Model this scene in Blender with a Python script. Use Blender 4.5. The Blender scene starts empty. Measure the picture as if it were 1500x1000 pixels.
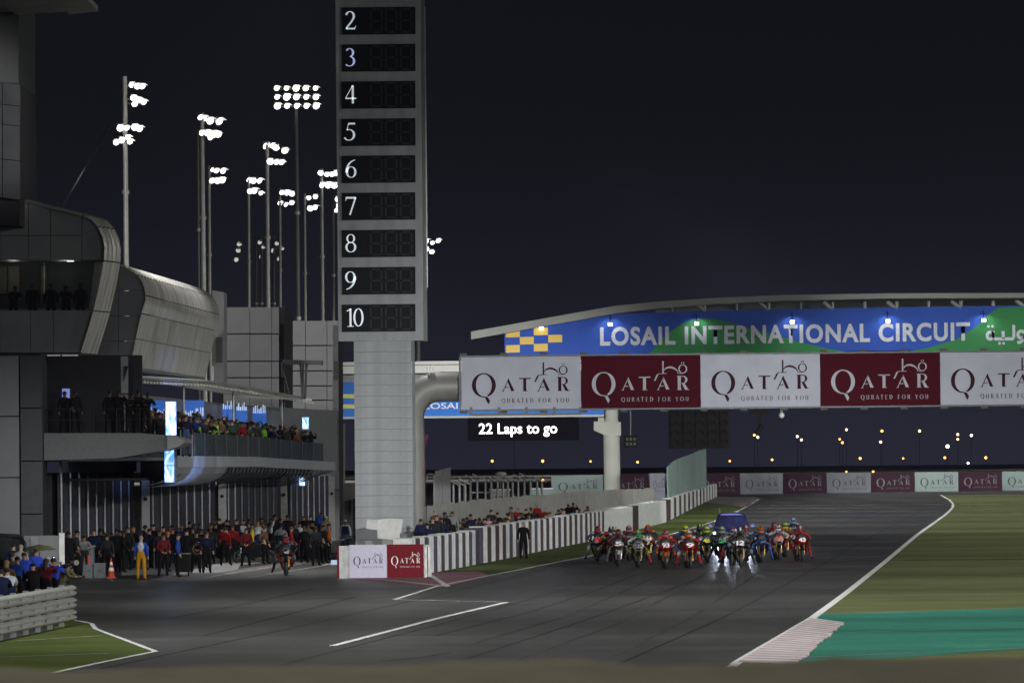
import bpy, math, random
from mathutils import Vector, Matrix
random.seed(11)
R = math.radians
scene = bpy.context.scene
COL = scene.collection

# ------------------------------------------------------------------ camera
F, H0 = 8333.33, 4.4
cam_d = bpy.data.cameras.new('camera')
cam = bpy.data.objects.new('camera', cam_d); COL.objects.link(cam)
cam_d.lens = 200; cam_d.sensor_width = 36; cam_d.clip_start = 1; cam_d.clip_end = 9000
CM = Matrix.Rotation(R(90) + math.atan(180 / F), 3, 'X') @ Matrix.Rotation(R(-0.55), 3, 'Z')
cam.matrix_world = Matrix.Translation((0, 0, H0)) @ CM.to_4x4()
cam_d.dof.use_dof = True; cam_d.dof.focus_distance = 245; cam_d.dof.aperture_fstop = 5.6
scene.camera = cam
scene.view_settings.view_transform = 'Standard'
scene.view_settings.look = 'None'
scene.view_settings.exposure = 0.0
scene.view_settings.gamma = 1.0
scene.view_settings.use_curve_mapping = False
try:
    scene.cycles.use_denoising = True
    scene.cycles.sample_clamp_indirect = 3.0
    scene.cycles.max_bounces = 4
    scene.cycles.volume_bounces = 0
    scene.cycles.volume_step_rate = 4
except Exception:
    pass

# ------------------------------------------------------------------ night sky
world = bpy.data.worlds.new('World'); scene.world = world; world.use_nodes = True
wn, wl = world.node_tree.nodes, world.node_tree.links
wn.clear()
wo = wn.new('ShaderNodeOutputWorld'); wb = wn.new('ShaderNodeBackground')
tc = wn.new('ShaderNodeTexCoord'); sp = wn.new('ShaderNodeSeparateXYZ')
wl.new(tc.outputs['Generated'], sp.inputs[0])
mr = wn.new('ShaderNodeMapRange'); mr.inputs[1].default_value = 0.0; mr.inputs[2].default_value = 0.085
wl.new(sp.outputs['Z'], mr.inputs[0])
rp = wn.new('ShaderNodeValToRGB')
rp.color_ramp.elements[0].color = (0.0190, 0.0195, 0.0330, 1)
rp.color_ramp.elements[1].color = (0.0046, 0.0050, 0.0056, 1)
rp.color_ramp.interpolation = 'B_SPLINE'
e = rp.color_ramp.elements.new(0.45); e.color = (0.0064, 0.0068, 0.0102, 1)
wl.new(mr.outputs[0], rp.inputs[0]); wl.new(rp.outputs[0], wb.inputs[0])
wb.inputs[1].default_value = 1.0
wl.new(wb.outputs[0], wo.inputs[0])

# ------------------------------------------------------------------ floodlights of the circuit (spots on masts) and added fill spots
LAMPK = 1.0
def spot(name, loc, target, energy, angle=95, blend=0.35, color=(1.0, 0.99, 0.965), size=0.9):
    l = bpy.data.lights.new(name, 'SPOT'); l.energy = energy * LAMPK; l.color = color
    l.spot_size = R(angle); l.spot_blend = blend; l.shadow_soft_size = size
    o = bpy.data.objects.new(name, l); COL.objects.link(o); o.location = loc
    o.rotation_euler = (Vector(target) - Vector(loc)).to_track_quat('-Z', 'Y').to_euler()
    return o
FLOODS = []
# masts behind and beside the camera, shining down the straight
def flood(x, y, z, tx, ty, p, ang, bl): FLOODS.append(spot('flood_or_fill_beam', (x, y, z), (tx, ty, 0), p, ang, bl))
for y in range(70, 860, 36):
    tx = .09 * y - 12
    flood(tx + 48, y, 24, tx + 24, y + 9, 46000, 112, .9)          # masts right of the straight
    if not 190 < y < 330: flood(tx - 16, y, 24, tx + 6, y + 9, 30000, 112, .9)   # masts on the pit side
# unseen fill spots added to brighten tower, signs, shell, bank and fence
flood(15, 100, 12, 3, 250, 350000, 17, 1.0)
flood(22, 112, 12, 22, 252, 190000, 17, 1.0)
flood(-14, 140, 10, -9, 236, 50000, 16, 1.0)
flood(-12, 440, 20, -1, 560, 560000, 24, 1.0)
flood(-34, 300, 27, -14, 330, 34000, 120, .9)
flood(-40, 215, 30, -15, 262, 40000, 60, .9)
flood(-5, 20, 24, 0, 40, 30000, 110, .9)
flood(-9, 262, 31, -15, 248, 30000, 62, .9)                     # added spot brightening the top of the shell
flood(-4, 160, 14, -19, 222, 60000, 17, 1.0)
flood(34, 370, 18, 9, 452, 110000, 30, 1.0)
flood(-4, 596, 18, 12, 690, 150000, 26, 1.0)
flood(-2, 170, 19, -20.5, 222, 0, 8.5, .8)  # added narrow spot that brightens only the clad column
FLOODS[-1].rotation_euler = (Vector((-20.5, 222, 18.2)) - Vector((-2, 170, 19))).to_track_quat('-Z', 'Y').to_euler(); FLOODS[-1].data.energy = 90000
for x, y in ((-330, 1800), (-90, 1760), (150, 1780), (400, 1820), (60, 2300), (-250, 2700), (350, 2700)):   # lights of the far side of the circuit
    spot('far_circuit_light', (x, y, 70), (x, y + 1, 0), 1000000, 165, .5)
flood(50, 560, 14, 45, 790, 300000, 26, 1.0)  # added fill spot brightening the far boards

# ------------------------------------------------------------------ photograph calibration: pixel column / row -> place
def ray(px, py):
    return CM @ Vector(((px - 750) / F, -(py - 500) / F, -1))
def W(px, py, D):
    d = ray(px, py); t = D / d.y
    return Vector((d.x * t, D, H0 + d.z * t))
def G(px, py, z=0.0):
    d = ray(px, py); t = (z - H0) / d.z
    return Vector((d.x * t, d.y * t, z))
def P(px, D, z=0.0):
    a, b = ray(px, 0), ray(px, 1000)
    k = (z - H0) / D
    u = (k * a.y - a.z) / ((b.z - a.z) - k * (b.y - a.y))
    d = a.lerp(b, u); t = D / d.y
    return Vector((d.x * t, D, z))

# ------------------------------------------------------------------ materials
MATS = {}
def mat(name, col, rough=0.6, metal=0.0, var=0.12, scale=6.0, emit=None, es=1.0, bump=0.0, spec=0.28, stretch=None, alpha=None, coat=0):
    if name in MATS: return MATS[name]
    m = bpy.data.materials.new(name); m.use_nodes = True; MATS[name] = m
    n, l = m.node_tree.nodes, m.node_tree.links
    b = n['Principled BSDF']
    b.inputs['Roughness'].default_value = rough; b.inputs['Metallic'].default_value = metal
    b.inputs['Specular IOR Level'].default_value = spec
    if coat: b.inputs['Coat Weight'].default_value = coat
    c = tuple(col) + (1,)
    if var or bump:
        t = n.new('ShaderNodeTexCoord'); mp = n.new('ShaderNodeMapping'); l.new(t.outputs['Object'], mp.inputs[0])
        mp.inputs['Scale'].default_value = stretch or (1, 1, 1)
        nz = n.new('ShaderNodeTexNoise'); nz.inputs['Scale'].default_value = scale; nz.inputs['Detail'].default_value = 5
        l.new(mp.outputs[0], nz.inputs[0])
        r_ = n.new('ShaderNodeValToRGB')
        r_.color_ramp.elements[0].position = 0.3; r_.color_ramp.elements[1].position = 0.7
        r_.color_ramp.elements[0].color = tuple(x * (1 - var) for x in col) + (1,)
        r_.color_ramp.elements[1].color = tuple(min(1, x * (1 + var)) for x in col) + (1,)
        l.new(nz.outputs['Fac'], r_.inputs[0]); l.new(r_.outputs[0], b.inputs['Base Color'])
        if bump:
            bp = n.new('ShaderNodeBump'); bp.inputs['Strength'].default_value = bump; bp.inputs['Distance'].default_value = 0.02
            l.new(nz.outputs['Fac'], bp.inputs['Height']); l.new(bp.outputs[0], b.inputs['Normal'])
    else:
        b.inputs['Base Color'].default_value = c
    if emit is not None:
        b.inputs['Emission Color'].default_value = tuple(emit) + (1,); b.inputs['Emission Strength'].default_value = es
    if alpha is not None: b.inputs['Alpha'].default_value = alpha
    return m

def ground_mat(name, c1, c2, band=(0.004, 0.05), rough=(0.55, 0.75), fine=9.0, c3=None, streak=None, bump=0.25, spec=0.4):
    """two-tone ground: long bands across the view plus fine grain"""
    m = bpy.data.materials.new(name); m.use_nodes = True; MATS[name] = m
    n, l = m.node_tree.nodes, m.node_tree.links; b = n['Principled BSDF']
    t = n.new('ShaderNodeTexCoord')
    mp = n.new('ShaderNodeMapping'); mp.inputs['Scale'].default_value = (band[0], band[1], 1); l.new(t.outputs['Object'], mp.inputs[0])
    a = n.new('ShaderNodeTexNoise'); a.inputs['Scale'].default_value = 1; a.inputs['Detail'].default_value = 4; a.inputs['Roughness'].default_value = .6
    l.new(mp.outputs[0], a.inputs[0])
    f = n.new('ShaderNodeTexNoise'); f.inputs['Scale'].default_value = fine; f.inputs['Detail'].default_value = 6
    l.new(t.outputs['Object'], f.inputs[0])
    g = n.new('ShaderNodeTexNoise'); g.inputs['Scale'].default_value = 0.35; g.inputs['Detail'].default_value = 6
    l.new(t.outputs['Object'], g.inputs[0])
    r1 = n.new('ShaderNodeValToRGB'); r1.color_ramp.elements[0].position = .36; r1.color_ramp.elements[1].position = .64
    r1.color_ramp.elements[0].color = tuple(c1) + (1,); r1.color_ramp.elements[1].color = tuple(c2) + (1,)
    l.new(a.outputs['Fac'], r1.inputs[0])
    def mul(src, fac_out, lo, hi):
        mr_ = n.new('ShaderNodeMapRange'); mr_.inputs[1].default_value = .3; mr_.inputs[2].default_value = .7
        mr_.inputs[3].default_value = lo; mr_.inputs[4].default_value = hi; l.new(fac_out, mr_.inputs[0])
        mx = n.new('ShaderNodeVectorMath'); mx.operation = 'SCALE'
        l.new(src, mx.inputs[0]); l.new(mr_.outputs[0], mx.inputs['Scale']); return mx.outputs[0]
    o = mul(r1.outputs[0], f.outputs['Fac'], .82, 1.18)
    o = mul(o, g.outputs['Fac'], .84, 1.16)
    if streak:
        mp2 = n.new('ShaderNodeMapping'); mp2.inputs['Scale'].default_value = (streak[0], streak[1], 1); mp2.inputs['Rotation'].default_value = (0, 0, R(5.1)); l.new(t.outputs['Object'], mp2.inputs[0])
        s = n.new('ShaderNodeTexNoise'); s.inputs['Scale'].default_value = 1; s.inputs['Detail'].default_value = 3; l.new(mp2.outputs[0], s.inputs[0])
        o = mul(o, s.outputs['Fac'], .78, 1.2)
    l.new(o, b.inputs['Base Color'])
    rr = n.new('ShaderNodeMapRange'); rr.inputs[1].default_value = .35; rr.inputs[2].default_value = .65; rr.inputs[3].default_value = rough[0]; rr.inputs[4].default_value = rough[1]
    l.new(a.outputs['Fac'], rr.inputs[0]); l.new(rr.outputs[0], b.inputs['Roughness'])
    b.inputs['Specular IOR Level'].default_value = spec
    bp = n.new('ShaderNodeBump'); bp.inputs['Strength'].default_value = bump; bp.inputs['Distance'].default_value = .01
    l.new(f.outputs['Fac'], bp.inputs['Height']); l.new(bp.outputs[0], b.inputs['Normal'])
    return m

def livery(name, c1, c2, c3, rough=.4, scale=5.5, th=(.5, .6)):
    m = bpy.data.materials.new(name); m.use_nodes = True; n, l = m.node_tree.nodes, m.node_tree.links; b = n['Principled BSDF']
    t = n.new('ShaderNodeTexCoord'); mp = n.new('ShaderNodeMapping'); mp.inputs['Scale'].default_value = (1, 1, .6); mp.inputs['Location'].default_value = (hash(name) % 7 * .37 if False else sum(map(ord, name)) % 17 * .31, 0, 0); l.new(t.outputs['Object'], mp.inputs[0])
    z = n.new('ShaderNodeTexNoise'); z.inputs['Scale'].default_value = scale; z.inputs['Detail'].default_value = 1.5; z.inputs['Distortion'].default_value = .8; l.new(mp.outputs[0], z.inputs[0])
    r_ = n.new('ShaderNodeValToRGB'); r_.color_ramp.interpolation = 'CONSTANT'; r_.color_ramp.elements[0].color = tuple(c1) + (1,); r_.color_ramp.elements[1].position = th[0]; r_.color_ramp.elements[1].color = tuple(c2) + (1,)
    e_ = r_.color_ramp.elements.new(th[1]); e_.color = tuple(c3) + (1,); l.new(z.outputs['Fac'], r_.inputs[0]); l.new(r_.outputs[0], b.inputs['Base Color'])
    b.inputs['Roughness'].default_value = rough; return m

# ------------------------------------------------------------------ mesh helpers
class MB:
    def __init__(s): s.v = []; s.f = []; s.m = []; s.sm = []
    def add(s, vs, fs, mi=0, smooth=False):
        o = len(s.v); s.v += [tuple(v) for v in vs]
        for f in fs: s.f.append(tuple(i + o for i in f)); s.m.append(mi); s.sm.append(smooth)
        return s
    def box(s, c, d, mi=0, rz=0):
        x, y, z = d[0] / 2, d[1] / 2, d[2] / 2; ca, sa = math.cos(rz), math.sin(rz)
        vs = []
        for k in (-1, 1):
            for (i, j) in ((-1, -1), (1, -1), (1, 1), (-1, 1)):
                a, b_ = i * x, j * y
                vs.append((c[0] + a * ca - b_ * sa, c[1] + a * sa + b_ * ca, c[2] + k * z))
        return s.add(vs, [(0, 3, 2, 1), (4, 5, 6, 7), (0, 1, 5, 4), (1, 2, 6, 5), (2, 3, 7, 6), (3, 0, 4, 7)], mi)
    def quad(s, a, b, c, d, mi=0): return s.add([a, b, c, d], [(0, 1, 2, 3)], mi)
    def poly(s, pts, mi=0): return s.add(pts, [tuple(range(len(pts)))], mi)
    def slab(s, pts, off, mi=0):
        """closed prism: polygon pts swept by vector off"""
        n = len(pts); off = Vector(off); q = [Vector(p) + off for p in pts]
        return s.add([tuple(p) for p in pts] + q, [tuple(range(n)), tuple(range(2 * n - 1, n - 1, -1))] +
                     [(i, i + n, (i + 1) % n + n, (i + 1) % n) for i in range(n)], mi)
    def tube(s, p0, p1, r0, r1=None, n=8, mi=0, smooth=True, cap=True):
        p0, p1 = Vector(p0), Vector(p1); r1 = r0 if r1 is None else r1
        d = (p1 - p0).normalized(); a = d.orthogonal().normalized(); b = d.cross(a)
        vs = []
        for p, r in ((p0, r0), (p1, r1)):
            for i in range(n):
                t = 2 * math.pi * i / n; vs.append(p + a * math.cos(t) * r + b * math.sin(t) * r)
        s.add(vs, [(i, (i + 1) % n, (i + 1) % n + n, i + n) for i in range(n)], mi, smooth)
        if cap: s.add(vs, [tuple(range(n - 1, -1, -1)), tuple(range(n, 2 * n))], mi)
        return s
    def path(s, pts, r, n=8, mi=0):
        pts = [Vector(p) for p in pts]; rings = []
        rs = r if isinstance(r, (list, tuple)) else [r] * len(pts)
        ref = None
        for i, p in enumerate(pts):
            d = (pts[min(i + 1, len(pts) - 1)] - pts[max(i - 1, 0)]).normalized()
            a = d.orthogonal().normalized() if ref is None else (ref - d * ref.dot(d)).normalized()
            ref = a; b = d.cross(a)
            rings.append([p + a * math.cos(2 * math.pi * k / n) * rs[i] + b * math.sin(2 * math.pi * k / n) * rs[i] for k in range(n)])
        return s.loft(rings, mi)
    def loft(s, rings, mi=0, smooth=True, caps=True):
        n = len(rings[0]); vs = [v for r_ in rings for v in r_]; fs = []
        for j in range(len(rings) - 1):
            for i in range(n): fs.append((j * n + i, j * n + (i + 1) % n, (j + 1) * n + (i + 1) % n, (j + 1) * n + i))
        s.add(vs, fs, mi, smooth)
        if caps: s.add(list(rings[0]) + list(rings[-1]), [tuple(range(n - 1, -1, -1)), tuple(range(n, 2 * n))], mi)
        return s
    def ball(s, c, r, nu=10, nv=6, mi=0, v0=0.0, v1=1.0):
        if not isinstance(r, (tuple, list)): r = (r, r, r)
        rings = []
        for j in range(nv + 1):
            t = math.pi * (v0 + (v1 - v0) * j / nv); rr = max(math.sin(t), .02)
            rings.append([(c[0] + r[0] * rr * math.cos(2 * math.pi * i / nu), c[1] + r[1] * rr * math.sin(2 * math.pi * i / nu), c[2] + r[2] * math.cos(t)) for i in range(nu)])
        return s.loft(rings[::-1], mi)
    def torus(s, c, Rr, r, axis='X', nu=20, nv=8, mi=0, w=1.0):
        rings = []
        for i in range(nu):
            t = 2 * math.pi * i / nu; ring = []
            for k in range(nv):
                u = 2 * math.pi * k / nv; rad = Rr + r * math.cos(u); h = r * w * math.sin(u)
                p = (h, rad * math.cos(t), rad * math.sin(t)) if axis == 'X' else ((rad * math.cos(t), h, rad * math.sin(t)) if axis == 'Y' else (rad * math.cos(t), rad * math.sin(t), h))
                ring.append((c[0] + p[0], c[1] + p[1], c[2] + p[2]))
            rings.append(ring)
        rings.append(rings[0])
        return s.loft(rings, mi, caps=False)
    def mesh(s, name, mats, origin=(0, 0, 0)):
        me = bpy.data.meshes.new(name); o = Vector(origin)
        me.from_pydata([tuple(Vector(v) - o) for v in s.v], [], s.f)
        for m in (mats if isinstance(mats, (list, tuple)) else [mats]): me.materials.append(m)
        me.polygons.foreach_set('material_index', s.m); me.polygons.foreach_set('use_smooth', s.sm)
        me.update(); return me

def wloc(o):
    v = Vector(o.location)
    while o.parent: o = o.parent; v += Vector(o.location)
    return v
def link(name, me, parent=None, loc=(0, 0, 0), label=None):
    o = bpy.data.objects.new(name, me); COL.objects.link(o); o.location = loc
    if parent: o.parent = parent
    if label: o['label'] = label
    return o
def part(name, mb, m, parent, label=None, kind=None):
    """mesh given in world coordinates, parented under a thing or part"""
    w_ = wloc(parent)
    o = link(name, mb.mesh(name, m, w_), parent, label=label)
    if kind: o['kind'] = kind
    return o
def lpart(name, mb, m, parent, loc=(0, 0, 0), label=None):
    return link(name, mb.mesh(name, m), parent, loc, label)
def thing(name, loc, label, cat, group=None, rz=0):
    o = bpy.data.objects.new(name, None); COL.objects.link(o); o.location = loc; o.rotation_euler = (0, 0, rz)
    o.empty_display_size = .2
    o['label'] = label; o['category'] = cat
    if group: o['group'] = group
    return o
def solo(name, mb, m, label, cat, group=None, origin=None):
    if origin is None: origin = mb.v[0]
    o = link(name, mb.mesh(name, m, origin), None, origin)
    o['label'] = label; o['category'] = cat
    if group: o['group'] = group
    return o
def struct(name, mb, m):
    o = link(name, mb.mesh(name, m)); o['kind'] = 'structure'; return o
def kids(o): return [c for c in COL.objects if c.parent == o]
CH = {}
def copy_tree(o, parent=None, children=None):
    c = o.copy(); COL.objects.link(c); c.parent = parent
    for k in list(o.children): copy_tree(k, c)
    return c
def ribbon(mb, pts, w, z, mi=0):
    pts = [Vector((p[0], p[1], z)) for p in pts]; L, Rt = [], []
    for i, p in enumerate(pts):
        d = (pts[min(i + 1, len(pts) - 1)] - pts[max(i - 1, 0)]); d.z = 0; d.normalize(); n = Vector((-d.y, d.x, 0))
        L.append(p + n * w / 2); Rt.append(p - n * w / 2)
    for i in range(len(pts) - 1): mb.quad(Rt[i], Rt[i + 1], L[i + 1], L[i], mi)
    return mb
def lerp(a, b, t): return a + (b - a) * t
def interp(tab, x):
    if x <= tab[0][0]: a, b = tab[0], tab[1]
    elif x >= tab[-1][0]: a, b = tab[-2], tab[-1]
    else:
        for a, b in zip(tab, tab[1:]):
            if a[0] <= x <= b[0]: break
    t = (x - a[0]) / (b[0] - a[0]); return lerp(a[1], b[1], t)

LABELED = []
def reg(t, look, px, marks):
    near = min(marks, key=lambda m: abs(m[0] - px)); LABELED.append((t, look, near[1], px))
# ------------------------------------------------------------------ lettering drawn from pen strokes (flat print)
def pen(mb, pts, wmin, wmax, T, smoothw=None):
    """variable-width pen stroke; vertical travel is thick, horizontal travel thin"""
    n = len(pts); L, Rt = [], []
    for i in range(n):
        a, b = pts[max(i - 1, 0)], pts[min(i + 1, n - 1)]
        dx, dy = b[0] - a[0], b[1] - a[1]; ln = math.hypot(dx, dy) or 1
        k = abs(dy) / ln; w_ = wmin + (wmax - wmin) * k * k
        if smoothw: w_ = smoothw(i / (n - 1))
        nx, ny = -dy / ln * w_ / 2, dx / ln * w_ / 2
        L.append((pts[i][0] + nx, pts[i][1] + ny)); Rt.append((pts[i][0] - nx, pts[i][1] - ny))
    for i in range(n - 1): mb.quad(T(*Rt[i]), T(*Rt[i + 1]), T(*L[i + 1]), T(*L[i]))
def arc(cx, cy, rx, ry, a0, a1, n=14):
    return [(cx + rx * math.cos(R(a0 + (a1 - a0) * i / n)), cy + ry * math.sin(R(a0 + (a1 - a0) * i / n))) for i in range(n + 1)]
t_, k_ = .035, .12
DIG = {
 '0': [(arc(.32, .5, .25, .47, 0, 360, 24), t_, k_)],
 '1': [([(.34, .98), (.34, .02)], k_, k_), ([(.12, .84), (.34, .95)], .05, .05), ([(.14, .015), (.54, .015)], .03, .03)],
 '2': [(arc(.28, .72, .21, .25, 165, -25, 14) + [(.36, .42), (.08, .07)], .05, k_), ([(.05, .045), (.55, .045)], .09, .09), ([(.53, .05), (.6, .2)], .03, .03)],
 '3': [(arc(.26, .75, .19, .22, 150, -75, 12), .04, k_), (arc(.25, .28, .25, .26, 85, -140, 16), .04, k_)],
 '4': [([(.42, .97), (.04, .3)], .04, .04), ([(.03, .28), (.62, .28)], .075, .075), ([(.43, .98), (.43, 0)], .115, .115)],
 '5': [([(.2, .93), (.56, .93)], .1, .1), ([(.2, .93), (.12, .58)], .04, .04), (arc(.22, .32, .28, .29, 115, -150, 18), .045, .125)],
 '6': [(arc(.34, .31, .23, .29, 0, 360, 22), t_, k_), (arc(.62, .3, .53, .67, 180, 96, 12), .04, .13)],
 '7': [([(.06, .93), (.6, .93)], .1, .1), ([(.07, .93), (.05, .76)], .03, .03), ([(.58, .93), (.27, 0)], .085, .085)],
 '8': [(arc(.32, .74, .19, .22, 0, 360, 20), t_, .1), (arc(.32, .27, .24, .26, 0, 360, 20), t_, k_)],
 '9': [(arc(.3, .67, .23, .29, 0, 360, 22), t_, k_), (arc(.02, .68, .53, .67, 0, -84, 12), .04, .13)],
}
CAP = {
 'Q': [(arc(.4, .5, .36, .47, 0, 360, 18), .04, .13), ([(.42, .05), (.72, -.2)], .08, .08)],
 'O': [(arc(.4, .5, .36, .47, 0, 360, 18), .04, .13)],
 'U': [([(.1, 1), (.1, .3)] + arc(.33, .28, .23, .25, 180, 360, 10) + [(.56, 1)], .05, .12)],
 'R': [([(.12, 1), (.12, 0)], .12, .12), ([(.12, .96)] + arc(.3, .74, .2, .22, 90, -90, 10) + [(.12, .52)], .04, .12), ([(.3, .5), (.6, 0)], .11, .11)],
 'A': [([(.02, 0), (.33, 1)], .05, .05), ([(.33, 1), (.66, 0)], .12, .12), ([(.14, .33), (.52, .33)], .05, .05)],
 'T': [([(0, .96), (.6, .96)], .07, .07), ([(.3, .96), (.3, 0)], .12, .12)],
 'E': [([(.12, 1), (.12, 0)], .12, .12), ([(.12, .96), (.5, .96)], .06, .06), ([(.12, .5), (.44, .5)], .06, .06), ([(.12, .04), (.52, .04)], .06, .06)],
 'D': [([(.12, 1), (.12, 0)], .12, .12), ([(.12, .96), (.2, .96)] + arc(.25, .5, .38, .46, 90, -90, 12) + [(.12, .04)], .05, .12)],
 'F': [([(.12, 1), (.12, 0)], .12, .12), ([(.12, .96), (.5, .96)], .06, .06), ([(.12, .5), (.44, .5)], .06, .06)],
 'Y': [([(.02, 1), (.3, .48)], .1, .1), ([(.58, 1), (.3, .48)], .05, .05), ([(.3, .48), (.3, 0)], .12, .12)],
 ' ': []}
ADV = {'Q': .92, 'O': .92, 'U': .8, 'R': .74, 'A': .76, 'T': .72, 'E': .68, 'D': .8, 'F': .66, 'Y': .72, ' ': .42}
def qatar_logo():
    """the QATAR mark in a unit panel: x 0..2.354, z 0..1, lying at y = 0"""
    mb = MB(); S = 587.0
    T = lambda x, y: ((x - 50) / S, 0, (655 - y) / S)
    # big Q ring with its gap and tail
    n = 34; out, inn = [], []
    for i in range(n + 1):
        a = R(-68 + (345 - 0) * i / n)
        out.append((312 + 138 * math.cos(a), 384 - 136 * math.sin(a))); inn.append((312 + 92 * math.cos(a), 384 - 125 * math.sin(a)))
    for i in range(n): mb.quad(T(*out[i]), T(*out[i + 1]), T(*inn[i + 1]), T(*inn[i]))
    mb.poly([T(*p) for p in ((318, 512), (355, 516), (382, 562), (364, 600), (346, 568))][::-1])
    def st(pts, w): pen(mb, pts, w, w, T)
    for dx in (0, 408):
        st([(532 + dx, 454), (598 + dx, 318)], 9); mb.poly([T(*p) for p in ((596 + dx, 306), (664 + dx, 452), (626 + dx, 452), (584 + dx, 340))][::-1])
        st([(556 + dx, 411), (598 + dx, 411)], 8); st([(518 + dx, 455), (545 + dx, 455)], 6)
    st([(718, 312), (854, 312)], 12); st([(784, 312), (784, 452)], 34); st([(762, 454), (816, 454)], 6)
    mb.poly([T(*p) for p in ((892, 354), (926, 284), (946, 272), (944, 290), (912, 352))][::-1])
    st([(940, 274), (1045, 271)], 7); st([(1000, 132), (1000, 272)], 17)
    arch = [(1008, 240), (1030, 215), (1060, 203), (1090, 202), (1120, 210), (1150, 228), (1168, 250), (1178, 266)]
    pen(mb, arch, 8, 8, T, lambda t: 6 + 16 * math.sin(math.pi * min(1, t * 1.1)) ** 1)
    pen(mb, arc(1228, 222, 44, 46, 0, 360, 20), 7, 16, T)
    for xx in (1216, 1239): st([(xx, 148), (xx, 162)], 12)
    st([(1168, 272), (1240, 272)], 6)
    st([(1187, 300), (1187, 452)], 36); st([(1160, 302), (1215, 302)], 8); st([(1160, 454), (1215, 454)], 6)
    pen(mb, [(1205, 304)] + [(1225 + 44 * math.cos(R(a)), 343 - 40 * math.sin(R(a))) for a in range(80, -91, -17)] + [(1212, 384)], 7, 26, T)
    mb.poly([T(*p) for p in ((1216, 384), (1248, 384), (1288, 452), (1250, 452))][::-1]); st([(1250, 454), (1300, 454)], 6)
    x = 516; cap = 50.0; txt = 'QURATED FOR YOU'
    tot = sum(ADV[c] for c in txt) * cap; ls = (1298 - 516 - tot) / (len(txt) - 1)
    for c in txt:
        for pts, a, b in CAP[c]:
            pen(mb, [(x + p[0] * cap, 584 - p[1] * cap) for p in pts], a * cap * 1.1, b * cap * 1.1, T)
        x += ADV[c] * cap + ls
    return mb
LOGO = qatar_logo()
def logo_mesh(m):
    return LOGO.mesh('lettering', m)
def digits(txt, T):
    mb = MB(); x = 0
    for c in txt:
        for pts, a, b in DIG[c]: pen(mb, [(x + p[0], p[1]) for p in pts], a, b, T)
        x += .5 if c == '1' and len(txt) > 1 else .66
    return mb
FONT_CACHE = {}
def text_mesh(txt, bold=0.0, space=1.0):
    cu = bpy.data.curves.new('lettering', 'FONT'); cu.body = txt; cu.offset = bold; cu.space_character = space; cu.resolution_u = 4
    o = bpy.data.objects.new('lettering', cu); COL.objects.link(o)
    dg = bpy.context.evaluated_depsgraph_get()
    me = bpy.data.meshes.new_from_object(o.evaluated_get(dg)); bpy.data.objects.remove(o); bpy.data.curves.remove(cu)
    return me
def text_fit(name, txt, p00, p10, height, m, parent, bold=.02, space=1.0, yoff=-.01):
    """lettering standing in the XZ plane between the left-bottom and right-bottom points"""
    me = text_mesh(txt, bold, space)
    xs = [v.co.x for v in me.vertices]; ys = [v.co.y for v in me.vertices]
    if not xs: return None
    x0, x1, y0, y1 = min(xs), max(xs), min(ys), max(ys)
    p00, p10 = Vector(p00), Vector(p10); U = (p10 - p00)
    for v in me.vertices:
        u, w_ = (v.co.x - x0) / (x1 - x0), (v.co.y - y0) / (y1 - y0)
        q = p00 + U * u; v.co = Vector((q.x, q.y + yoff, q.z + w_ * height)) - wloc(parent)
    me.materials.clear(); me.materials.append(m)
    return link(name, me, parent)
# ------------------------------------------------------------------ colours
M_asph = ground_mat('asphalt', (.05, .05, .0485), (.07, .0695, .067), band=(.005, .085), rough=(.32, .44), streak=(.25, .003), spec=.45)
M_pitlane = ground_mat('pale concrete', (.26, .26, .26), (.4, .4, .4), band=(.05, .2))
M_grass = ground_mat('artificial turf', (.07, .083, .032), (.115, .128, .056), band=(.004, .075), rough=(.8, .95), fine=9, bump=.6, spec=.08)
M_grass2 = ground_mat('worn turf', (.045, .062, .016), (.085, .105, .03), band=(.03, .1), rough=(.8, .95), fine=9, bump=.6, spec=.08)
M_teal = ground_mat('green painted run-off', (.024, .135, .095), (.036, .18, .125), band=(.02, .16), rough=(.7, .85), spec=.12, fine=5)
M_pink = ground_mat('faded maroon paint', (.2, .09, .115), (.26, .13, .155), band=(.1, .4), rough=(.6, .8))
M_pale = ground_mat('pale run-off paint', (.15, .13, .13), (.2, .17, .17), band=(.02, .1), rough=(.6, .8))
M_line = mat('white road paint', (.62, .63, .62), .55, var=.12, scale=1.2)
M_line2 = mat('worn white road paint', (.3, .3, .29), .6, var=.3, scale=.8)
M_kerbw = mat('kerb white paint', (.6, .56, .56), .55, var=.18, scale=2)
M_kerbr = mat('kerb red paint', (.38, .3, .31), .55, var=.2, scale=2)
M_sand = ground_mat('desert sand', (.05, .045, .038), (.07, .06, .05), band=(.004, .01), rough=(.9, .95))
M_bank = ground_mat('dry bank', (.034, .032, .018), (.055, .05, .03), band=(.3, .3), rough=(.95, 1), fine=5)
M_white = mat('white paint', (.72, .73, .74), .45)
M_wwall = mat('white barrier paint', (.56, .58, .57), .75, spec=.15, var=.22, scale=3, bump=.2)
M_dwall = mat('maroon grey barrier paint', (.06, .042, .046), .85, spec=.1, var=.3, scale=3, bump=.2)
M_dwall2 = mat('violet grey barrier paint', (.07, .06, .085), .85, spec=.1, var=.3, scale=3, bump=.2)
M_conc = mat('grey concrete', (.3, .3, .29), .75, var=.14, scale=2.5, bump=.2)
M_tower = mat('pale grey tower cladding', (.34, .36, .375), .6, spec=.25, var=.15, scale=1.6, stretch=(1.5, 1, .5), bump=.3)
M_towerd = mat('grey tower side', (.16, .17, .18), .5, var=.1, scale=1)
M_seg = mat('unlit display segment', (.035, .04, .04), .6, spec=.15)
M_black = mat('black display glass', (.012, .013, .016), .6, spec=.12)
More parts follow.
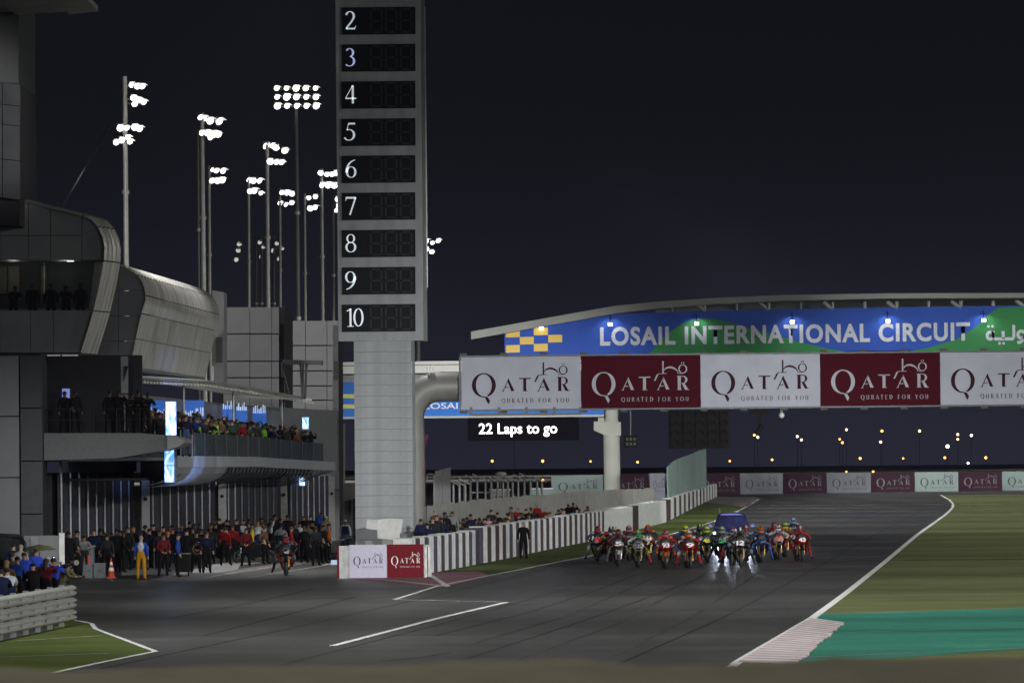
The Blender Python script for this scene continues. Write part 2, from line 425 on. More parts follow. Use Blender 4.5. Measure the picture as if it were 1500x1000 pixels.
M_num = mat('white numeral', (.8, .85, .86), .5, emit=(.78, .9, 1), es=.42)
M_numb = mat('blue lit numeral', (.7, .72, .9), .5, emit=(.5, .55, 1), es=.5)
M_steel = mat('galvanised steel', (.38, .39, .38), .42, metal=.55, var=.15, scale=4)
M_steeld = mat('dark steel', (.07, .075, .08), .45, metal=.4)
M_pole = mat('mast grey', (.62, .61, .57), .5, metal=.3, var=.1, scale=2)
M_ban_w = mat('white banner vinyl', (.44, .46, .54), .7, spec=.12, var=.07, scale=.9, bump=.6)
M_ban_r = mat('maroon banner vinyl', (.062, .007, .014), .75, spec=.05, var=.06, scale=.8)
M_maroon_t = mat('maroon print', (.035, .008, .018), .7, spec=.1)
M_white_t = mat('white print', (.42, .44, .5), .7, spec=.1)
M_ban_w2 = mat('bright white board', (.56, .55, .68), .7, spec=.15, var=.04)
M_ban_r2 = mat('bright maroon board', (.15, .012, .02), .7, spec=.1, var=.06)
M_ban_g = mat('pale green board', (.3, .38, .36), .75, spec=.1, var=.08, scale=.5)
M_ban_p = mat('haze dimmed pale board', (.27, .28, .31), .75, spec=.1, var=.08, scale=.5)  # dimmer copy for the left far boards, haze put into the colour
M_ban_d = mat('dark maroon board', (.05, .02, .032), .75, spec=.1, var=.1, scale=.5)  # greyed maroon, haze over the far boards put into the colour
M_print_g = mat('grey print', (.07, .07, .075), .6)
M_print_w = mat('pale print', (.24, .25, .26), .75, spec=.1)  # print toned down to suggest haze over the far boards
M_blue = mat('blue sign face', (.045, .11, .5), .7, spec=.12, var=.05, scale=.3)
M_green = mat('green sign face', (.055, .26, .09), .7, spec=.12, var=.05, scale=.3)
M_yel = mat('yellow sign print', (.8, .55, .1), .5, var=.03)
M_yel2 = mat('dull yellow stripe', (.5, .47, .08), .5)
M_blue2 = mat('bridge sign blue', (.04, .16, .52), .7, spec=.12, var=.05, scale=.5)
M_wlet = mat('white sign letters', (.62, .66, .74), .7, spec=.1)
M_roof = mat('pale bridge steel', (.33, .335, .315), .5, var=.08, scale=.4)
M_pillar = mat('cream concrete column', (.36, .37, .33), .7, var=.1, scale=.5)
M_clad = mat('dark facade cladding', (.15, .157, .163), .5, metal=.2, var=.1, scale=.7)
M_cladl = mat('grey facade cladding', (.2, .2, .205), .5, metal=.2, var=.1, scale=.7)
M_joint = mat('dark joint', (.015, .015, .017), .8)
M_skin = mat('brushed metal shell', (.5, .49, .45), .4, metal=.7, var=.4, scale=1.6, stretch=(1, 6, .12), bump=.5)
M_dark = mat('dark interior', (.02, .021, .023), .7)
M_glassd = mat('dark tinted window', (.02, .022, .024), .12, spec=.6)
M_door = mat('dark garage door', (.03, .031, .036), .6, spec=.2, var=.2, scale=1)
M_post = mat('bright aluminium post', (.36, .37, .42), .4, metal=.4)
M_mesh = mat('pale green mesh screen', (.2, .27, .25), .8, var=.14, scale=.6)
M_fence = mat('corrugated grey fence', (.27, .27, .25), .55, metal=.2, var=.14, scale=1.5)
M_flood = mat('floodlight lens', (.9, .9, .9), .4, emit=(1, .98, .94), es=5)
M_floodc = mat('lit reflector rim', (.8, .8, .8), .35, emit=(1, .96, .9), es=.9)
M_lampw = mat('sign lamp', (.9, .9, .9), .4, emit=(1, .97, .88), es=4)
M_star = mat('orange street light', (.9, .6, .2), .4, emit=(1, .46, .1), es=5)
M_starw = mat('warm white street light', (.9, .8, .6), .4, emit=(1, .7, .36), es=6)
M_starc = mat('white far light', (.9, .95, .9), .4, emit=(.85, 1, .85), es=5)
M_ledt = mat('lit message text', (1, 1, 1), .5, emit=(1, .96, 1), es=3.2)
M_led = mat('message board face', (.01, .009, .014), .8, spec=.05)
M_glass = mat('balustrade glass', (.03, .045, .045), .2, alpha=.72, spec=.2, var=0)

# led video blade: moving picture of blue and white
def video_mat(name, s=(1.2, 1, .6), es=1.6):
    m = bpy.data.materials.new(name); m.use_nodes = True; n, l = m.node_tree.nodes, m.node_tree.links; b = n['Principled BSDF']
    t = n.new('ShaderNodeTexCoord'); mp = n.new('ShaderNodeMapping'); mp.inputs['Scale'].default_value = s; l.new(t.outputs['Object'], mp.inputs[0])
    z = n.new('ShaderNodeTexNoise'); z.inputs['Scale'].default_value = 2.2; z.inputs['Detail'].default_value = 2; z.inputs['Distortion'].default_value = 1.5; l.new(mp.outputs[0], z.inputs[0])
    r_ = n.new('ShaderNodeValToRGB'); els = r_.color_ramp.elements
    els[0].position = .36; els[0].color = (.06, .2, .5, 1); els[1].position = .66; els[1].color = (.85, .95, 1, 1)
    e_ = els.new(.5); e_.color = (.3, .5, 1, 1)
    l.new(z.outputs['Fac'], r_.inputs[0]); l.new(r_.outputs[0], b.inputs['Emission Color']); b.inputs['Emission Strength'].default_value = es
    b.inputs['Base Color'].default_value = (.02, .02, .02, 1); return m
M_video = video_mat('led video surface', es=2.2)
M_banlit = mat('lit blue team banner', (.03, .1, .4), .5, emit=(.05, .2, .75), es=.38, var=0)
M_banlitw = mat('lit white banner print', (.5, .6, .7), .5, emit=(.6, .75, 1), es=.55, var=0)

# ------------------------------------------------------------------ ground, track, verges, painted lines
g = MB(); g.quad((-2500, -200, -.3), (2500, -200, -.3), (2500, 6000, -.3), (-2500, 6000, -.3)); struct('ground', g, M_sand)
g = MB(); g.poly([(-70, 40, 0), (60, 40, 0), (90, 400, 0), (130, 835, 0), (20, 800, 0), (0, 700, 0), (-45, 400, 0), (-70, 330, 0)]); struct('track', g, M_asph)
# right of the track: turf to the horizon side
edge = [G(1040, 1000), G(1080, 970), G(1190, 905), G(1240, 868), G(1290, 828), G(1345, 782), G(1383, 755), G(1392, 747), G(1396, 742), G(1396, 738), G(1391, 732), G(1378, 725)]
g = MB()
for a, b in zip(edge, edge[1:]):
    g.quad((a.x, a.y, .004), (a.x + 160, a.y, .004), (b.x + 160, b.y, .004), (b.x, b.y, .004))
struct('turf_verge', g, M_grass)
g = MB(); g.poly([G(*p, .009) for p in ((1196, 899), (1500, 890), (1700, 885), (1700, 960), (1500, 950), (1170, 972))]); struct('painted_runoff', g, M_teal)
# ribbed kerb, single painted bars
kr = thing('kerb', G(1190, 905), 'red and white ribbed kerb along the inside edge of the green painted run-off', 'kerb')
A0, A1, B0, B1 = G(1188, 906), G(1236, 913), G(1082, 970), G(1168, 972)
N = 44
for i in range(N):
    t0, t1 = i / N, (i + .995) / N
    a, b, c, d = A0.lerp(B0, t0), A1.lerp(B1, t0), A1.lerp(B1, t1), A0.lerp(B0, t1)
    m_ = MB(); h = .03
    jag = random.uniform(-.05, .05)
    b = b + Vector((jag, 0, 0)); c = c + Vector((jag, 0, 0))
    m_.slab([(p.x, p.y, .012) for p in (d, c, b, a)], (0, 0, h)); part('kerb_block', m_, M_kerbw if i % 2 == 0 else M_kerbr, kr)
# left verge with its painted edge, foreground left
g = MB(); g.poly([G(*p, .004) for p in ((-60, 946), (0, 938), (60, 925), (105, 908), (135, 912), (142, 922), (200, 944), (228, 954), (150, 970), (75, 986), (-60, 1010))][::-1]); struct('grass_island', g, M_grass2)
# verge between the striped wall and the track
LL = [G(578, 878), G(640, 858.5), G(700, 846), G(770, 832.5), G(830, 820.5), G(860, 815), G(930, 797), G(1000, 777.5), G(1066, 757), G(1112, 731)]
WB = [G(620, 842), G(637, 838), G(700, 826), G(731, 820), G(798, 805.6), G(861, 793), G(930, 776.5), G(975, 765), G(1012, 745.5), G(1050, 727)]
g = MB(); g.poly([Vector((p.x, p.y, .004)) for p in [G(720, 842.5), G(770, 832.5), G(830, 820.5), G(860, 815), G(930, 797), G(1000, 777.5), G(1066, 757), G(1085, 745), G(1040, 733)] + [Vector((p.x - .15, p.y + .1, 0)) for p in WB[::-1][:-1]] + [G(660, 838)]]); struct('grass_strip', g, M_grass2)
g = MB(); g.poly([G(*p, .005) for p in ((1025, 734), (1048, 737), (1090, 741), (1114, 730), (1100, 727), (1048, 727.5), (1028, 728))][::-1]); struct('pink_runoff', g, M_pale)
g = MB(); g.poly([G(*p, .008) for p in ((508, 847), (650, 859.5), (720, 843), (700, 836), (640, 838), (560, 843))]); struct('painted_apron', g, M_pink)
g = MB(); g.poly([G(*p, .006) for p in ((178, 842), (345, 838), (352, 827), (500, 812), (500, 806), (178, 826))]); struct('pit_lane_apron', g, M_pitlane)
g = MB(); g.poly([G(*p, .009) for p in ((335, 842), (470, 822), (520, 816), (520, 812), (440, 820), (318, 838))]); struct('pit_box_paint', g, M_pale)
lines = MB()
ribbon(lines, edge[:], .24, .014)
ribbon(lines, LL, .16, .014)
ribbon(lines, [G(578, 878), G(660, 880), G(740, 882)], .12, .015)
ribbon(lines, [G(742, 882), G(640, 906), G(487, 946)], .2, .0145)
ribbon(lines, [G(514, 846), G(575, 850), G(652, 858.5)], .16, .0155)
ribbon(lines, [G(630, 842), G(656, 859)], .22, .0165)
ribbon(lines, [G(108, 908), G(134, 913), G(140, 921), G(200, 943.5), G(212, 948)], .13, .0145)
ribbon(lines, [G(206, 946), G(228, 954), G(150, 970), G(75, 986)], .14, .016)
ribbon(lines, [G(300, 846.5), G(340, 839), G(400, 830)], .12, .0145)
ribbon(lines, [G(364, 846), G(470, 829), G(496, 822)], .12, .0145)
struct('road_markings', lines, M_line)
l2 = MB()
ribbon(l2, [G(1198, 815.5), G(1312, 815)], .35, .013)
for a, b in (((1232, 873), (1700, 867)), ((1200, 899.5), (1700, 884)), ((1232, 927), (1700, 913)), ((1176, 963), (1700, 941)), ((-40, 964), (160, 957)), ((25, 939), (150, 931))):
    ribbon(l2, [G(*a), G(*b)], .11, .0175)
for a, b in ((1392, 1412), (1433, 1461), (1481, 1509)): ribbon(l2, [G(a, 752.5 - (a - 1392) * .01), G(b, 752 - (b - 1392) * .01)], .5, .0175)
struct('worn_markings', l2, M_line2)
rub = MB()
ribbon(rub, [G(-200, 968), G(300, 905), G(640, 880), G(900, 856), G(1010, 838), G(1090, 815), G(1180, 775), G(1230, 745), G(1240, 731)], 5.5, .0035)
skid = MB()
for pts_ in (((560, 968), (620, 962), (660, 955)), ((700, 940), (820, 905), (900, 872), (960, 845)), ((640, 930), (780, 895), (880, 862), (930, 842)), ((900, 960), (1010, 905), (1080, 860), (1120, 832)), ((760, 965), (900, 915), (985, 870), (1035, 838)), ((250, 905), (380, 880), (460, 862)), ((300, 930), (420, 900), (520, 874))):
    ribbon(skid, [G(*p) for p in pts_], .16, .0045)
struct('skid_marks', skid, mat('skid rubber', (.045, .045, .045), .5, var=.3, scale=.4))
seam = MB()
for off in (2.6, 6.4, 10.2, 14.0):
    ribbon(seam, [Vector((p.x - off, p.y, 0)) for p in edge[1:9]], .05, .0055)
struct('paving_seams', seam, mat('seam tar', (.012, .012, .012), .5))
# grassy bank close to the camera, out of focus along the bottom of the picture
rings = []; n = 60
g = MB(); crest = []
for i in range(n + 1):
    x = -8 + 16 * i / n; crest.append((x, 24 + .3 * math.sin(i * .7), 3.565 + .012 * math.sin(i * 1.3) + .008 * math.sin(i * 2.9) + .0008 * x))
for a, b in zip(crest, crest[1:]):
    g.quad((a[0], 5, 1.2), (b[0], 5, 1.2), (b[0], b[1] - 2, b[2] - .03), (a[0], a[1] - 2, a[2] - .03))
    g.quad((a[0], a[1] - 2, a[2] - .03), (b[0], b[1] - 2, b[2] - .03), b, a)
    g.quad(a, b, (b[0], 45, -.2), (a[0], 45, -.2))
struct('grass_bank', g, M_bank)

# ------------------------------------------------------------------ wall cladding helper
def panels(root, O, U, V, nu, nv, m, name='wall_panel', gap=.03, th=.05, us=None, vs=None):
    """grid of cladding panels; O lower-left corner, U and V full extents (world vectors)"""
    O, U, V = Vector(O), Vector(U), Vector(V); nrm = U.cross(V).normalized()
    us = us or [i / nu for i in range(nu + 1)]; vs = vs or [j / nv for j in range(nv + 1)]
    gu, gv = gap / U.length / 2, gap / V.length / 2; cache = {}
    rl = wloc(root)
    for i in range(len(us) - 1):
        for j in range(len(vs) - 1):
            a = O + U * (us[i] + gu) + V * (vs[j] + gv); key = (round(us[i + 1] - us[i], 4), round(vs[j + 1] - vs[j], 4))
            if key not in cache:
                mb = MB(); du, dv = U * (us[i + 1] - us[i] - 2 * gu), V * (vs[j + 1] - vs[j] - 2 * gv)
                mb.slab([Vector((0, 0, 0)), du, du + dv, dv], nrm * th); cache[key] = mb.mesh(name, m)
            link(name, cache[key], root, a - rl)

# ------------------------------------------------------------------ lap scoring tower
D = 243
tw = thing('scoring_tower', P(564, D), 'tall grey lap scoring tower with numerals 2 to 10 beside blank digit displays', 'scoring tower')
yl, yr = P(521, D, 0), P(606, D, 0)
shaft_w = yr.x - yl.x; z1 = W(564, 499, D).z
mb = MB(); mb.box(((yl.x + yr.x) / 2, D + .6, z1 / 2), (shaft_w - .06, 1.15, z1 - .01)); part('shaft_core', mb, M_towerd, tw)
panels(tw, (yl.x, D, .3), (shaft_w, 0, 0), (0, 0, z1 - .3), 1, 20, M_tower, 'shaft_panel', gap=.018, th=.04)
mb = MB(); mb.box((yr.x + .06, D + .6, z1 / 2), (.1, 1.25, z1)); part('side_trim', mb, M_towerd, tw)
bl, br = P(495, D, 12).x, P(620, D, 12).x
zb, ztop = W(560, 499, D).z, W(560, -40, D).z
mb = MB(); mb.box(((bl + br) / 2, D + .55, (zb + ztop) / 2), (br - bl, .9, ztop - zb)); part('display_housing', mb, M_tower, tw)
mb = MB(); mb.box((br + .08, D + .6, (zb + ztop) / 2), (.14, 1.0, ztop - zb + .05)); part('side_fin', mb, M_towerd, tw)
rows = [('10', 465.5), ('9', 411), ('8', 356.5), ('7', 302), ('6', 247.7), ('5', 193.5), ('4', 139), ('3', 84.7), ('2', 30.6), ('1', -23.5)]
segmb = None
for i, (d_, py) in enumerate(rows):
    c = W(556, py, D); hh = 40 * D / F
    x0, x1 = P(500, D, c.z).x + .02, P(608.5, D, c.z).x
    zc = c.z
    mb = MB(); mb.box(((x0 + x1) / 2, D + .075, zc), (x1 - x0, .06, hh)); dp = part('display_panel', mb, M_black, tw)
    s = 27 * D / F
    T = lambda x, z: (x0 + .13 + x * s * (.9 if d_ == '10' else 1.0), D + .035, zc - s * .46 + z * s)
    part('numeral', digits(d_, T), M_numb if d_ == '3' else M_num, dp)
    for q in range(3):
        sx = x0 + 1.24 + q * .64; mb = MB(); w_, h_ = .46, .98
        for a, b in (((0, 0), (w_, 0)), ((0, h_ / 2), (w_, h_ / 2)), ((0, h_), (w_, h_))):
            mb.box((sx + w_ / 2, D + .035, zc - h_ / 2 + a[1]), (w_ - .12, .02, .07))
        for xx in (0, w_):
            for zz in (h_ / 4, 3 * h_ / 4): mb.box((sx + xx, D + .035, zc - h_ / 2 + zz), (.07, .02, h_ / 2 - .1))
        part('digit_segments', mb, M_seg, dp)
for x in (yl.x + .35, yr.x - .35):
    pass
# small lamp seen high on the right of the tower, and a service ladder on its edge
mb = MB()
for i in range(30): mb.box((br + .17, D + .3, 12.5 + i * .38), (.04, .22, .04))
mb.box((br + .17, D + .18, 18), (.05, .03, 12)); mb.box((br + .17, D + .42, 18), (.05, .03, 12)); part('ladder', mb, M_steel, tw)

# wrapped camera on a plinth at the tower foot
D2 = 236
cb = thing('covered_camera', P(565, D2, 1.0), 'white weather cover draped over a trackside camera on a low stand at the tower foot', 'camera')
mb = MB()
def bx(px0, px1, py0, py1, D, dep, mb, mi=0):
    a, b = W(px0, py1, D), W(px1, py0, D)
    mb.box(((a.x + b.x) / 2, D + dep / 2, (a.z + b.z) / 2), (abs(b.x - a.x), dep, abs(b.z - a.z)), mi); return mb
c0 = [W(553, 788, D2), W(586, 791, D2), W(590, 760, D2), W(570, 758.5, D2), W(552, 761, D2)]
mb.slab(c0[::-1], (0, 1.1, 0)); part('rain_cover', mb, mat('white tarpaulin', (.6, .61, .6), .6, var=.1, scale=4, bump=.6), cb)
mb = MB(); mb.slab([W(536, 774, D2 - .4), W(553, 776, D2 - .4), W(553, 761, D2 - .4), W(538, 760, D2 - .4)], (0, .8, 0)); part('lens_cover', mb, MATS['white tarpaulin'], cb)
mb = MB(); bx(586, 596, 781, 790, D2, .3, mb); bx(590, 593, 789, 799, D2, .2, mb); part('pan_handle', mb, M_steeld, cb)
mb = MB(); bx(534, 590, 797, 801, D2 - .4, 1.8, mb); bx(535, 545, 791, 797, D2 + .4, .6, mb); bx(560, 575, 788, 797, D2 + .2, .5, mb); part('stand', mb, M_conc, cb)
mb = MB(); bx(530, 588, 800, 812, D2 - .4, 2.2, mb)
a = P(530, D2 - .4); b = P(588, D2 - .4)
mb = MB(); mb.box(((a.x + b.x) / 2, D2 + .7, .42), (b.x - a.x, 2.2, .84)); part('plinth', mb, M_conc, cb)

# nose block of the pit wall with two boards
D3 = 223.6
nb = thing('pit_wall_nose', P(560, D3), 'white wedge block at the end of the pit wall carrying two tourism boards', 'barrier')
a, b = P(497, D3), P(632, D3 + 1.5)
mb = MB(); mb.slab([(a.x, D3 + .1, 0), (P(621, D3).x, D3 + .1, 0), (b.x, D3 + 2.2, 0), (a.x + 1.0, D3 + 3.0, 0)], (0, 0, 1.27)); part('block', mb, M_wwall, nb)
mb = MB(); mb.box((a.x - .05, D3 + .8, .62), (.08, 1.4, 1.25)); part('end_plate', mb, M_ban_r2, nb)
for x0, x1, m1, m2 in ((512, 566.6, M_ban_w2, M_maroon_t), (567.4, 621, M_ban_r2, M_white)):
    p, q = P(x0, D3), P(x1, D3)
    mb = MB(); mb.box(((p.x + q.x) / 2, D3 + .05, .66), (q.x - p.x, .05, 1.3)); bo = part('advert_board', mb, m1, nb)
    o = link('lettering', logo_mesh(m2), bo, Vector((p.x + (q.x - p.x) * .02, D3 + .015, .3)) - wloc(bo)); o.scale = ((q.x - p.x) / 2.42, 1, .80)
for k, x in enumerate((624, 628.5)):
    p = P(x, D3 + .4); mb = MB(); mb.box((p.x, D3 + .7 + k * .5, .6), (.09, .5, 1.2)); part('edge_slab', mb, M_wwall, nb)

# striped tyre wall: every painted block is its own part
WT = [(608, 0)]
WPX = [(600, 844), (637, 838), (700, 826), (731, 820), (798, 805.6), (861, 793), (900, 784), (975, 765), (1012, 745.5), (1050, 727)]
WP = [G(*p) for p in WPX]
cum = [0]
for a, b in zip(WP, WP[1:]): cum.append(cum[-1] + (b - a).length)
def wat(s):
    for i in range(len(cum) - 1):
        if s <= cum[i + 1] or i == len(cum) - 2:
            t = (s - cum[i]) / (cum[i + 1] - cum[i]); return WP[i].lerp(WP[i + 1], t)
def px_of(v):
    d = CM.transposed() @ (Vector(v) - Vector((0, 0, H0))); return 750 + F * d.x / -d.z, 500 - F * d.y / -d.z
# parameter s for a picture column
def s_at(px):
    lo, hi = 0, cum[-1]
    for _ in range(40):
        mid = (lo + hi) / 2
        if px_of(wat(mid))[0] < px: lo = mid
        else: hi = mid
    return lo
wall1 = thing('striped_wall', wat(s_at(660)), 'near run of the white and maroon striped barrier blocks along the grass', 'barrier', 'striped barrier runs')
wall2 = thing('white_wall_panel', wat(s_at(930)), 'plain white padded barrier with one dark joint between the striped runs', 'barrier')
wall3 = thing('striped_wall', wat(s_at(1010)), 'far run of the striped barrier blocks curving away below the green mesh screen', 'barrier', 'striped barrier runs')
def wblock(s0, s1, m, root, h=1.5, name='barrier_block', th=.7):
    a, b = wat(s0), wat(s1); d = (b - a).normalized(); n_ = Vector((-d.y, d.x, 0))
    mb = MB(); q = [a, b, b + n_ * th, a + n_ * th]
    bev = .05
    mb.slab([(p.x, p.y, .0) for p in q], (0, 0, h - bev)); c = (a + b) / 2 + n_ * th / 2
    q2 = [c + (p - c) * .94 for p in q]
    mb.add([(p.x, p.y, h - bev) for p in q] + [(p.x, p.y, h) for p in q2], [(4, 5, 6, 7)] + [(i, (i + 1) % 4, (i + 1) % 4 + 4, i + 4) for i in range(4)])
    part(name, mb, m, root)
cols = []
s = s_at(602); e1 = s_at(698); period = (s_at(698) - s_at(637)) / 6.0; k = 0
while s < e1:
    wblock(s, s + period * .52 - .03, M_wwall, wall1, 1.5 + random.uniform(-.02, .02)); wblock(s + period * .52, s + period - .03, M_dwall2 if k % 3 else M_dwall, wall1, 1.48)
    s += period; k += 1
s = s + .2; e2 = s_at(888); period = (e2 - s) / 22; k = 0
for k in range(22):
    a = s + k * period
    wblock(a, a + period * .5 - .03, M_dwall if k % 4 else M_dwall2, wall1, 1.6 + random.uniform(-.03, .02)); wblock(a + period * .5, a + period - .03, M_wwall, wall1, 1.62 + random.uniform(-.02, .02))
wblock(e2 + .05, s_at(927), M_wwall, wall2, 1.62, 'padding'); wblock(s_at(927) + .05, s_at(935.5), M_dwall, wall2, 1.6, 'joint_cover'); wblock(s_at(935.5) + .05, s_at(976), M_wwall, wall2, 1.66, 'padding')
s = s_at(979); e3 = s_at(1050); nn = 13; period = (e3 - s) / nn
for k in range(nn):
    a = s + k * period
    wblock(a, a + period * .42 - .1, M_dwall, wall3, 1.6); wblock(a + period * .42, a + period - .1, M_wwall, wall3, 1.66)

# corrugated fence behind the pit wall crowd
FP = [(600, 256), (625, 268), (700, 312), (798, 365), (861, 395), (955, 436)]
fn = thing('corrugated_fence', P(780, 355), 'long grey corrugated metal fence standing behind the pit wall crowd', 'fence')
def fat(px): D_ = interp(FP, px); return P(px, D_)
px = 626.0; fc = 0
while px < 955:
    stp = 4.2 - (px - 626) / 330 * 1.2
    a, b = fat(px), fat(px + stp * .93); d = (b - a).normalized(); n_ = Vector((-d.y, d.x, 0)); h = 2.48 + random.uniform(-.05, .05)
    mb = MB(); m_ = (a + b) / 2 - n_ * .12
    mb.add([(a.x, a.y, 0), (m_.x, m_.y, 0), (b.x, b.y, 0), (a.x, a.y, h), (m_.x, m_.y, h), (b.x, b.y, h)], [(0, 1, 4, 3), (1, 2, 5, 4)])
    mb.add([(a.x, a.y + .04, 0), (b.x, b.y + .04, 0), (b.x, b.y + .04, h), (a.x, a.y + .04, h)], [(0, 1, 2, 3)])
    part('fence_sheet', mb, M_fence, fn); px += stp; fc += 1

# green mesh screen on the far barrier
gm = thing('mesh_screen', P(1000, 500), 'tall pale green mesh screen curving up above the far striped wall', 'screen')
mb = MB(); tab = [(977, 446, 683), (984, 468, 677), (992, 500, 672), (1004, 556, 668), (1016, 620, 663), (1026, 700, 659), (1034, 745, 657)]
prev = None
for px, D_, pt in tab:
    lo, hi = P(px, D_), W(px, pt, D_)
    hi = Vector((lo.x, D_, hi.z))
    if prev:
        mb = MB(); n_ = Vector((.1, -.02, 0)); mb.slab([prev[0], lo, hi, prev[1]], n_); part('screen_panel', mb, M_mesh, gm)
    prev = (lo + Vector((.02, .02, 0)), hi + Vector((.02, .02, 0)))
    if px in (984, 1004, 1026):
        mb = MB(); mb.tube(lo + Vector((-.15, .2, 0)), hi + Vector((-.15, .2, 0)), .07, n=6); part('post', mb, M_steel, gm)

# far advertising boards across the end of the straight
fb = thing('far_boards', P(1270, 790), 'row of alternating pale and maroon tourism boards closing the far end of the straight', 'advertising board')
xs = [1019, 1084, 1147, 1211, 1276, 1340, 1404, 1468, 1532, 1596]
for i in range(len(xs) - 1):
    D_ = 775 + i * 5
    a, b = P(xs[i] + .3, D_), P(xs[i + 1] - .3, D_); z0, z1_ = .05, W(xs[i], 693.5 - i * .45, D_).z
    mb = MB(); mb.box(((a.x + b.x) / 2, D_, (z0 + z1_) / 2), (b.x - a.x, .3, z1_ - z0))
    pale = i % 2 == 1
    bo = part('advert_board', mb, (M_ban_p if i < 4 else M_ban_g) if pale else M_ban_d, fb)
    o = link('lettering', logo_mesh(M_print_g if pale else M_print_w), bo, Vector((a.x + (b.x - a.x) * .04, D_ - .17, z0 + .1)) - wloc(bo)); o.scale = ((b.x - a.x) / 2.5, 1, (z1_ - z0) * .96)
fb2 = thing('left_far_boards', P(890, 690), 'pale green, maroon and white boards behind the cream bridge column', 'advertising board')
for x0, x1, y0, m1, m2 in ((808, 884, 697, M_ban_g, M_print_g), (884, 951, 694, M_ban_d, M_print_w), (952, 975, 693, M_ban_w, M_print_g)):
    D_ = 690; a, b = P(x0, D_), P(x1 - .5, D_); z1_ = W(x0, y0, D_).z
    mb = MB(); mb.box(((a.x + b.x) / 2, D_, z1_ / 2), (b.x - a.x, .3, z1_)); bo = part('advert_board', mb, m1, fb2)
    o = link('lettering', logo_mesh(m2), bo, Vector((a.x + .3, D_ - .17, .6)) - wloc(bo)); o.scale = ((b.x - a.x) / 2.5, 1, (z1_ - .6) * .96)

# ------------------------------------------------------------------ start gantry with tourism boards
DG = 250
ga = thing('start_gantry', P(607, DG), 'start gantry spanning the track with alternating white and maroon tourism boards', 'gantry')
XG = [675.5, 851, 1026, 1201.5, 1377, 1552, 1728]
def gz(px, py): return W(px, py, DG).z
zt, zbm = gz(851, 521.5), gz(851, 598)
for i in range(6):
    a, b = P(XG[i], DG, 8), P(XG[i + 1], DG, 8); w_ = b.x - a.x
    mb = MB(); mb.box((a.x + w_ / 2, DG, (zt + zbm) / 2), (w_ - .02, .12, zt - zbm)); pale = i % 2 == 0
    bo = part('advert_board', mb, M_ban_w if pale else M_ban_r, ga)
    o = link('lettering', logo_mesh(M_maroon_t if pale else M_white_t), bo, Vector((a.x, DG - .075, zbm)) - wloc(bo)); o.scale = (w_ / 2.354, 1, (zt - zbm))
a, b = P(XG[0], DG, 8), P(XG[-1], DG, 8)
for nm, z in (('top_rail', zt + .04), ('bottom_rail', zbm - .04)):
    mb = MB(); mb.box(((a.x + b.x) / 2, DG, z), (b.x - a.x + .1, .2, .07)); part(nm, mb, M_steeld, ga)
mb = MB(); mb.box((a.x - .05, DG, (zt + zbm) / 2), (.08, .2, zt - zbm)); part('end_frame', mb, M_steeld, ga)
x = a.x + .1
while x < b.x:
    for nm, z in (('top_bracket', zt + .13), ('bottom_bracket', zbm - .12)):
        mb = MB(); mb.box((x, DG, z), (.32, .16, .1)); part(nm, mb, mat('bracket grey', (.1, .1, .1), .8, spec=.1), ga)
    x += 1.76
# hanging lower tray at the left end
a2, b2 = P(688, DG, 7), P(852, DG, 7)
mb = MB(); mb.box(((a2.x + b2.x) / 2, DG, gz(770, 606.5)), (b2.x - a2.x, .5, .1)); part('cable_tray', mb, M_steeld, ga)
for px in (690, 731, 771, 812, 850):
    p = P(px, DG, 7); mb = MB(); mb.box((p.x, DG, gz(px, 601)), (.13, .13, .3)); part('hanger', mb, M_steeld, ga)
# round truss tube bending down behind the tower
zc = gz(700, 565); xp = P(623, DG, 0).x - .9
pts = [(b.x + 4, DG + 1.2, zc), (P(690, DG, zc).x, DG + 1.2, zc)]
bend = P(655, DG, zc).x; rr = 1.35
for k in range(9):
    t = R(90 + 90 * k / 8); pts.append((bend + rr * math.cos(t) - .35, DG + 1.2, zc - rr + rr * math.sin(t)))
pts.append((bend - rr - .35, DG + 1.2, 0))
mb = MB(); mb.path(pts, .66, 16); part('tube_beam', mb, mat('dull grey tube', (.3, .3, .29), .5, metal=.2, var=.1, scale=1), ga)
mb = MB(); mb.tube((b.x + 4, DG + 1.2, 0), (b.x + 4, DG + 1.2, zc), .66, n=14); part('far_leg', mb, MATS['dull grey tube'], ga)
p = P(635, DG, 9)
mb = MB()
for k in range(3): mb.box((P(628 + k * 4, DG, 0).x, DG + .9, gz(635, 540 - k * 1)), (.06, .3, .25))
part('clamp', mb, M_steel, ga)

# message board under the gantry
mbd = thing('message_board', W(767, 612, DG), 'dark electronic message board reading 22 Laps to go under the gantry', 'message board')
a, b = P(685, DG, 6), P(848, DG, 6); za, zb_ = gz(767, 645), gz(767, 611)
mb = MB(); mb.box(((a.x + b.x) / 2, DG + .1, (za + zb_) / 2), (b.x - a.x, .2, zb_ - za)); part('screen', mb, M_led, mbd)
text_fit('lettering', '22 Laps to go', (P(701.5, DG, 6).x, DG - .01, gz(758, 639.5)), (P(816, DG, 6).x, DG - .01, gz(758, 639.5)), 20 * DG / F, M_ledt, mbd, bold=.012, space=1.03)

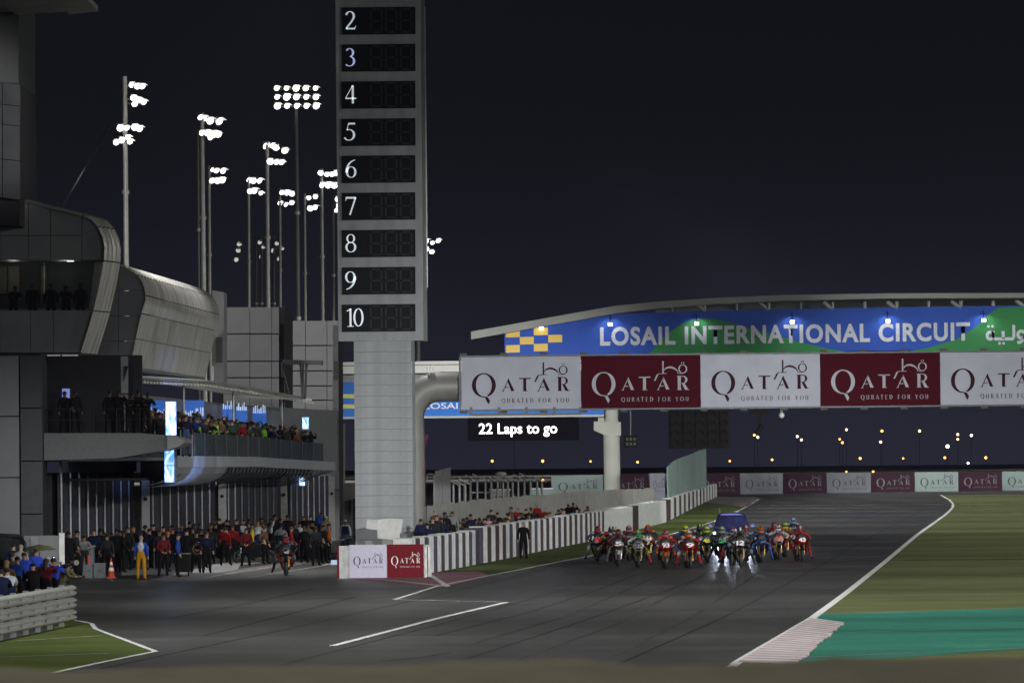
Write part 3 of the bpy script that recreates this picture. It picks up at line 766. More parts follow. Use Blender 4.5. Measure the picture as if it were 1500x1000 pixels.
# start light panel
sl = thing('start_lights', W(1024, 600, DG), 'unlit black start light panel of five columns hanging under the gantry', 'start lights')
mb = MB()
a, b = P(979, DG, 6), P(1069, DG, 6); za, zb_ = gz(1024, 656.5), gz(1024, 601)
mb.box(((a.x + b.x) / 2, DG + .15, (za + zb_) / 2), (b.x - a.x, .1, zb_ - za)); part('backing', mb, mat('matt dark board', (.02, .021, .022), .9, spec=.05), sl)
M_lens = mat('unlit lamp lens', (.02, .018, .017), .9, var=0, spec=.1)
M_hood = mat('black lamp hood', (.016, .016, .016), .85, spec=.1)
for i in range(5):
    cx = a.x + (b.x - a.x) * (i + .5) / 5 + .0
    mb = MB(); mb.box((cx, DG + .02, (za + zb_) / 2), ((b.x - a.x) / 5 * .62, .16, (zb_ - za) * .96)); col_ = part('lamp_column', mb, M_hood, sl)
    for j in range(4):
        cz = zb_ - (zb_ - za) * (j + .5) / 4
        mb = MB(); mb.tube((cx, DG - .06, cz), (cx, DG - .085, cz), .15, n=12, smooth=False); part('lens', mb, M_lens, col_)
        mb = MB(); rg = []
        for yy in (DG - .06, DG - .32):
            rg.append([(cx + .18 * math.cos(R(180 * q / 8)), yy, cz + .18 * math.sin(R(180 * q / 8))) for q in range(9)])
        mb.add(rg[0] + rg[1], [(q, q + 1, q + 10, q + 9) for q in range(8)]); part('hood', mb, mat('worn hood edge', (.05, .048, .042), .8, spec=.1), col_)
sg = thing('signal_box', W(924, 637, DG), 'small dark signal box hanging right of the cream bridge column', 'signal box')
mb = MB(); bx(914, 934, 637, 655, DG, .25, mb); part('housing', mb, M_hood, sg)
mb = MB()
for q in range(3): bx(917 + q * 5.5, 920.5 + q * 5.5, 641, 645, DG - .03, .03, mb); bx(917 + q * 5.5, 920.5 + q * 5.5, 648, 652, DG - .03, .03, mb)
part('lamp', mb, mat('dim signal glass', (.08, .08, .08), .6), sg)
mb = MB(); bx(923.3, 924.3, 600, 637, DG + .1, .05, mb); part('drop_rod', mb, M_steeld, sg)
cl = thing('gantry_camera', W(1112, 600, DG), 'black remote camera arm hanging below the second maroon gantry board', 'camera')
mb = MB(); bx(1099, 1125, 599, 606, DG, .2, mb); bx(1109, 1115, 606, 624, DG + .05, .15, mb); part('arm', mb, M_hood, cl)
mb = MB(); mb.tube(W(1117, 622, DG), W(1108, 636, DG), .1, .13, n=8); part('housing', mb, M_hood, cl)
c2 = thing('dome_camera', W(1145, 600, DG), 'small silver dome camera hanging below the gantry', 'camera')
mb = MB(); mb.ball(W(1145, 608, DG), .13); part('dome', mb, M_white, c2)
mb = MB(); bx(1143, 1147, 599, 606, DG, .1, mb); part('mount', mb, M_steeld, c2)

# ------------------------------------------------------------------ footbridge with circuit name
DB = 560
br_ = thing('circuit_bridge', P(1100, DB), 'curved roof bridge with the blue and green circuit name sign and sign lamps', 'bridge')
def poly_at(pts, D_, dep, m, name, root):
    mb = MB(); mb.slab([W(x, y, D_) for x, y in pts][::-1], (0, dep, 0)); return part(name, mb, m, root)
top = [(739, 483), (790, 476), (840, 469), (890, 460.5), (940, 458.5), (1000, 456), (1100, 453.5), (1300, 450.5), (1500, 447.5), (1750, 446)]
sign = poly_at([(739, 521)] + top + [(1750, 507)], DB, .6, M_blue, 'sign_face', br_)
def flat_at(pts, D_, m, name, root, off=.03):
    mb = MB(); mb.poly([Vector(W(x, y, D_)) - Vector((0, off, 0)) for x, y in pts][::-1]); return part(name, mb, m, root)
def ellp(cx, cy, rx, ry, a0, a1, n=24): return [(cx + rx * math.cos(R(a0 + (a1 - a0) * i / n)), cy - ry * math.sin(R(a0 + (a1 - a0) * i / n))) for i in range(n + 1)]
hill = [(948, 521), (958, 510), (970, 496), (985, 483), (1003, 472), (1022, 467), (1045, 467), (1070, 472), (1100, 481), (1140, 492), (1180, 503), (1215, 511), (1255, 517.5)]
flat_at(hill, DB, M_green, 'green_swoosh', sign)
h2 = [(1322, 516), (1360, 509), (1400, 497), (1430, 478), (1446, 462), (1462, 450.5), (1500, 449), (1750, 448), (1750, 508)]
flat_at(h2, DB, M_green, 'green_swoosh', sign)
for x, y in ((741, 482.5), (782, 479.5), (761.5, 493), (803, 490), (741, 505), (782, 503)):
    flat_at([(x, y + 11.5), (x, y + .6), (x + 20.5, y), (x + 20.5, y + 11)], DB, M_yel, 'yellow_check', sign)
text_fit('lettering', 'LOSAIL INTERNATIONAL CIRCUIT', W(879, 506.5, DB) , W(1421, 499, DB), 27.5 * DB / F, M_wlet, sign, bold=.034, space=1.13, yoff=-.06)
mb = MB(); s_ = DB / F; o_ = W(1444, 498, DB); T = lambda x, z: (o_.x + x * s_, DB - .06, o_.z + z * s_)
def apen(pts, w_=4.6): pen(mb, pts, w_, w_, T)
apen(arc(6.5, 6.5, 4.6, 5.2, 0, 360, 14)); apen([(10.5, 13), (11, 5), (14, 1.5), (40, 1.5), (41, 4), (41, 22)]); apen([(25.5, 1.5), (25.5, 13)])
apen(arc(52, 7.5, 5, 5.2, 0, 360, 14)); apen([(57, 8), (56, 1), (51, -3.5), (46, -4)])
for x, z in ((4, 20), (10, 20), (20, -5), (26, -5)): apen([(x - 1.8, z), (x + 1.8, z)], 3.6)
apen([(64, 3), (72, 2), (72, 12)]); apen([(80, -2), (80, 22)])
part('arabic_lettering', mb, M_wlet, sign)
roofp = [(690, 497), (690, 485.5), (760, 473), (840, 458.5), (900, 448), (960, 442), (1050, 436), (1150, 432), (1300, 429.5), (1500, 429), (1750, 430), (1750, 436), (1500, 436), (1300, 437), (1150, 440), (1050, 445), (960, 452), (900, 459), (840, 470), (760, 484), (739, 488)]
poly_at(roofp[::-1][::-1], DB - 1.2, 5, M_roof, 'curved_roof', br_)
# truss members between roof and sign
for i, px in enumerate(range(985, 1700, 47)):
    yt, yb = 444 - (px - 985) * .008, 457 - (px - 985) * .012
    mb = MB(); p, q = W(px, yt, DB), W(px, yb, DB); mb.tube((p.x, DB + .2, p.z), (q.x, DB + .2, q.z), .16, n=6)
    if i % 2: r_ = W(px - 14, yt, DB); mb.tube((r_.x, DB + .2, r_.z), (q.x, DB + .2, q.z), .22, n=6)
    part('truss_strut', mb, M_roof, br_)
poly_at([(960, 459), (1100, 453), (1300, 450), (1750, 447), (1750, 437), (1300, 438), (1100, 442), (960, 453)][::-1], DB + 3, .3, mat('dim soffit', (.3, .3, .29), .7), 'soffit', br_)
for px, py in ((793, 481), (894, 475), (1020.5, 474), (1160.5, 471.5), (1300.5, 470), (1441, 469)):
    lp = MB(); p = W(px, py, DB - .45); lp.box((p.x, p.y, p.z), (.42, .22, .3)); la = part('sign_lamp', lp, M_lampw, br_)
    mb = MB(); mb.box((p.x, p.y + .1, p.z + .22), (.5, .3, .08)); mb.tube((p.x, p.y, p.z + .3), (p.x, DB + .2, p.z + 1.2), .04, n=5); part('lamp_arm', mb, M_hood, la)
    l = bpy.data.lights.new('sign_lamp_glow', 'SPOT'); l.energy = 90; l.color = (.95, .97, 1); l.spot_size = R(150); l.spot_blend = .6; l.shadow_soft_size = .2
    lo = bpy.data.objects.new('sign_lamp_glow', l); COL.objects.link(lo); lo.location = (p.x, p.y - .6, p.z + .4); lo.rotation_euler = (Vector((p.x, DB, p.z - 1.6)) - Vector(lo.location)).to_track_quat('-Z', 'Y').to_euler()
# cream column with corbel
pl = thing('bridge_column', P(897, DB + 2), 'thick cream concrete column with a corbel carrying the footbridges', 'column')
p0, p1 = P(897.5, DB + 2), W(896, 600, DB + 2); rad = 12 * (DB + 2) / F
mb = MB(); mb.tube((p0.x, DB + 2, 0), (p0.x - .05, DB + 2, W(897, 628, DB).z), rad * 1.04, rad, n=20, cap=False); part('shaft', mb, M_pillar, pl)
mb = MB(); mb.tube((p0.x - .05, DB + 2, W(897, 628, DB).z), (p0.x - .05, DB + 2, W(897, 560, DB).z), rad * .86, n=20); part('upper_shaft', mb, M_pillar, pl)
poly_at([(870, 617), (870, 630), (886, 637), (909.5, 638), (909.5, 618)], DB + 1.2, 1.6, M_pillar, 'corbel', pl)
poly_at([(876, 607), (876, 617), (885, 617), (885, 607)], DB + 1.2, 1.2, M_pillar, 'bearing', pl)
# lower bridge running left to the pit building
lb = thing('pit_footbridge', P(690, DB + 1), 'lower footbridge behind the tower with a blue circuit banner and pale steel beam', 'bridge')
poly_at([(440, 612), (440, 560), (885, 556.5), (885, 607)], DB + .8, .4, M_blue2, 'banner', lb)
mb = MB(); yy = DB + .76
text_fit('lettering', 'LOSAIL CIRCUIT', W(621.5, 599, DB + .7), W(760, 597.3, DB + .7), 9 * DB / F, M_wlet, kids(lb)[0], bold=.015, yoff=0)
poly_at([(440, 614), (440, 611), (885, 607), (885, 610)], DB + .2, 1.4, M_roof, 'lower_beam', lb)
poly_at([(440, 548), (440, 531), (885, 526), (885, 543)], DB + .2, 1.4, mat('bright bridge beam', (.62, .62, .58), .5, var=.05, scale=.5), 'upper_beam', lb)
poly_at([(440, 537), (440, 535.6), (885, 530.6), (885, 532)], DB + .1, .2, M_steeld, 'beam_joint', lb)
poly_at([(440, 560), (440, 546), (885, 541), (885, 557)], DB + 2.6, .2, mat('bridge inner wall', (.25, .25, .25), .6), 'inner_wall', lb)
for y in (577, 592): poly_at([(470, y + 6), (470, y), (521, y), (521, y + 6)], DB + .75, .03, M_yel2, 'yellow_stripe', lb)
# ------------------------------------------------------------------ race control block (near left)
def face(root, pts, D_, m, name, dep=.3):
    mb = MB(); mb.slab([W(x, y, D_) for x, y in pts][::-1], (0, dep, 0)); return part(name, mb, m, root)
DA = 225
A = thing('race_control_building', P(60, DA), 'dark panelled race control building with curved metal edge and long tinted window at far left', 'building')
# upper cladding rows as separate panels, following the sloping top
topA = [(-160, 262), (0, 287), (42, 297.5), (74, 305), (120, 317), (133, 322.5), (142, 332), (149, 347), (152, 362), (152, 381)]
def topy(x): return interp(topA, x)
for x0, x1 in ((-160, -80), (-80, 0), (0, 42), (42, 74), (74, 120)):
    midy = 345 - (x0 > 40) * 0
    for (ya, yb) in ((None, midy - .4), (midy + .4, 380.5)):
        p = [(x0 + .4, yb), (x1 - .4, yb), (x1 - .4, ya or topy(x1 - .4)), (x0 + .4, ya or topy(x0 + .4))]
        face(A, p, DA, M_clad, 'wall_panel', .25)
face(A, [(120.4, 380.5), (152, 380.5), (152, 362), (149, 347), (142, 332), (133, 322.5), (120.4, 317)], DA, M_clad, 'wall_panel', .25)
for x0, x1, x1b in ((-160, -80, -80), (-80, 0, 0), (0, 45, 45), (45, 78, 78), (78, 138, 118)):
    face(A, [(x0 + .4, 516), (x1b - .4, 516), ((x1b + x1) / 2 + (x1 > 100) * 2 - .4, 485), (x1 - .4, 454.5), (x0 + .4, 454.5)] if x1 > 100 else [(x0 + .4, 516), (x1 - .4, 516), (x1 - .4, 454.5), (x0 + .4, 454.5)], DA, M_clad, 'wall_panel', .25)
face(A, [(-160, 516), (117, 516), (136, 454), (-160, 454)], DA + .5, M_joint, 'core_wall', 2.5)
face(A, [(-160, 382), (151, 381), (151, 362), (146, 347), (140, 332), (120, 318), (0, 288.5), (-160, 263)], DA + .5, M_joint, 'core_wall', 2.5)
face(A, [(-160, 454), (140, 454), (150, 381), (-160, 381)], DA + 2.8, mat('dim room wall', (.1, .11, .11), .8, var=.3, scale=.8), 'room_back_wall', .1)
for px_, w_ in ((-20, 30), (12, 16), (60, 8)): face(A, [(px_, 430), (px_ + w_, 430), (px_ + w_, 390), (px_, 390)], DA + 2.7, mat('pale notice board', (.3, .3, .26), .8), 'notice_board', .05)
for lx in (20, 95):
    l = bpy.data.lights.new('room_lamp', 'POINT'); l.energy = 14; l.color = (1, .95, .85); l.shadow_soft_size = .2; lo = bpy.data.objects.new('room_lamp', l); COL.objects.link(lo); lo.location = W(lx, 388, DA + 1.5)
for x0, x1, xt in ((-160, -60, -60), (-60, 64, 64), (65.5, 130, 139)):
    face(A, [(x0, 452), (x1, 452), (xt, 383.5), (x0, 383.5)], DA + .12, mat('tinted pane', (.01, .012, .013), .15, alpha=.5, var=0, spec=.4), 'window_pane', .03)
mb = MB(); bx(98, 108, 381.5, 383.2, DA - .02, .05, mb); part('strip_lamp', mb, mat('small white lamp', (.8, .8, .8), .5, emit=(.9, 1, .95), es=1.2), A)
# curved metal edge of the block: ribs of brushed metal sweeping round the nose
prof = [(118, 516.5), (123, 500), (130, 478), (137, 454), (144, 425), (149, 400), (152, 381), (153, 362), (150, 347), (143, 332), (134, 322), (120, 316.5), (60, 302), (0, 286.5), (-160, 260)]
off = Vector((4.2 * .0456 + .0, 4.2, 0))
def shell(root, prof, D_, D2, sl, m, name, seg=1, thick=.12):
    pr = [W(x, y, D_) for x, y in prof]
    for i in range(len(pr) - 1):
        for k in range(seg):
            ya, yb = (D2 - D_) * k / seg, (D2 - D_) * (k + .985) / seg
            a, b = pr[i], pr[i + 1]; n_ = Vector((-(b.z - a.z), 0, b.x - a.x)).normalized() * -thick
            mb = MB(); o1, o2 = Vector((sl * ya, ya, 0)), Vector((sl * yb, yb, 0))
            q = [a + o1, a + o2, b + o2, b + o1]
            mb.add([v for v in q] + [v - n_ for v in q], [(0, 1, 2, 3), (7, 6, 5, 4), (0, 4, 5, 1), (1, 5, 6, 2), (2, 6, 7, 3), (3, 7, 4, 0)], 0, False)
            part(name, mb, m, root)
def shell_smooth(root, prof, D_, D2, sl, m, name, rows, seg):
    """curved shell split into rows (index ranges of prof) and seg bays in depth, smooth shaded, ribbed"""
    pr = [W(x, y, D_) for x, y in prof]
    for (i0, i1) in rows:
        pr = [W(x, y, D_) for x, y in prof]; pr[i1] = pr[i1].lerp(pr[i1 - 1], .05 / max(.06, (pr[i1] - pr[i1 - 1]).length)) if (pr[i1] - pr[i1 - 1]).length > .12 else pr[i1]
        for k in range(seg):
            ya, yb = (D2 - D_) * k / seg, (D2 - D_) * (k + .99) / seg
            mb = MB(); nr = 24; vs = []; fs = []
            for j in range(nr + 1):
                y = lerp(ya, yb, j / nr)
                for i in range(i0, i1 + 1):
                    v = pr[i]; r_ = .07 * (1 - math.cos(2 * math.pi * j / 6)) / 2
                    nb_ = pr[min(i + 1, len(pr) - 1)] - pr[max(i - 1, 0)]
                    n_ = Vector((nb_.z, 0, -nb_.x)).normalized() * r_
                    vs.append((v.x + sl * y + n_.x, v.y + y, v.z + n_.z))
            c = i1 - i0 + 1
            for j in range(nr):
                for i in range(c - 1): fs.append((j * c + i, (j + 1) * c + i, (j + 1) * c + i + 1, j * c + i + 1))
            mb.add(vs, fs, 0, True); part(name, mb, m, root)
shell_smooth(A, prof, DA - .1, DA + 2.2, .22, M_skin, 'metal_edge', [(0, 3), (3, 6), (6, 9), (9, 11), (11, 14)], 1)
# lower levels
def wallp(px0, px1, py0, py1, D_, m, nu, nv, root, name='wall_panel', gap=.05):
    a, b = W(px0, py1, D_), W(px1, py0, D_)
    panels(root, (a.x, D_, a.z), (b.x - a.x, 0, 0), (0, 0, b.z - a.z), nu, nv, m, name, gap)
wallp(-160, 28, 520, 880, DA - 3, M_clad, 4, 4, A)
wallp(31, 62, 520, 830, DA - 2.5, mat('darkest cladding', (.045, .048, .052), .5, var=.1), 1, 4, A)
face(A, [(-160, 850), (60, 850), (60, 517), (-160, 517)], DA - 2, M_joint, 'core_wall', 3)
face(A, [(60, 634), (208, 634), (208, 520), (60, 520)], DA + 5, M_dark, 'gallery_back_wall', .3)
wallp(177, 188.5, 521, 632, DA + 1.5, mat('mid grey pier', (.2, .21, .22), .5), 1, 2, A, 'pier')
face(A, [(181, 558), (188, 536), (181, 536)], DA + 1.4, M_joint, 'painted_triangle', .05)
face(A, [(62, 526), (67, 526), (66, 630), (62, 630)], DA + .5, MATS['mid grey pier'], 'pier', .2)
mb = MB(); bx(69, 88, 519.5, 521.2, DA + .5, .1, mb); bx(91, 114, 519.5, 521.2, DA + .5, .1, mb); part('soffit_lamp', mb, mat('dim lamp strip', (.5, .5, .5), .5, emit=(.8, .8, .75), es=.25), A)
face(A, [(91, 606), (102, 588), (102, 569), (91, 569)], DA + 4.5, mat('dim blue screen', (.1, .1, .3), .5, emit=(.3, .4, .9), es=.5), 'screen', .1)
# projecting gallery slab with a rounded, brighter tip
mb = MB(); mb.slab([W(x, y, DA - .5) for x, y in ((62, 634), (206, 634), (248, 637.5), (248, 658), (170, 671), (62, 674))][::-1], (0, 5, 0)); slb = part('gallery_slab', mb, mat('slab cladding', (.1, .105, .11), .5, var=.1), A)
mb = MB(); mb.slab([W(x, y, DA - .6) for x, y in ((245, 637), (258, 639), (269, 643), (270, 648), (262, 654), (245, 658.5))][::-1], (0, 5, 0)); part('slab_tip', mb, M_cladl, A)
for k in range(5):
    mb = MB(); x0 = 68 + k * 34; a = W(x0, 634, DA - .4); mb.tube((a.x, DA - .2, a.z), (a.x, DA - .2, a.z + .95), .025, n=5)
    part('railing_post', mb, M_joint, slb)
for zz in (.5, .93):
    mb = MB(); a, b = W(68, 634, DA), W(232, 635, DA); mb.tube((a.x, DA - .2, a.z + zz), (b.x, DA - .2, a.z + zz), .018, n=5); part('rail', mb, M_joint, slb)
# near garage front below the slab
def garage(px0, px1, D0, D1, ytop, n, root, ledge=True, bandpy=None):
    a, b = P(px0, D0), P(px1, D1); zt_ = W(px0, ytop, D0).z; d = (b - a); nrm = Vector((d.y, -d.x, 0)).normalized()
    U = d / n
    me = None
    for i in range(n):
        o_ = a + U * i
        mb = MB(); q = [Vector((0, 0, 0)), U * .97, U * .97 + Vector((0, 0, zt_)), Vector((0, 0, zt_))]
        mb.slab(q, -nrm * .08)
        if me is None: me = mb.mesh('door_panel', M_door)
        link('door_panel', me, root, o_ - wloc(root))
        c = o_ + U * .02 + nrm * .08
        mb = MB(); mb.box((c.x, c.y, zt_ / 2), (.075, .06, zt_ - .02), 0, math.atan2(d.y, d.x)); part('door_post', mb, M_post, root)
    mb = MB(); mb.slab([a - nrm * .3, b - nrm * .3, b - nrm * .3 + Vector((0, 0, zt_)), a - nrm * .3 + Vector((0, 0, zt_))], -nrm * .2); part('door_backing', mb, M_dark, root)
    return a, b, zt_, nrm
g1 = thing('pit_garage', P(95, 228), 'dark pit garage front with bright vertical posts under the gallery slab', 'garage', 'pit garage fronts')
a, b, zt_, nrm = garage(88, 198, 229, 252, 692, 9, g1)
mb = MB(); mb.slab([a + nrm * .1 + Vector((0, 0, zt_)), b + nrm * .1 + Vector((0, 0, zt_)), b + nrm * .1 + Vector((0, 0, zt_ + .58)), a + nrm * .1 + Vector((0, 0, zt_ + .58))], -nrm * .1); part('fascia', mb, mat('blue grey fascia', (.2, .215, .27), .35, metal=.3, var=.2, scale=2), g1)
FAC = [(205, 248), (323, 283), (410, 305), (495, 328)]
g2 = thing('pit_garage', P(210, 250), 'pit garage front with pale pillar directly left of the terrace hull', 'garage', 'pit garage fronts')
a, b, zt_, nrm = garage(222, 316, 254, 281, 700, 8, g2)
g3 = thing('pit_garage', P(330, 284), 'middle pit garage front under the curved terrace hull', 'garage', 'pit garage fronts')
garage(333, 408, 286, 304, 699, 8, g3)
g4 = thing('pit_garage', P(420, 307), 'far pit garage front below the panelled stair tower', 'garage', 'pit garage fronts')
garage(425, 482, 309, 324, 698, 7, g4)
for root, px, D_, w_ in ((g2, 215, 251, 11), (g3, 327, 284, 11), (g4, 417, 306, 9), (g4, 487, 326, 8)):
    a, b = P(px - w_ / 2, D_), P(px + w_ / 2, D_); h = W(px, 697, D_).z
    mb = MB(); mb.box(((a.x + b.x) / 2, D_ - .3, h / 2), (b.x - a.x, .5, h)); pp_ = part('pillar', mb, mat('pale pillar', (.34, .34, .34), .6), root)
    mb = MB(); mb.tube(((a.x + b.x) / 2, D_ - .56, h - 1.0), ((a.x + b.x) / 2, D_ - .62, h - 1.0), .09, n=8); part('pillar_lamp', mb, M_joint, pp_)
# wall above garages behind terrace
mb = MB(); pts = [P(*t) for t in FAC]
for i in range(3):
    a, b = pts[i], pts[i + 1]
    mb.quad((a.x, a.y + .9, 3.9), (b.x, b.y + .9, 3.9), (b.x, b.y + .9, 7.6), (a.x, a.y + .9, 7.6))
solo('terrace_back_wall', mb, M_clad, 'shadowed wall behind the crowded terrace above the garages', 'wall')

# ------------------------------------------------------------------ second block with curved, ribbed metal shell
B = thing('curved_shell_building', P(190, 236), 'pit building block with a rounded ribbed metal shell overhanging the terrace', 'building')
D0, D1 = 236, 267
profB = [(190, 536), (195, 515), (199, 495), (203, 476), (207, 458), (211, 446), (213, 440), (213, 432), (211, 421), (207, 411), (201, 403), (192, 396), (183, 391), (170, 388), (140, 384)]
shell_smooth(B, profB, D0, D1, .047, M_skin, 'shell_panel', [(0, 2), (2, 4), (4, 7), (7, 10), (10, 12), (12, 14)], 7)
for (y0_, y1_) in ((384, 425), (426, 462), (463, 499), (500, 536)):
    xr = lambda y: interp([(384, 140), (388, 170), (396, 192), (403, 201), (411, 207), (421, 211), (432, 213), (446, 211), (476, 203), (495, 199), (536, 190)], y)
    for xa, xb in ((90, 173), (174, 400)):
        ys = [y0_ + (y1_ - y0_) * k / 5 for k in range(6)]
        pr_ = [(min(xb, xr(y)), y) for y in ys]
        if xb == 400: pts_ = [(xa, y1_)] + [(x, y) for x, y in pr_[::-1] if x > xa] + [(xa, max(y0_, 388))]
        else: pts_ = [(xa, y1_)] + pr_[::-1] + [(xa, y0_)]
        if len(pts_) > 3: face(B, pts_, D0 + .05, M_clad, 'end_panel', .2)
# end face at far end closing the shell, plus louvre bay
mb = MB(); pr = [W(x, y, D0) for x, y in profB]; base = W(60, 536, D0)
mb.poly([v + Vector((.047 * (D1 - D0), D1 - D0, 0)) for v in pr] + [Vector((base.x, D1, base.z))]); mb.slab([pr[0] + Vector((0, .1, .02)), Vector((base.x, D0 + .1, base.z + .02)), Vector((base.x, D1, base.z + .02)), pr[0] + Vector((.047 * (D1 - D0), D1 - D0, .02))], (0, 0, -.15)); part('soffit', mb, M_clad, B)
lv = thing('louvre_bay', P(320, 272), 'narrow bay with dark louvres between the shell and the grey stair tower', 'building')
face(lv, [(311, 560), (328, 560), (328, 428), (311, 425)], 272, M_cladl, 'wall_panel', 3)
for k in range(13):
    mb = MB(); bx(316, 326, 494 + k * 2.9, 495.6 + k * 2.9, 271.9, .1, mb); part('louvre', mb, M_joint, lv)
face(lv, [(309, 560), (313, 560), (313, 536), (309, 536)], 271.5, M_steel, 'bracket', .4)

# panelled stair towers
S1 = thing('stair_tower', P(372, 308), 'grey panelled stair tower with dark joints behind the shell building', 'building', 'panelled towers')
wallp(318, 366, 449, 700, 308, M_cladl, 1, 1, S1) if False else None
ysA = [449, 489, 529, 553, 600, 650, 702]
xsA = [327, 366, 398, 409]
for i in range(3):
    for j in range(len(ysA) - 1): wallp(xsA[i] + .3, xsA[i + 1] - .3, ysA[j] + .5, ysA[j + 1] - .5, 308, M_cladl, 1, 1, S1, gap=.02)
wallp(409.5, 417, 449, 702, 308.6, M_clad, 1, 3, S1)
face(S1, [(320, 702), (416.5, 702), (416.5, 450), (320, 450)], 308.5, M_joint, 'core_wall', 12)
for k in range(12):
    mb = MB(); bx(410.5, 416, 513 + k * 2.6, 514.3 + k * 2.6, 308.2, .1, mb); part('louvre', mb, M_joint, S1)
S2 = thing('stair_tower', P(455, 331), 'tall grey panelled stair tower right beside the footbridge end', 'building', 'panelled towers')
ysB = [469, 506, 543, 565, 586, 625, 661, 703, 722, 800]
xsB = [417, 447.5, 479, 488]
for i in range(3):
    for j in range(len(ysB) - 1): wallp(xsB[i] + .3, xsB[i + 1] - .3, ysB[j] + .5, ysB[j + 1] - .5, 331, M_cladl, 1, 1, S2, gap=.02)
wallp(488.5, 495.5, 469, 800, 331.6, M_cladl, 1, 4, S2)
face(S2, [(405, 812), (495, 812), (495, 470), (405, 470)], 331.7, M_joint, 'core_wall', 10)
for k in range(12):
    mb = MB(); bx(489.5, 495, 529 + k * 2.4, 530.2 + k * 2.4, 331.3, .1, mb); part('louvre', mb, M_joint, S2)
S3 = thing('pit_exit_building', P(508, 345), 'low plain grey building seen between the stair tower and the lap tower', 'building')
face(S3, [(494, 812), (524, 812), (524, 708), (494, 708)], 345, mat('warm grey wall', (.15, .145, .14), .7, var=.1), 'wall', 6)
face(S3, [(495, 708), (505, 708), (505, 620), (495, 622)], 344, mat('cream column paint', (.27, .26, .22), .6), 'column', .8)
face(S3, [(517, 800), (522, 800), (522, 730), (517, 730)], 344.6, M_joint, 'doorway', .3)

# ------------------------------------------------------------------ tall clad tower and roof overhang at top left
T1 = thing('clad_column', P(5, 222), 'tall metal clad tower rising behind the race control roof with mirror reflections of floodlights', 'building')
face(T1, [(-160, 125), (27, 125), (27, -60), (-160, -60)], 226, mat('dim upper cladding', (.06, .064, .062), .5, metal=.3, var=.1), 'upper_wall', 8)
M_shiny = mat('mirror cladding', (.3, .31, .33), .16, metal=.9, var=.12, scale=1.5, bump=.5)
ys_ = [(124, 155), (156, 184), (185, 235), (236, 292)]
for ya, yb in ys_:
    for xa, xb in ((-160, -60), (-59, 3), (4, 29)):
        sk = .12
        mb = MB(); mb.slab([W(xa, yb + (xa) * sk - 3, 222), W(xb, yb + xb * sk - 3, 222), W(xb, ya + xb * sk - 3, 222), W(xa, ya + xa * sk - 3, 222)][::-1][::-1], (0, .3, 0)); part('cladding_panel', mb, M_shiny, T1)
face(T1, [(-160, 330), (28.5, 330), (28.5, 122), (-160, 110)], 222.6, M_joint, 'core', 8)
rf = thing('roof_overhang', W(60, 10, 222), 'pale roof overhang crossing the top left corner', 'roof')
mb = MB(); a, b = W(-200, 24, 226), W(143, 17, 226)
z0 = a.z
for k in range(7):
    y0_, y1_ = 206 + k * 2.9, 206 + (k + .97) * 2.9
    for xx0, xx1 in ((a.x, W(22, 20, 226).x), (W(22.6, 20, 226).x, W(100, 20, 226).x), (W(101, 20, 226).x, b.x - (6 - k) * .0)):
        mb = MB(); mb.slab([(xx0, y0_, z0 - .0), (xx0, y1_, z0), (xx1, y1_, z0 + .12), (xx1, y0_, z0 + .12)], (0, 0, .2)); part('soffit_panel', mb, mat('pale soffit', (.24, .24, .235), .55, var=.12, scale=.6), rf)

# ------------------------------------------------------------------ crowded terrace: floor, hull, balustrade, canopy
TF = [(262, 232), (330, 258), (400, 285), (490, 318)]
TR = thing('terrace', P(262, 232, 4.8), 'curved terrace balcony with a ribbed hull and glass balustrade above the garages', 'balcony')
NS = 44; fr = []
for i in range(NS + 1):
    px = 258 + (490 - 258) * i / NS; D_ = interp(TF, px); fr.append(P(px, D_, 4.8))
def zfl(i): return 4.82 - .25 * max(0, (i / NS - .5)) * 2
mb = MB()
for i in range(NS):
    a, b = fr[i], fr[i + 1]; mb.slab([(a.x - 5.5, a.y, zfl(i)), (a.x, a.y, zfl(i)), (b.x, b.y, zfl(i + 1)), (b.x - 5.5, b.y, zfl(i + 1))], (0, 0, -.12))
part('floor_slab', mb, M_conc, TR)
mb = MB()
M_hull = mat('smooth hull cladding', (.3, .31, .33), .4, metal=.3, var=.08, scale=.6)
for i in range(NS):
    a, b = fr[i], fr[i + 1]; za, zb2 = zfl(i) - .13, zfl(i + 1) - .13
    mb.quad((a.x + .05, a.y - .02, za - .28), (b.x + .05, b.y - .02, zb2 - .28), (b.x + .05, b.y - .02, zb2 + .2), (a.x + .05, a.y - .02, za + .2))
part('edge_band', mb, M_hull, TR)
M_rib = mat('dark hull rib', (.1, .105, .115), .45, metal=.4, var=.1)
for i in range(NS):
    a, b = fr[i], fr[i + 1]; smooth_ = i < 14; zt2 = zfl(i) - .42
    depth = .82 * min(1, (NS - i) / 6 + .1) * (1 if i > 1 else .9)
    if 26 < i < 31: depth *= .8 + .05 * abs(i - 28.5)
    mb = MB(); st_ = []
    for k in range(6):
        t = k / 5 * math.pi / 2; st_.append((-1.9 * (1 - math.cos(t)) * 1.0, -depth * math.sin(t)))
    for k in range(5):
        p, q = st_[k], st_[k + 1]; f_ = .98 if smooth_ else .62
        bb = a.lerp(b, f_)
        mb.quad((a.x + p[0], a.y, zt2 + p[1]), (bb.x + p[0], bb.y, zt2 + p[1]), (bb.x + q[0], bb.y, zt2 + q[1]), (a.x + q[0], a.y, zt2 + q[1]))
    part('hull_panel' if smooth_ else 'hull_rib', mb, M_hull if smooth_ else M_rib, TR)
mb = MB()
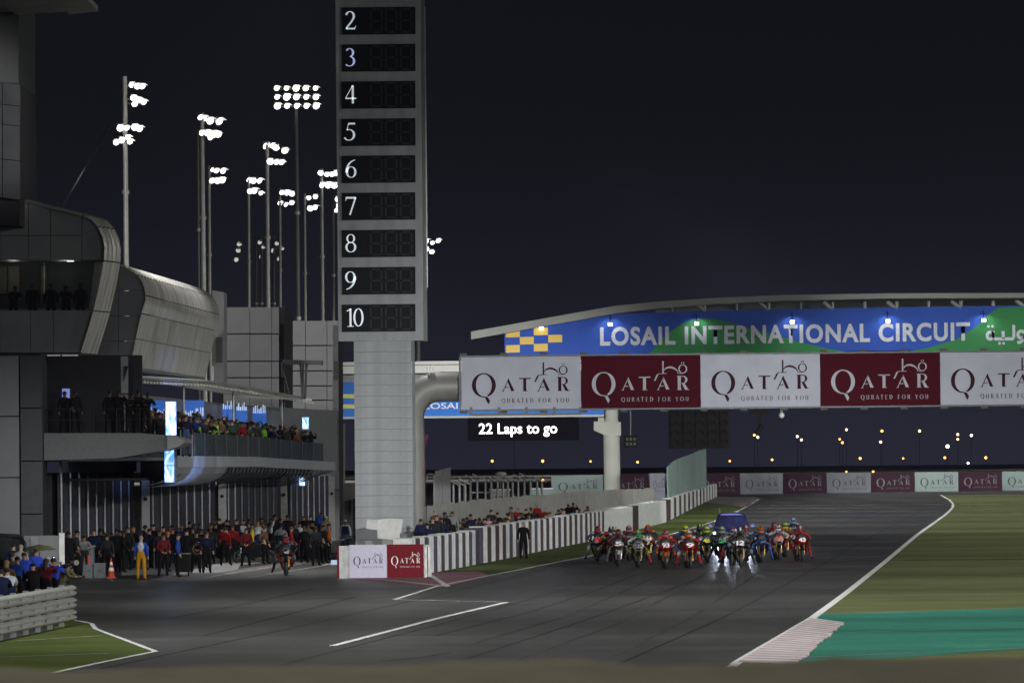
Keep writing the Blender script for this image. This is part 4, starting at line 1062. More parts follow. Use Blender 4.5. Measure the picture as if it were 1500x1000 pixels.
for i in range(NS):
    a, b = fr[i], fr[i + 1]; mb.slab([(a.x - 4.5, a.y + .1, 4.0), (a.x - 1.2, a.y + .1, 4.0), (b.x - 1.2, b.y + .1, 4.0), (b.x - 4.5, b.y + .1, 4.0)], (0, 0, -.1))
part('hull_belly', mb, M_joint, TR)
for i in range(2, NS - 5, 3):
    a, b = fr[i], fr[i + 3]
    mb = MB(); mb.slab([(a.x, a.y, zfl(i) + .08), (b.x - .02, b.y, zfl(i + 3) + .08), (b.x - .02, b.y, zfl(i + 3) + 1.05), (a.x, a.y, zfl(i) + 1.05)], (-.03, 0, 0)); part('glass_panel', mb, M_glass, TR)
    mb = MB(); mb.tube((a.x, a.y - .02, zfl(i)), (a.x, a.y - .02, zfl(i) + 1.08), .03, n=5); part('baluster', mb, M_steeld, TR)
fb_ = W(281, 628, 239)
mb = MB(); bx(264, 265.5, 630, 668, 233, .06, mb); bx(281, 282.3, 630, 672, 239, .06, mb); bx(264, 282, 629, 630.2, 236, .06, mb); part('gate_frame', mb, M_steel, TR)
# canopy with many slats
CN = thing('terrace_canopy', P(330, 262, 7.7), 'slatted steel canopy over the crowded terrace', 'canopy')
ca = [(206, 556, 236), (300, 561, 262), (345, 568, 272), (400, 578, 289), (462, 588, 308)]
def cpt(px):
    D_ = interp([(c[0], c[2]) for c in ca], px); y = interp([(c[0], c[1]) for c in ca], px); return W(px, y, D_)
k = 0; px = 208
while px < 460:
    a = cpt(px); b = Vector((a.x - 3.6, a.y, a.z + .25))
    mb = MB(); mb.slab([a, a + Vector((0, .35, 0)), b + Vector((0, .35, 0)), b], (0, 0, .13)); part('slat', mb, mat('pale slat', (.5, .5, .46), .5), CN); mb = MB(); mb.box((a.x + .06, a.y + .2, a.z - .1), (.1, .75, .1)); part('lit_edge_block', mb, mat('pale slat', (.5, .5, .46), .5), CN); px += 4.6; k += 1  # tips are pale blocks added to imitate lit slat ends
for dx, dz, m in ((0, .0, M_steel), (-1.5, .12, M_steeld), (-3.2, .24, M_steeld)):
    pts_ = [cpt(x) + Vector((dx, 0, dz + .1)) for x in range(206, 462, 16)]
    mb = MB(); mb.path(pts_, .07, 6); part('beam', mb, m, CN)
for px in (222, 300, 371, 440):
    a = cpt(px); mb = MB(); mb.tube((a.x - 1.0, a.y + .3, 4.8), (a.x - 1.0, a.y + .3, a.z), .06, n=6); part('post', mb, M_steel, CN)
# flat roofed mast beside stair tower
fm = thing('flat_top_mast', P(445, 300), 'dark flat topped shelter plate on struts above the far canopy end', 'mast')
mb = MB(); a, b = W(412, 528, 300), W(472, 533, 300); mb.slab([W(416, 533, 300), W(472, 533.5, 300), W(472, 528, 300), W(413, 526.5, 300)][::-1], (0, 1.6, 0)); part('top_plate', mb, M_steeld, fm)
for x0, x1 in ((444, 444), (449, 447), (440, 443)):
    mb = MB(); mb.tube(W(x0, 533, 300.5), W(x1, 584, 300.5), .06, n=5); part('strut', mb, M_steeld, fm)
mb = MB(); mb.tube(W(413, 538, 301), W(424, 576, 301), .05, n=5); part('strut', mb, M_steeld, fm)
mb = MB(); mb.slab([W(412, 552, 301), W(416, 552, 301), W(414, 530, 301), W(411, 530, 301)][::-1], (0, .5, 0)); part('arm', mb, M_steeld, fm)
# glowing team banners behind the terrace crowd
random.seed(5)
bn = 0
for x0, x1, y0_, y1_ in ((217, 243, 586, 622), (259, 299, 586, 622), (326, 344, 588, 622), (346, 362, 590, 622), (370, 390, 594, 624)):
    D_ = interp(FAC, (x0 + x1) / 2) - 3.2; lab = ['leftmost lit blue banner behind the terrace railing', 'wide lit blue banner right of the video blade', 'first narrow lit blue banner under the canopy', 'second narrow lit blue banner under the canopy', 'farthest lit blue banner under the canopy'][bn]; bn += 1
    t = thing('lit_banner', W(x0, y1_, D_), lab, 'banner', 'lit team banners on the terrace')
    mb = MB(); bx(x0, x1, y0_ + (5 if x0 > 300 else 0), y1_, D_, .06, mb); part('banner_face', mb, M_banlit, t)
    mb = MB(); x = x0 + .8
    while x < x1 - 1:
        h = random.uniform(5, 13); w_ = random.uniform(.8, 1.8); yb = (y0_ + y1_) / 2 + 5 if x0 < 300 else y0_ + 11
        bx(x, x + w_, yb - h, yb, D_ - .04, .02, mb); x += w_ + random.uniform(.8, 1.8)
    part('print', mb, M_banlitw, t)
# LED video blades
for px0, px1, py0, py1, D_, lab in ((243, 257.5, 588, 706, 229, 'tall bright blue and white video blade sign through the gallery slab tip'),
                                    (443, 452, 611, 628, 306, 'small bright video sign above the far end of the terrace'),
                                    (440, 449, 699, 711, 312, 'small dim video sign under the far end of the terrace hull')):
    v_ = thing('video_sign', W(px0, py1, D_), lab, 'screen')
    tall = py1 - py0 > 50
    segs = [(588, 637), (659, 681), (682, 706)] if tall else [(py0, py1)]
    for a_, b_ in segs:
        mb = MB(); bx(px0 - (b_ > 650) * 2, px1 - (b_ > 650) * 3, a_, b_, D_, .2, mb); part('led_panel', mb, M_video, v_)
    mb = MB(); bx(px0 - .6, px1 + .6, py0 - 1, py1, D_ + .22, .12, mb); part('frame', mb, M_steeld, v_)
l = bpy.data.lights.new('added_hull_fill', 'SPOT'); l.energy = 9000; l.color = (.3, .45, 1); l.spot_size = R(27); l.spot_blend = .7; l.shadow_soft_size = .5  # blue fill spot added to tint the terrace hull, no screen stands here
lo = bpy.data.objects.new('added_hull_fill', l); COL.objects.link(lo); lo.location = (-9.2, 234, 1.4); lo.rotation_euler = Vector((-4.2, 8, 3.0)).to_track_quat('-Z', 'Y').to_euler()
# thin stay wire from the mast to the race control roof
mb = MB(); mb.tube(W(168, 172, 300), W(88, 308, 232), .045, n=5)
solo('stay_wire', mb, M_steeld, 'thin dark wire slanting down behind the race control roof', 'cable')

# ------------------------------------------------------------------ floodlight masts
def mast(px_top, py_top, px_bot, D_, lights, label, w=.22, arms=True, dim=False, r=.33, unlit=False):
    base = P(px_bot, D_); topp = W(px_top, py_top, D_)
    t = thing('floodlight_mast', base, label, 'floodlight mast', 'floodlight masts behind the pit building')
    mb = MB(); n_ = 4; pts_ = [base.lerp(Vector((topp.x, D_, topp.z)), i / n_) for i in range(n_ + 1)]
    mb.path(pts_, [w * (1.25 - .45 * i / n_) for i in range(n_ + 1)], 8); pl_ = part('pole', mb, M_pole if not dim else mat('dim mast grey', (.2, .2, .2), .5), t)  # dim masts: weaker light put into a darker pole grey
    for i in (1, 2, 3):
        mb = MB(); c = pts_[i]; mb.tube((c.x, c.y, c.z - .12), (c.x, c.y, c.z + .12), w * 1.35, n=8); part('collar', mb, M_pole, pl_)
    if lights:
        gy = {}
        for x, y in lights: gy.setdefault(round(y / 9), []).append((x, y))
        for kk, ls in gy.items():
            c = [sum(q) / len(ls) for q in zip(*ls)]; mb = MB(); px_ = px_top + (px_bot - px_top) * max(0, (c[1] - py_top)) / 600
            mb.tube(W(px_, c[1] + 1, D_), W(max(ls)[0] + 1, c[1] + 2, D_ + .3), .06, n=5)
            if min(ls)[0] < px_: mb.tube(W(px_, c[1] + 1, D_), W(min(ls)[0] - 1, c[1] + 2, D_ + .3), .06, n=5)
            part('crossarm', mb, M_steel, t)
    r0 = r
    for (x, y) in lights:
        r = r0 * random.uniform(.68, 1.0); tl_ = 0 if len(lights) == 15 else 1
        c = W(x + tl_ * random.uniform(-2, 2), y + tl_ * random.uniform(-1.6, 1.6), D_ - .2 + random.uniform(-.3, .3)); d = Vector((.35 + tl_ * random.uniform(-.45, .5), -.85, -.4 + tl_ * random.uniform(-.3, .15))).normalized()
        a_ = d.orthogonal().normalized(); b_ = d.cross(a_)
        def ring(off, rad, n=12): return [c + d * off + a_ * math.cos(2 * math.pi * k / n) * rad + b_ * math.sin(2 * math.pi * k / n) * rad for k in range(n)]
        mb = MB(); mb.loft([ring(-.42, r * .25), ring(-.34, r * .55), ring(-.15, r * .9), ring(0, r * 1.0), ring(.05, r * 1.06)], caps=True); la = part('lamp_housing', mb, M_steel, t)
        mb = MB(); rg = ring(.06, r * .98); mb.add(rg, [tuple(range(12))]); pass
        part('lens', mb, M_flood if not unlit else mat('weak lens', (.5, .5, .5), .4, emit=(1, .96, .9), es=.5), la)
        v0, v1 = c + d * .05 + Vector((0, 0, r)), c + d * .45 + Vector((.1, 0, r * 1.0))
        mb = MB(); mb.add([v0 - a_ * 0 + Vector((-r * .8, 0, 0)), v0 + Vector((r * .8, 0, 0)), v1 + Vector((r * .7, 0, 0)), v1 + Vector((-r * .7, 0, 0))], [(0, 1, 2, 3)]); part('visor', mb, M_floodc if not unlit else M_steel, la)
    return t
mast(183, 112, 188, 350, [(193, 124), (201, 126), (208, 126), (195, 143), (203, 146), (210, 149), (197, 152), (176, 187), (185, 187), (197, 186), (204, 188), (170, 208), (178, 205), (187, 201), (190, 207)], 'nearest floodlight mast with two staggered lamp clusters above the race control roof', w=.17, r=.24)
mast(296, 166, 302, 385, [(292, 172), (299, 173), (307, 177), (319, 177), (295, 194), (303, 195), (311, 196), (320, 195), (307, 201)], 'brightest floodlight mast over the shell building with two stacked clusters', w=.17, r=.28)
mast(290, 190, 293, 392, [], 'bare dim mast just left of the brightest floodlight mast', w=.1, dim=True)
mast(306, 243, 309, 455, [(311, 249), (318, 248), (326, 249), (311, 265), (318, 266), (325, 265)], 'lower floodlight mast just right of the brightest one', w=.15, r=.28)
mast(364, 258, 366, 473, [(365, 264), (372, 265), (380, 265), (366, 280), (374, 280), (381, 281)], 'short floodlight mast left of the central twin mast', w=.14, r=.28)
mast(391, 207, 395, 417, [(391, 213), (398, 214), (406, 217), (416, 219), (396, 235), (404, 237), (412, 238)], 'central bright floodlight mast above the first stair tower', w=.17, r=.29)
bank = [(405 + 14.2 * i, 129 + 13 * j) for i in range(5) for j in range(3)]
mast(434, 158, 440, 400, [(x + (y - 129) * .04, y) for x, y in bank][:], 'tall floodlight mast with a flat bank of fifteen lamps in three rows', w=.14, dim=True, r=.26)
mast(410, 276, 412, 500, [(411, 282), (419, 283), (428, 282), (412, 297), (420, 298), (429, 297)], 'short floodlight mast right of the central one below the lamp bank', w=.14, r=.28)
mast(446, 283, 449, 520, [(454, 291), (462, 289), (454, 304), (461, 304)], 'small floodlight mast between the lamp bank pole and the lap tower', w=.15, r=.28)
mast(471, 247, 475, 455, [(470, 252), (478, 254), (488, 255), (494, 254), (472, 270), (480, 271), (489, 272), (494, 271)], 'bright floodlight mast immediately left of the lap tower', w=.15, r=.3)
mast(488, 286, 490, 500, [(495, 293), (495, 300), (495, 307)], 'floodlight mast half hidden behind the left edge of the lap tower', w=.13, r=.3, dim=True)
mast(613, 340, 613, 600, [(626, 352), (634, 354), (640, 352), (625, 366), (631, 369), (622, 372)], 'floodlight mast showing right of the lap tower', w=.2, r=.3, dim=True)
for px, lab in ((375, 'left'), (383, 'middle'), (401, 'right')):
    mast(px, 345, px, 610, [(px - 30 + 4, 356), (px - 26, 368), (px - 28, 379)] if px == 375 else ([(px - 4, 355), (px + 3, 362), (px - 2, 376)] if px == 383 else [(px + 4, 356), (px + 12, 364), (px + 6, 378), (px, 366)]), f'{lab} of the three far masts with weak lamps seen above the stair tower', w=.18, r=.28, unlit=True, dim=True)

# ------------------------------------------------------------------ far street lamps
orange = [(753, 641.5), (721, 675), (795, 675), (865, 675.5), (934, 676.5), (795, 703), (1069, 675), (1131, 673), (1260, 671), (1323, 671), (1384, 670), (1444, 670), (1240, 690.5), (1279, 690.5), (1105, 637), (1230, 643), (1234, 648), (1292, 631)]
warm = [(1110, 640), (1168, 639), (1174, 644), (1240, 629), (1290, 647), (1347, 631), (1403, 636), (1403, 643)]
white = [(1423, 637.5), (1388, 653.5), (1418, 678)]
LM = [(721, 'above the pinkish cabin'), (755, 'under the message board'), (795, 'above the pale cabin'), (865, 'left of the cream column'), (934, 'right of the cream column'), (1069, 'under the start lights'), (1107, 'below the remote camera arm'), (1131, 'right of the mesh screen'), (1171, 'second pair right of the start lights'), (1232, 'below the fourth gantry board left side'), (1279, 'low over the far boards'), (1292, 'below the maroon fourth board'), (1347, 'below the right maroon board edge'), (1400, 'by the flat white light'), (1444, 'at the right end of the lamps')]
def street(px, py, m, lab, grp, D_, r):
    c = W(px, py, D_); t = thing('street_lamp', (c.x, D_, -.3), lab, 'street lamp', grp)
    if grp: reg(t, 'distant ' + ('orange' if m is M_star else 'warm white') + ' street lamp', px, LM)
    mb = MB(); mb.tube((c.x, D_ + .5, -.3), (c.x, D_ + .5, c.z + .3), .07, .05, n=5); part('pole', mb, M_steeld, t)
    mb = MB(); mb.ball(c, r, 8, 5); part('lamp', mb, m, t)
for i, (x, y) in enumerate(orange): street(x, y, M_star, 'distant orange street lamp glowing above the horizon', 'distant orange street lamps', 1250 + (i % 5) * 40, .22 + .04 * (i % 3))
for i, (x, y) in enumerate(warm): street(x, y, M_starw, 'distant warm white street lamp over the right hand boards', 'distant warm white street lamps', 1200 + (i % 4) * 40, .26)
for (x, y), lb_, r_ in zip(white, ('flat white far light highest of the three whitish ones', 'large greenish white far light above the pale green board', 'small round white far light just above the boards'), (.3, .42, .26)): street(x, y, M_starc, lb_, None, 1300, r_)

# ------------------------------------------------------------------ pit wall stands and cabins behind the fence
random.seed(7)
for i, (px, py) in enumerate([(689, 701), (699, 699), (711, 703), (719.5, 702), (729, 702), (737, 704), (744, 702), (751, 703), (759, 700), (768, 698), (777, 703), (787, 702), (794, 704), (664, 708), (673, 709), (681, 707)]):
    D_ = 400 if px > 685 else 330
    top_ = W(px, py, D_); t = thing('stand_post', P(px, D_), 'slim pale post with a slanted floodlet among those behind the fence', 'post', 'posts behind the corrugated fence')
    mb = MB(); mb.tube(P(px, D_), (top_.x, D_, top_.z), .09, n=6); part('pole', mb, M_steel if i % 3 else M_roof, t)
    s_ = 1 if i % 2 else -1; reg(t, 'slim pale floodlet post', px, [(670, 'behind the slanted hospitality wall end'), (695, 'at the left of the fence post row'), (720, 'in front of the pinkish cabin'), (745, 'right of the pinkish cabin'), (770, 'left of the pale cabin'), (790, 'by the pale cabin')])
    mb = MB(); mb.slab([(top_.x - .35, D_ - .2, top_.z + .22), (top_.x + .3, D_ - .2, top_.z - .12), (top_.x + .3, D_ + .3, top_.z - .12), (top_.x - .35, D_ + .3, top_.z + .22)], (0, 0, .09)); part('floodlet', mb, M_roof, t)
def cabin(px0, px1, py, D_, m, lab, extra=None):
    a, b = P(px0, D_), P(px1, D_); h = W(px0, py, D_).z; t = thing('cabin', a, lab, 'cabin')
    mb = MB(); mb.box(((a.x + b.x) / 2, D_ + 1.2, h / 2), (b.x - a.x, 2.4, h)); part('body', mb, m, t)
    mb = MB(); mb.box(((a.x + b.x) / 2, D_ + 1.2, h + .05), (b.x - a.x + .2, 2.6, .1)); part('roof', mb, M_white, t)
    mb = MB(); mb.box(((a.x + b.x) / 2, D_ - .03, h - .6), ((b.x - a.x) * .5, .04, .35)); part('window', mb, M_glassd, t)
cabin(719, 747, 718, 430, mat('pinkish cabin wall', (.4, .34, .33), .6), 'pinkish white cabin behind the posts over the fence')
cabin(778, 809, 716.5, 440, M_ban_g, 'pale cabin behind the fence left of the green board')
cabin(690, 716, 722, 432, M_ban_d, 'maroon cabin behind the posts')
w_ = thing('angled_screen', P(648, 300), 'grey slanted hospitality wall rising right of the lap tower', 'wall')
for x0, x1, y0_, y1_ in ((637, 648, 690, 687), (648.4, 660, 687, 684)): face(w_, [(x0, 760), (x1, 760), (x1, y1_), (x0, y0_)], 300, M_cladl, 'wall_panel', .4)
mb = MB(); bx(625, 637, 693, 695, 296, .1, mb); bx(625, 626.5, 693, 705, 296, .1, mb); bx(635, 637, 693, 740, 296, .1, mb)
solo('equipment_frame', mb, M_roof, 'white pipe frame beside the slanted hospitality wall', 'frame')
fg = thing('feather_banner', P(611, 262), 'striped green blue and yellow banner strip right of the lap tower', 'banner')
for y0_, y1_, m in ((641, 650, M_green), (650.5, 657, mat('indigo cloth', (.07, .09, .3), .7)), (657.5, 674, mat('lime cloth', (.3, .42, .05), .7))): face(fg, [(607, y1_), (617, y1_), (617.5, y0_), (607, y0_)], 262, m, 'cloth_band', .05)
face(fg, [(615, 742), (624, 742), (623, 655), (628, 636), (623, 636), (618, 656)], 262.3, mat('maroon pole sleeve', (.09, .02, .03), .6), 'sleeve', .15)
tk = thing('water_tank', W(736, 700, 470), 'small rounded tank on a mast top above the fence posts', 'tank')
mb = MB(); c = W(733, 694, 470); mb.ball(c, (.5, .4, .2), 12, 6); part('tank', mb, mat('beige tank', (.26, .24, .18), .7), tk)
mb = MB(); mb.tube((c.x, 470, 0), (c.x, 470, c.z), .05, n=5); part('pole', mb, M_steeld, tk)
# grey equipment stack just right of the tower foot, behind the wall
face(thing('concrete_pier', P(611, 262), 'grey concrete pier between the lap tower and the pit wall crowd', 'pier'), [(609, 815), (624, 815), (624, 742), (609, 741)], 266, M_conc, 'pier_body', .8)

# ------------------------------------------------------------------ armco rail, lower left
rail = thing('guard_rail', G(108, 915), 'triple pale steel guard rail in front of the blue shirted group', 'guard rail')
ra, rb = G(-60, 951), G(108, 915)
d = (rb - ra); L_ = d.length; u = d.normalized(); n_ = Vector((u.y, -u.x, 0))
if n_.y > 0: n_ = -n_
M_armco = mat('pale armco steel', (.36, .37, .34), .5, metal=.2, var=.14, scale=2)
for k in range(3):
    z0 = .14 + k * .34
    prof_ = [(-.02, 0), (.08, .05), (.1, .09), (.08, .12), (-.02, .155), (.08, .19), (.1, .22), (.08, .26), (-.02, .31)]
    seg = 4
    for s_ in range(seg):
        a_, b_ = ra + u * (L_ * s_ / seg), ra + u * (L_ * (s_ + .995) / seg)
        mb = MB(); r1 = [a_ + n_ * p[0] + Vector((0, 0, z0 + p[1])) for p in prof_]; r2 = [b_ + n_ * p[0] + Vector((0, 0, z0 + p[1])) for p in prof_]
        m_ = len(prof_); mb.add(r1 + r2, [(i, i + 1, i + 1 + m_, i + m_) for i in range(m_ - 1)], 0, True)
        back1 = [p - n_ * .03 for p in r1]; back2 = [p - n_ * .03 for p in r2]
        mb.add(back1 + back2, [(i + m_, i + 1 + m_, i + 1, i) for i in range(m_ - 1)], 0, True)
        mb.add([r1[-1], r2[-1], back2[-1], back1[-1]], [(0, 1, 2, 3)])
        part('rail_beam', mb, M_armco, rail)
for s_ in range(9):
    p = ra + u * (L_ * (s_ + .3) / 9) - n_ * .12; mb = MB(); mb.box((p.x, p.y, .58), (.12, .14, 1.16), 0, math.atan2(u.y, u.x)); part('post', mb, M_steel, rail)
    for k in range(3):
        q = p + n_ * .22; mb = MB(); mb.box((q.x, q.y, .295 + k * .34), (.09, .05, .07), 0, math.atan2(u.y, u.x)); part('bolt_plate', mb, M_steel, rail)

# ------------------------------------------------------------------ things standing in the pit
D_ = 229
cn = thing('traffic_cone', P(163, D_), 'tall red and white traffic cone beside the grey crates', 'traffic cone')
M_cr = mat('cone red', (.5, .05, .02), .5); a = P(163, D_)
mb = MB(); mb.box((a.x, D_, .02), (.38, .38, .04)); mb.tube((a.x, D_, .04), (a.x, D_, .28), .15, .115, n=12); mb.tube((a.x, D_, .42), (a.x, D_, .52), .088, .07, n=12); mb.tube((a.x, D_, .64), (a.x, D_, .8), .05, .03, n=12); part('cone_body', mb, M_cr, cn)
for z0_, z1_, r0_, r1_ in ((.28, .42, .115, .088), (.52, .64, .07, .05)):
    mb = MB(); mb.tube((a.x, D_, z0_), (a.x, D_, z1_), r0_, r1_, n=12); part('white_band', mb, M_white, cn)
M_crate = mat('blue grey crate', (.14, .16, .18), .6, var=.15, scale=4)
for x0, x1, h, lab in ((124, 136, .5, 'small blue grey crate at the left of the pair by the cone'), (137, 154, .55, 'larger blue grey crate next to the traffic cone')):
    a, b = P(x0, D_ + .3), P(x1, D_ + .3); t = thing('crate', a, lab, 'crate')
    mb = MB(); cx = (a.x + b.x) / 2; w0 = b.x - a.x - .03; mb.box((cx, D_ + .6, h / 2), (w0, .5, h)); part('box', mb, M_crate, t)
    mb = MB(); mb.box((cx, D_ + .6, h + .02), (w0 + .05, .55, .05)); part('lid', mb, M_crate, t)
    mb = MB(); mb.box((cx, D_ + .33, h * .55), (w0 * .35, .03, .08)); part('handle', mb, M_steeld, t)
ext = thing('fire_extinguisher', P(131, 230), 'small red extinguisher standing on the grey crates', 'extinguisher'); a = P(130, D_ + .6)
mb = MB(); mb.tube((a.x, a.y, .55), (a.x, a.y, .85), .06, n=8); mb.tube((a.x, a.y, .85), (a.x, a.y, .9), .03, n=6); part('cylinder', mb, M_cr, ext)
mb = MB(); mb.box((a.x + .03, a.y, .92), (.12, .03, .03)); part('lever', mb, M_steeld, ext)
bd = thing('pit_partition', P(72, 214), 'dark grey partition with a bright metal end post behind the blue shirted group', 'partition')
a, b = P(36, 214), P(89, 214)
mb = MB(); mb.box(((a.x + b.x) / 2, 214, .95), (b.x - a.x, .1, 1.9)); part('panel', mb, M_clad, bd)
a = P(91.5, 214); mb = MB(); mb.box((a.x, 213.9, 1.0), (.2, .14, 2.0)); part('end_post', mb, M_steel, bd)
a = P(51, 213.8); mb = MB(); mb.box((a.x, 213.8, 1.7), (.28, .05, .35)); part('notice', mb, MATS['mid grey pier'], bd)
tb = thing('work_table', P(120, 232), 'low grey pit bench with a pale top behind the crates', 'table')
a, b = P(96, 233), P(139, 233)
mb = MB(); mb.box(((a.x + b.x) / 2, 233.4, 1.22), (b.x - a.x, .8, .05)); part('table_top', mb, M_roof, tb)
mb = MB(); mb.box(((a.x + b.x) / 2, 233.4, .6), (b.x - a.x - .1, .6, 1.16)); part('cabinet', mb, M_crate, tb)
um = thing('dull_sunshade', P(52, 196), 'dull khaki umbrella panel held low behind the blue shirts', 'umbrella')
c = W(58, 797, 196); rg = []
mb = MB(); n = 10; rim = [(c.x + .62 * math.cos(2 * math.pi * i / n), 196 + .62 * math.sin(2 * math.pi * i / n), c.z - .2) for i in range(n)]; mid = [(c.x + .34 * math.cos(2 * math.pi * i / n), 196 + .34 * math.sin(2 * math.pi * i / n), c.z - .06) for i in range(n)]
for i in range(n): mb.quad(rim[i], rim[(i + 1) % n], mid[(i + 1) % n], mid[i]); mb.add([mid[i], mid[(i + 1) % n], (c.x, 196, c.z)], [(0, 1, 2)])
part('canopy', mb, mat('khaki cloth', (.12, .13, .06), .8), um)
mb = MB(); mb.tube((c.x, 196, 0.9), (c.x, 196, c.z), .015, n=5); part('shaft', mb, M_steeld, um)

def vehicle(name, loc, rz, label, body_m, w=1.9, l=4.6, h=1.55, lights=False, van=False):
    t = thing(name, loc, label, 'car', rz=rz)
    hw = w / 2; nose, tail = -l / 2, l / 2
    # cross sections front -> back : (y, half width, z low, z high, shoulder)
    S = [(nose, hw * .72, .35, .62), (nose + .12, hw * .9, .24, .78), (nose + .5, hw * .98, .2, .9), (nose + 1.25, hw, .2, 1.0), (0, hw, .2, 1.02), (tail - .9, hw, .22, 1.04), (tail - .15, hw * .94, .28, 1.0), (tail, hw * .82, .4, .85)]
    def sec(y, a, z0, z1): return [(-a * .93, y, z0), (-a, y, z0 + .18), (-a, y, z1 - .2), (-a * .9, y, z1 - .03), (-a * .55, y, z1 + .02), (0, y, z1 + .035), (a * .55, y, z1 + .02), (a * .9, y, z1 - .03), (a, y, z1 - .2), (a, y, z0 + .18), (a * .93, y, z0)]
    mb = MB(); mb.loft([sec(*s_) for s_ in S]); lpart('body', mb, body_m, t)
    C_ = [(nose + 1.2, hw * .9, 1.0, 1.02), (nose + 2.0, hw * .84, 1.0, h), (tail - 1.1, hw * .84, 1.0, h + .02), (tail - .35, hw * .82, 1.0, 1.06)]
    mb = MB()
    def cs(y, a, z0, z1): return [(-a - .08 * (z1 > 1.1), y, z0), (-a * .98, y, (z0 + z1) / 2), (-a * .86, y, z1 - .04), (0, y, z1 + .02), (a * .86, y, z1 - .04), (a * .98, y, (z0 + z1) / 2), (a + .08 * (z1 > 1.1), y, z0)]
    mb.loft([cs(*s_) for s_ in C_]); lpart('cabin', mb, M_glassd if not lights else mat('dark blue windscreen', (.035, .04, .12), .25, spec=.5), t)  # car with headlights gets a dark blue glass colour
    mb = MB(); mb.loft([[(-hw * k_, y, z0 - .02), (-hw * k_ * .8, y, z0 + .05), (0, y, z0 + .08), (hw * k_ * .8, y, z0 + .05), (hw * k_, y, z0 - .02)] for k_, y, z0 in ((.6, nose + 1.85, h - .03), (.7, nose + 2.1, h), (.7, tail - 1.1, h), (.55, tail - .95, h - .05))]); lpart('roof', mb, body_m, t)
    for x in (-hw + .1, hw - .1):
        for y in (nose + .85, tail - .85):
            mb = MB(); mb.torus((0, 0, 0), .24, .1, 'X', 18, 6, w=1.0); wl_ = lpart('wheel', mb, mat('tyre rubber', (.018, .018, .018), .8), t, (x, y, .34))
            mb = MB(); mb.tube((-.06, 0, 0), (.06, 0, 0), .2, n=10); lpart('rim', mb, M_steel, wl_)
    for x in (-1, 1):
        mb = MB(); mb.box((x * hw * .68, nose + .03, .68), (.42, .12, .15)); lpart('headlight', mb, mat('headlight', (1, 1, 1), .3, emit=(.85, .88, 1), es=420) if lights else M_steel, t)
        mb = MB(); mb.box((x * (hw + .1), nose + 1.6, 1.08), (.2, .12, .14)); lpart('mirror', mb, body_m, t)
    mb = MB(); mb.box((0, nose + .04, .46), (hw * 1.1, .1, .16)); lpart('grille', mb, M_hood, t)
    return t
vh = vehicle('parked_car', P(8, 207), R(65), 'dark parked car half hidden behind the group at the far left edge', mat('dark car paint', (.02, .022, .025), .25, coat=.6), h=2.0)
mc = vehicle('medical_car', P(1072, 300), R(-3), 'dark blue car following behind the riders with blazing headlights', mat('blue car paint', (.03, .04, .16), .3, metal=.3, coat=.7), w=2.0, l=4.7, h=1.68, lights=True)
for x in (-.62, .62):
    l = bpy.data.lights.new('headlight_beam', 'SPOT'); l.energy = 3200; l.color = (.72, .78, 1); l.spot_size = R(34); l.spot_blend = .8; l.shadow_soft_size = .12
    lo = bpy.data.objects.new('headlight_beam', l); COL.objects.link(lo); c = P(1072, 300); lo.location = (c.x + x, 300 - 2.6, .72)
    lo.rotation_euler = (Vector((c.x + x - 1.5, 255, .0)) - Vector(lo.location)).to_track_quat('-Z', 'Y').to_euler()
mb = MB(); c = P(1072, 300)
mb = MB(); mb.tube((-.62, .3, 1.6), (-.62, .3, 2.0), .012, n=4); lpart('aerial', mb, M_roof, mc)
# ------------------------------------------------------------------ people
SK, TP, LG, SH = 0, 1, 2, 3
def skin_mesh(edges, joints, radii, root):
    """edges: (a, b, material). Grows one continuous surface over the skeleton."""
    names = list(joints); idx = {n: i for i, n in enumerate(names)}
    me = bpy.data.meshes.new('body'); me.from_pydata([joints[n] for n in names], [(idx[a], idx[b]) for a, b, _ in edges], [])
    o = bpy.data.objects.new('body', me); COL.objects.link(o)
    sk = o.modifiers.new('skin', 'SKIN'); sk.use_smooth_shade = True; sk.branch_smoothing = .4
    if not me.skin_vertices: me.skin_vertices.new() if hasattr(me.skin_vertices, 'new') else None
    for n in names:
        r_ = radii[n]; r_ = r_ if isinstance(r_, tuple) else (r_, r_)
        v = me.skin_vertices[0].data[idx[n]]; v.radius = r_; v.use_root = (n == root)
    ss = o.modifiers.new('sub', 'SUBSURF'); ss.levels = 1; ss.render_levels = 1
    dg = bpy.context.evaluated_depsgraph_get(); dg.update()
    out = bpy.data.meshes.new_from_object(o.evaluated_get(dg)); bpy.data.objects.remove(o)
    return out
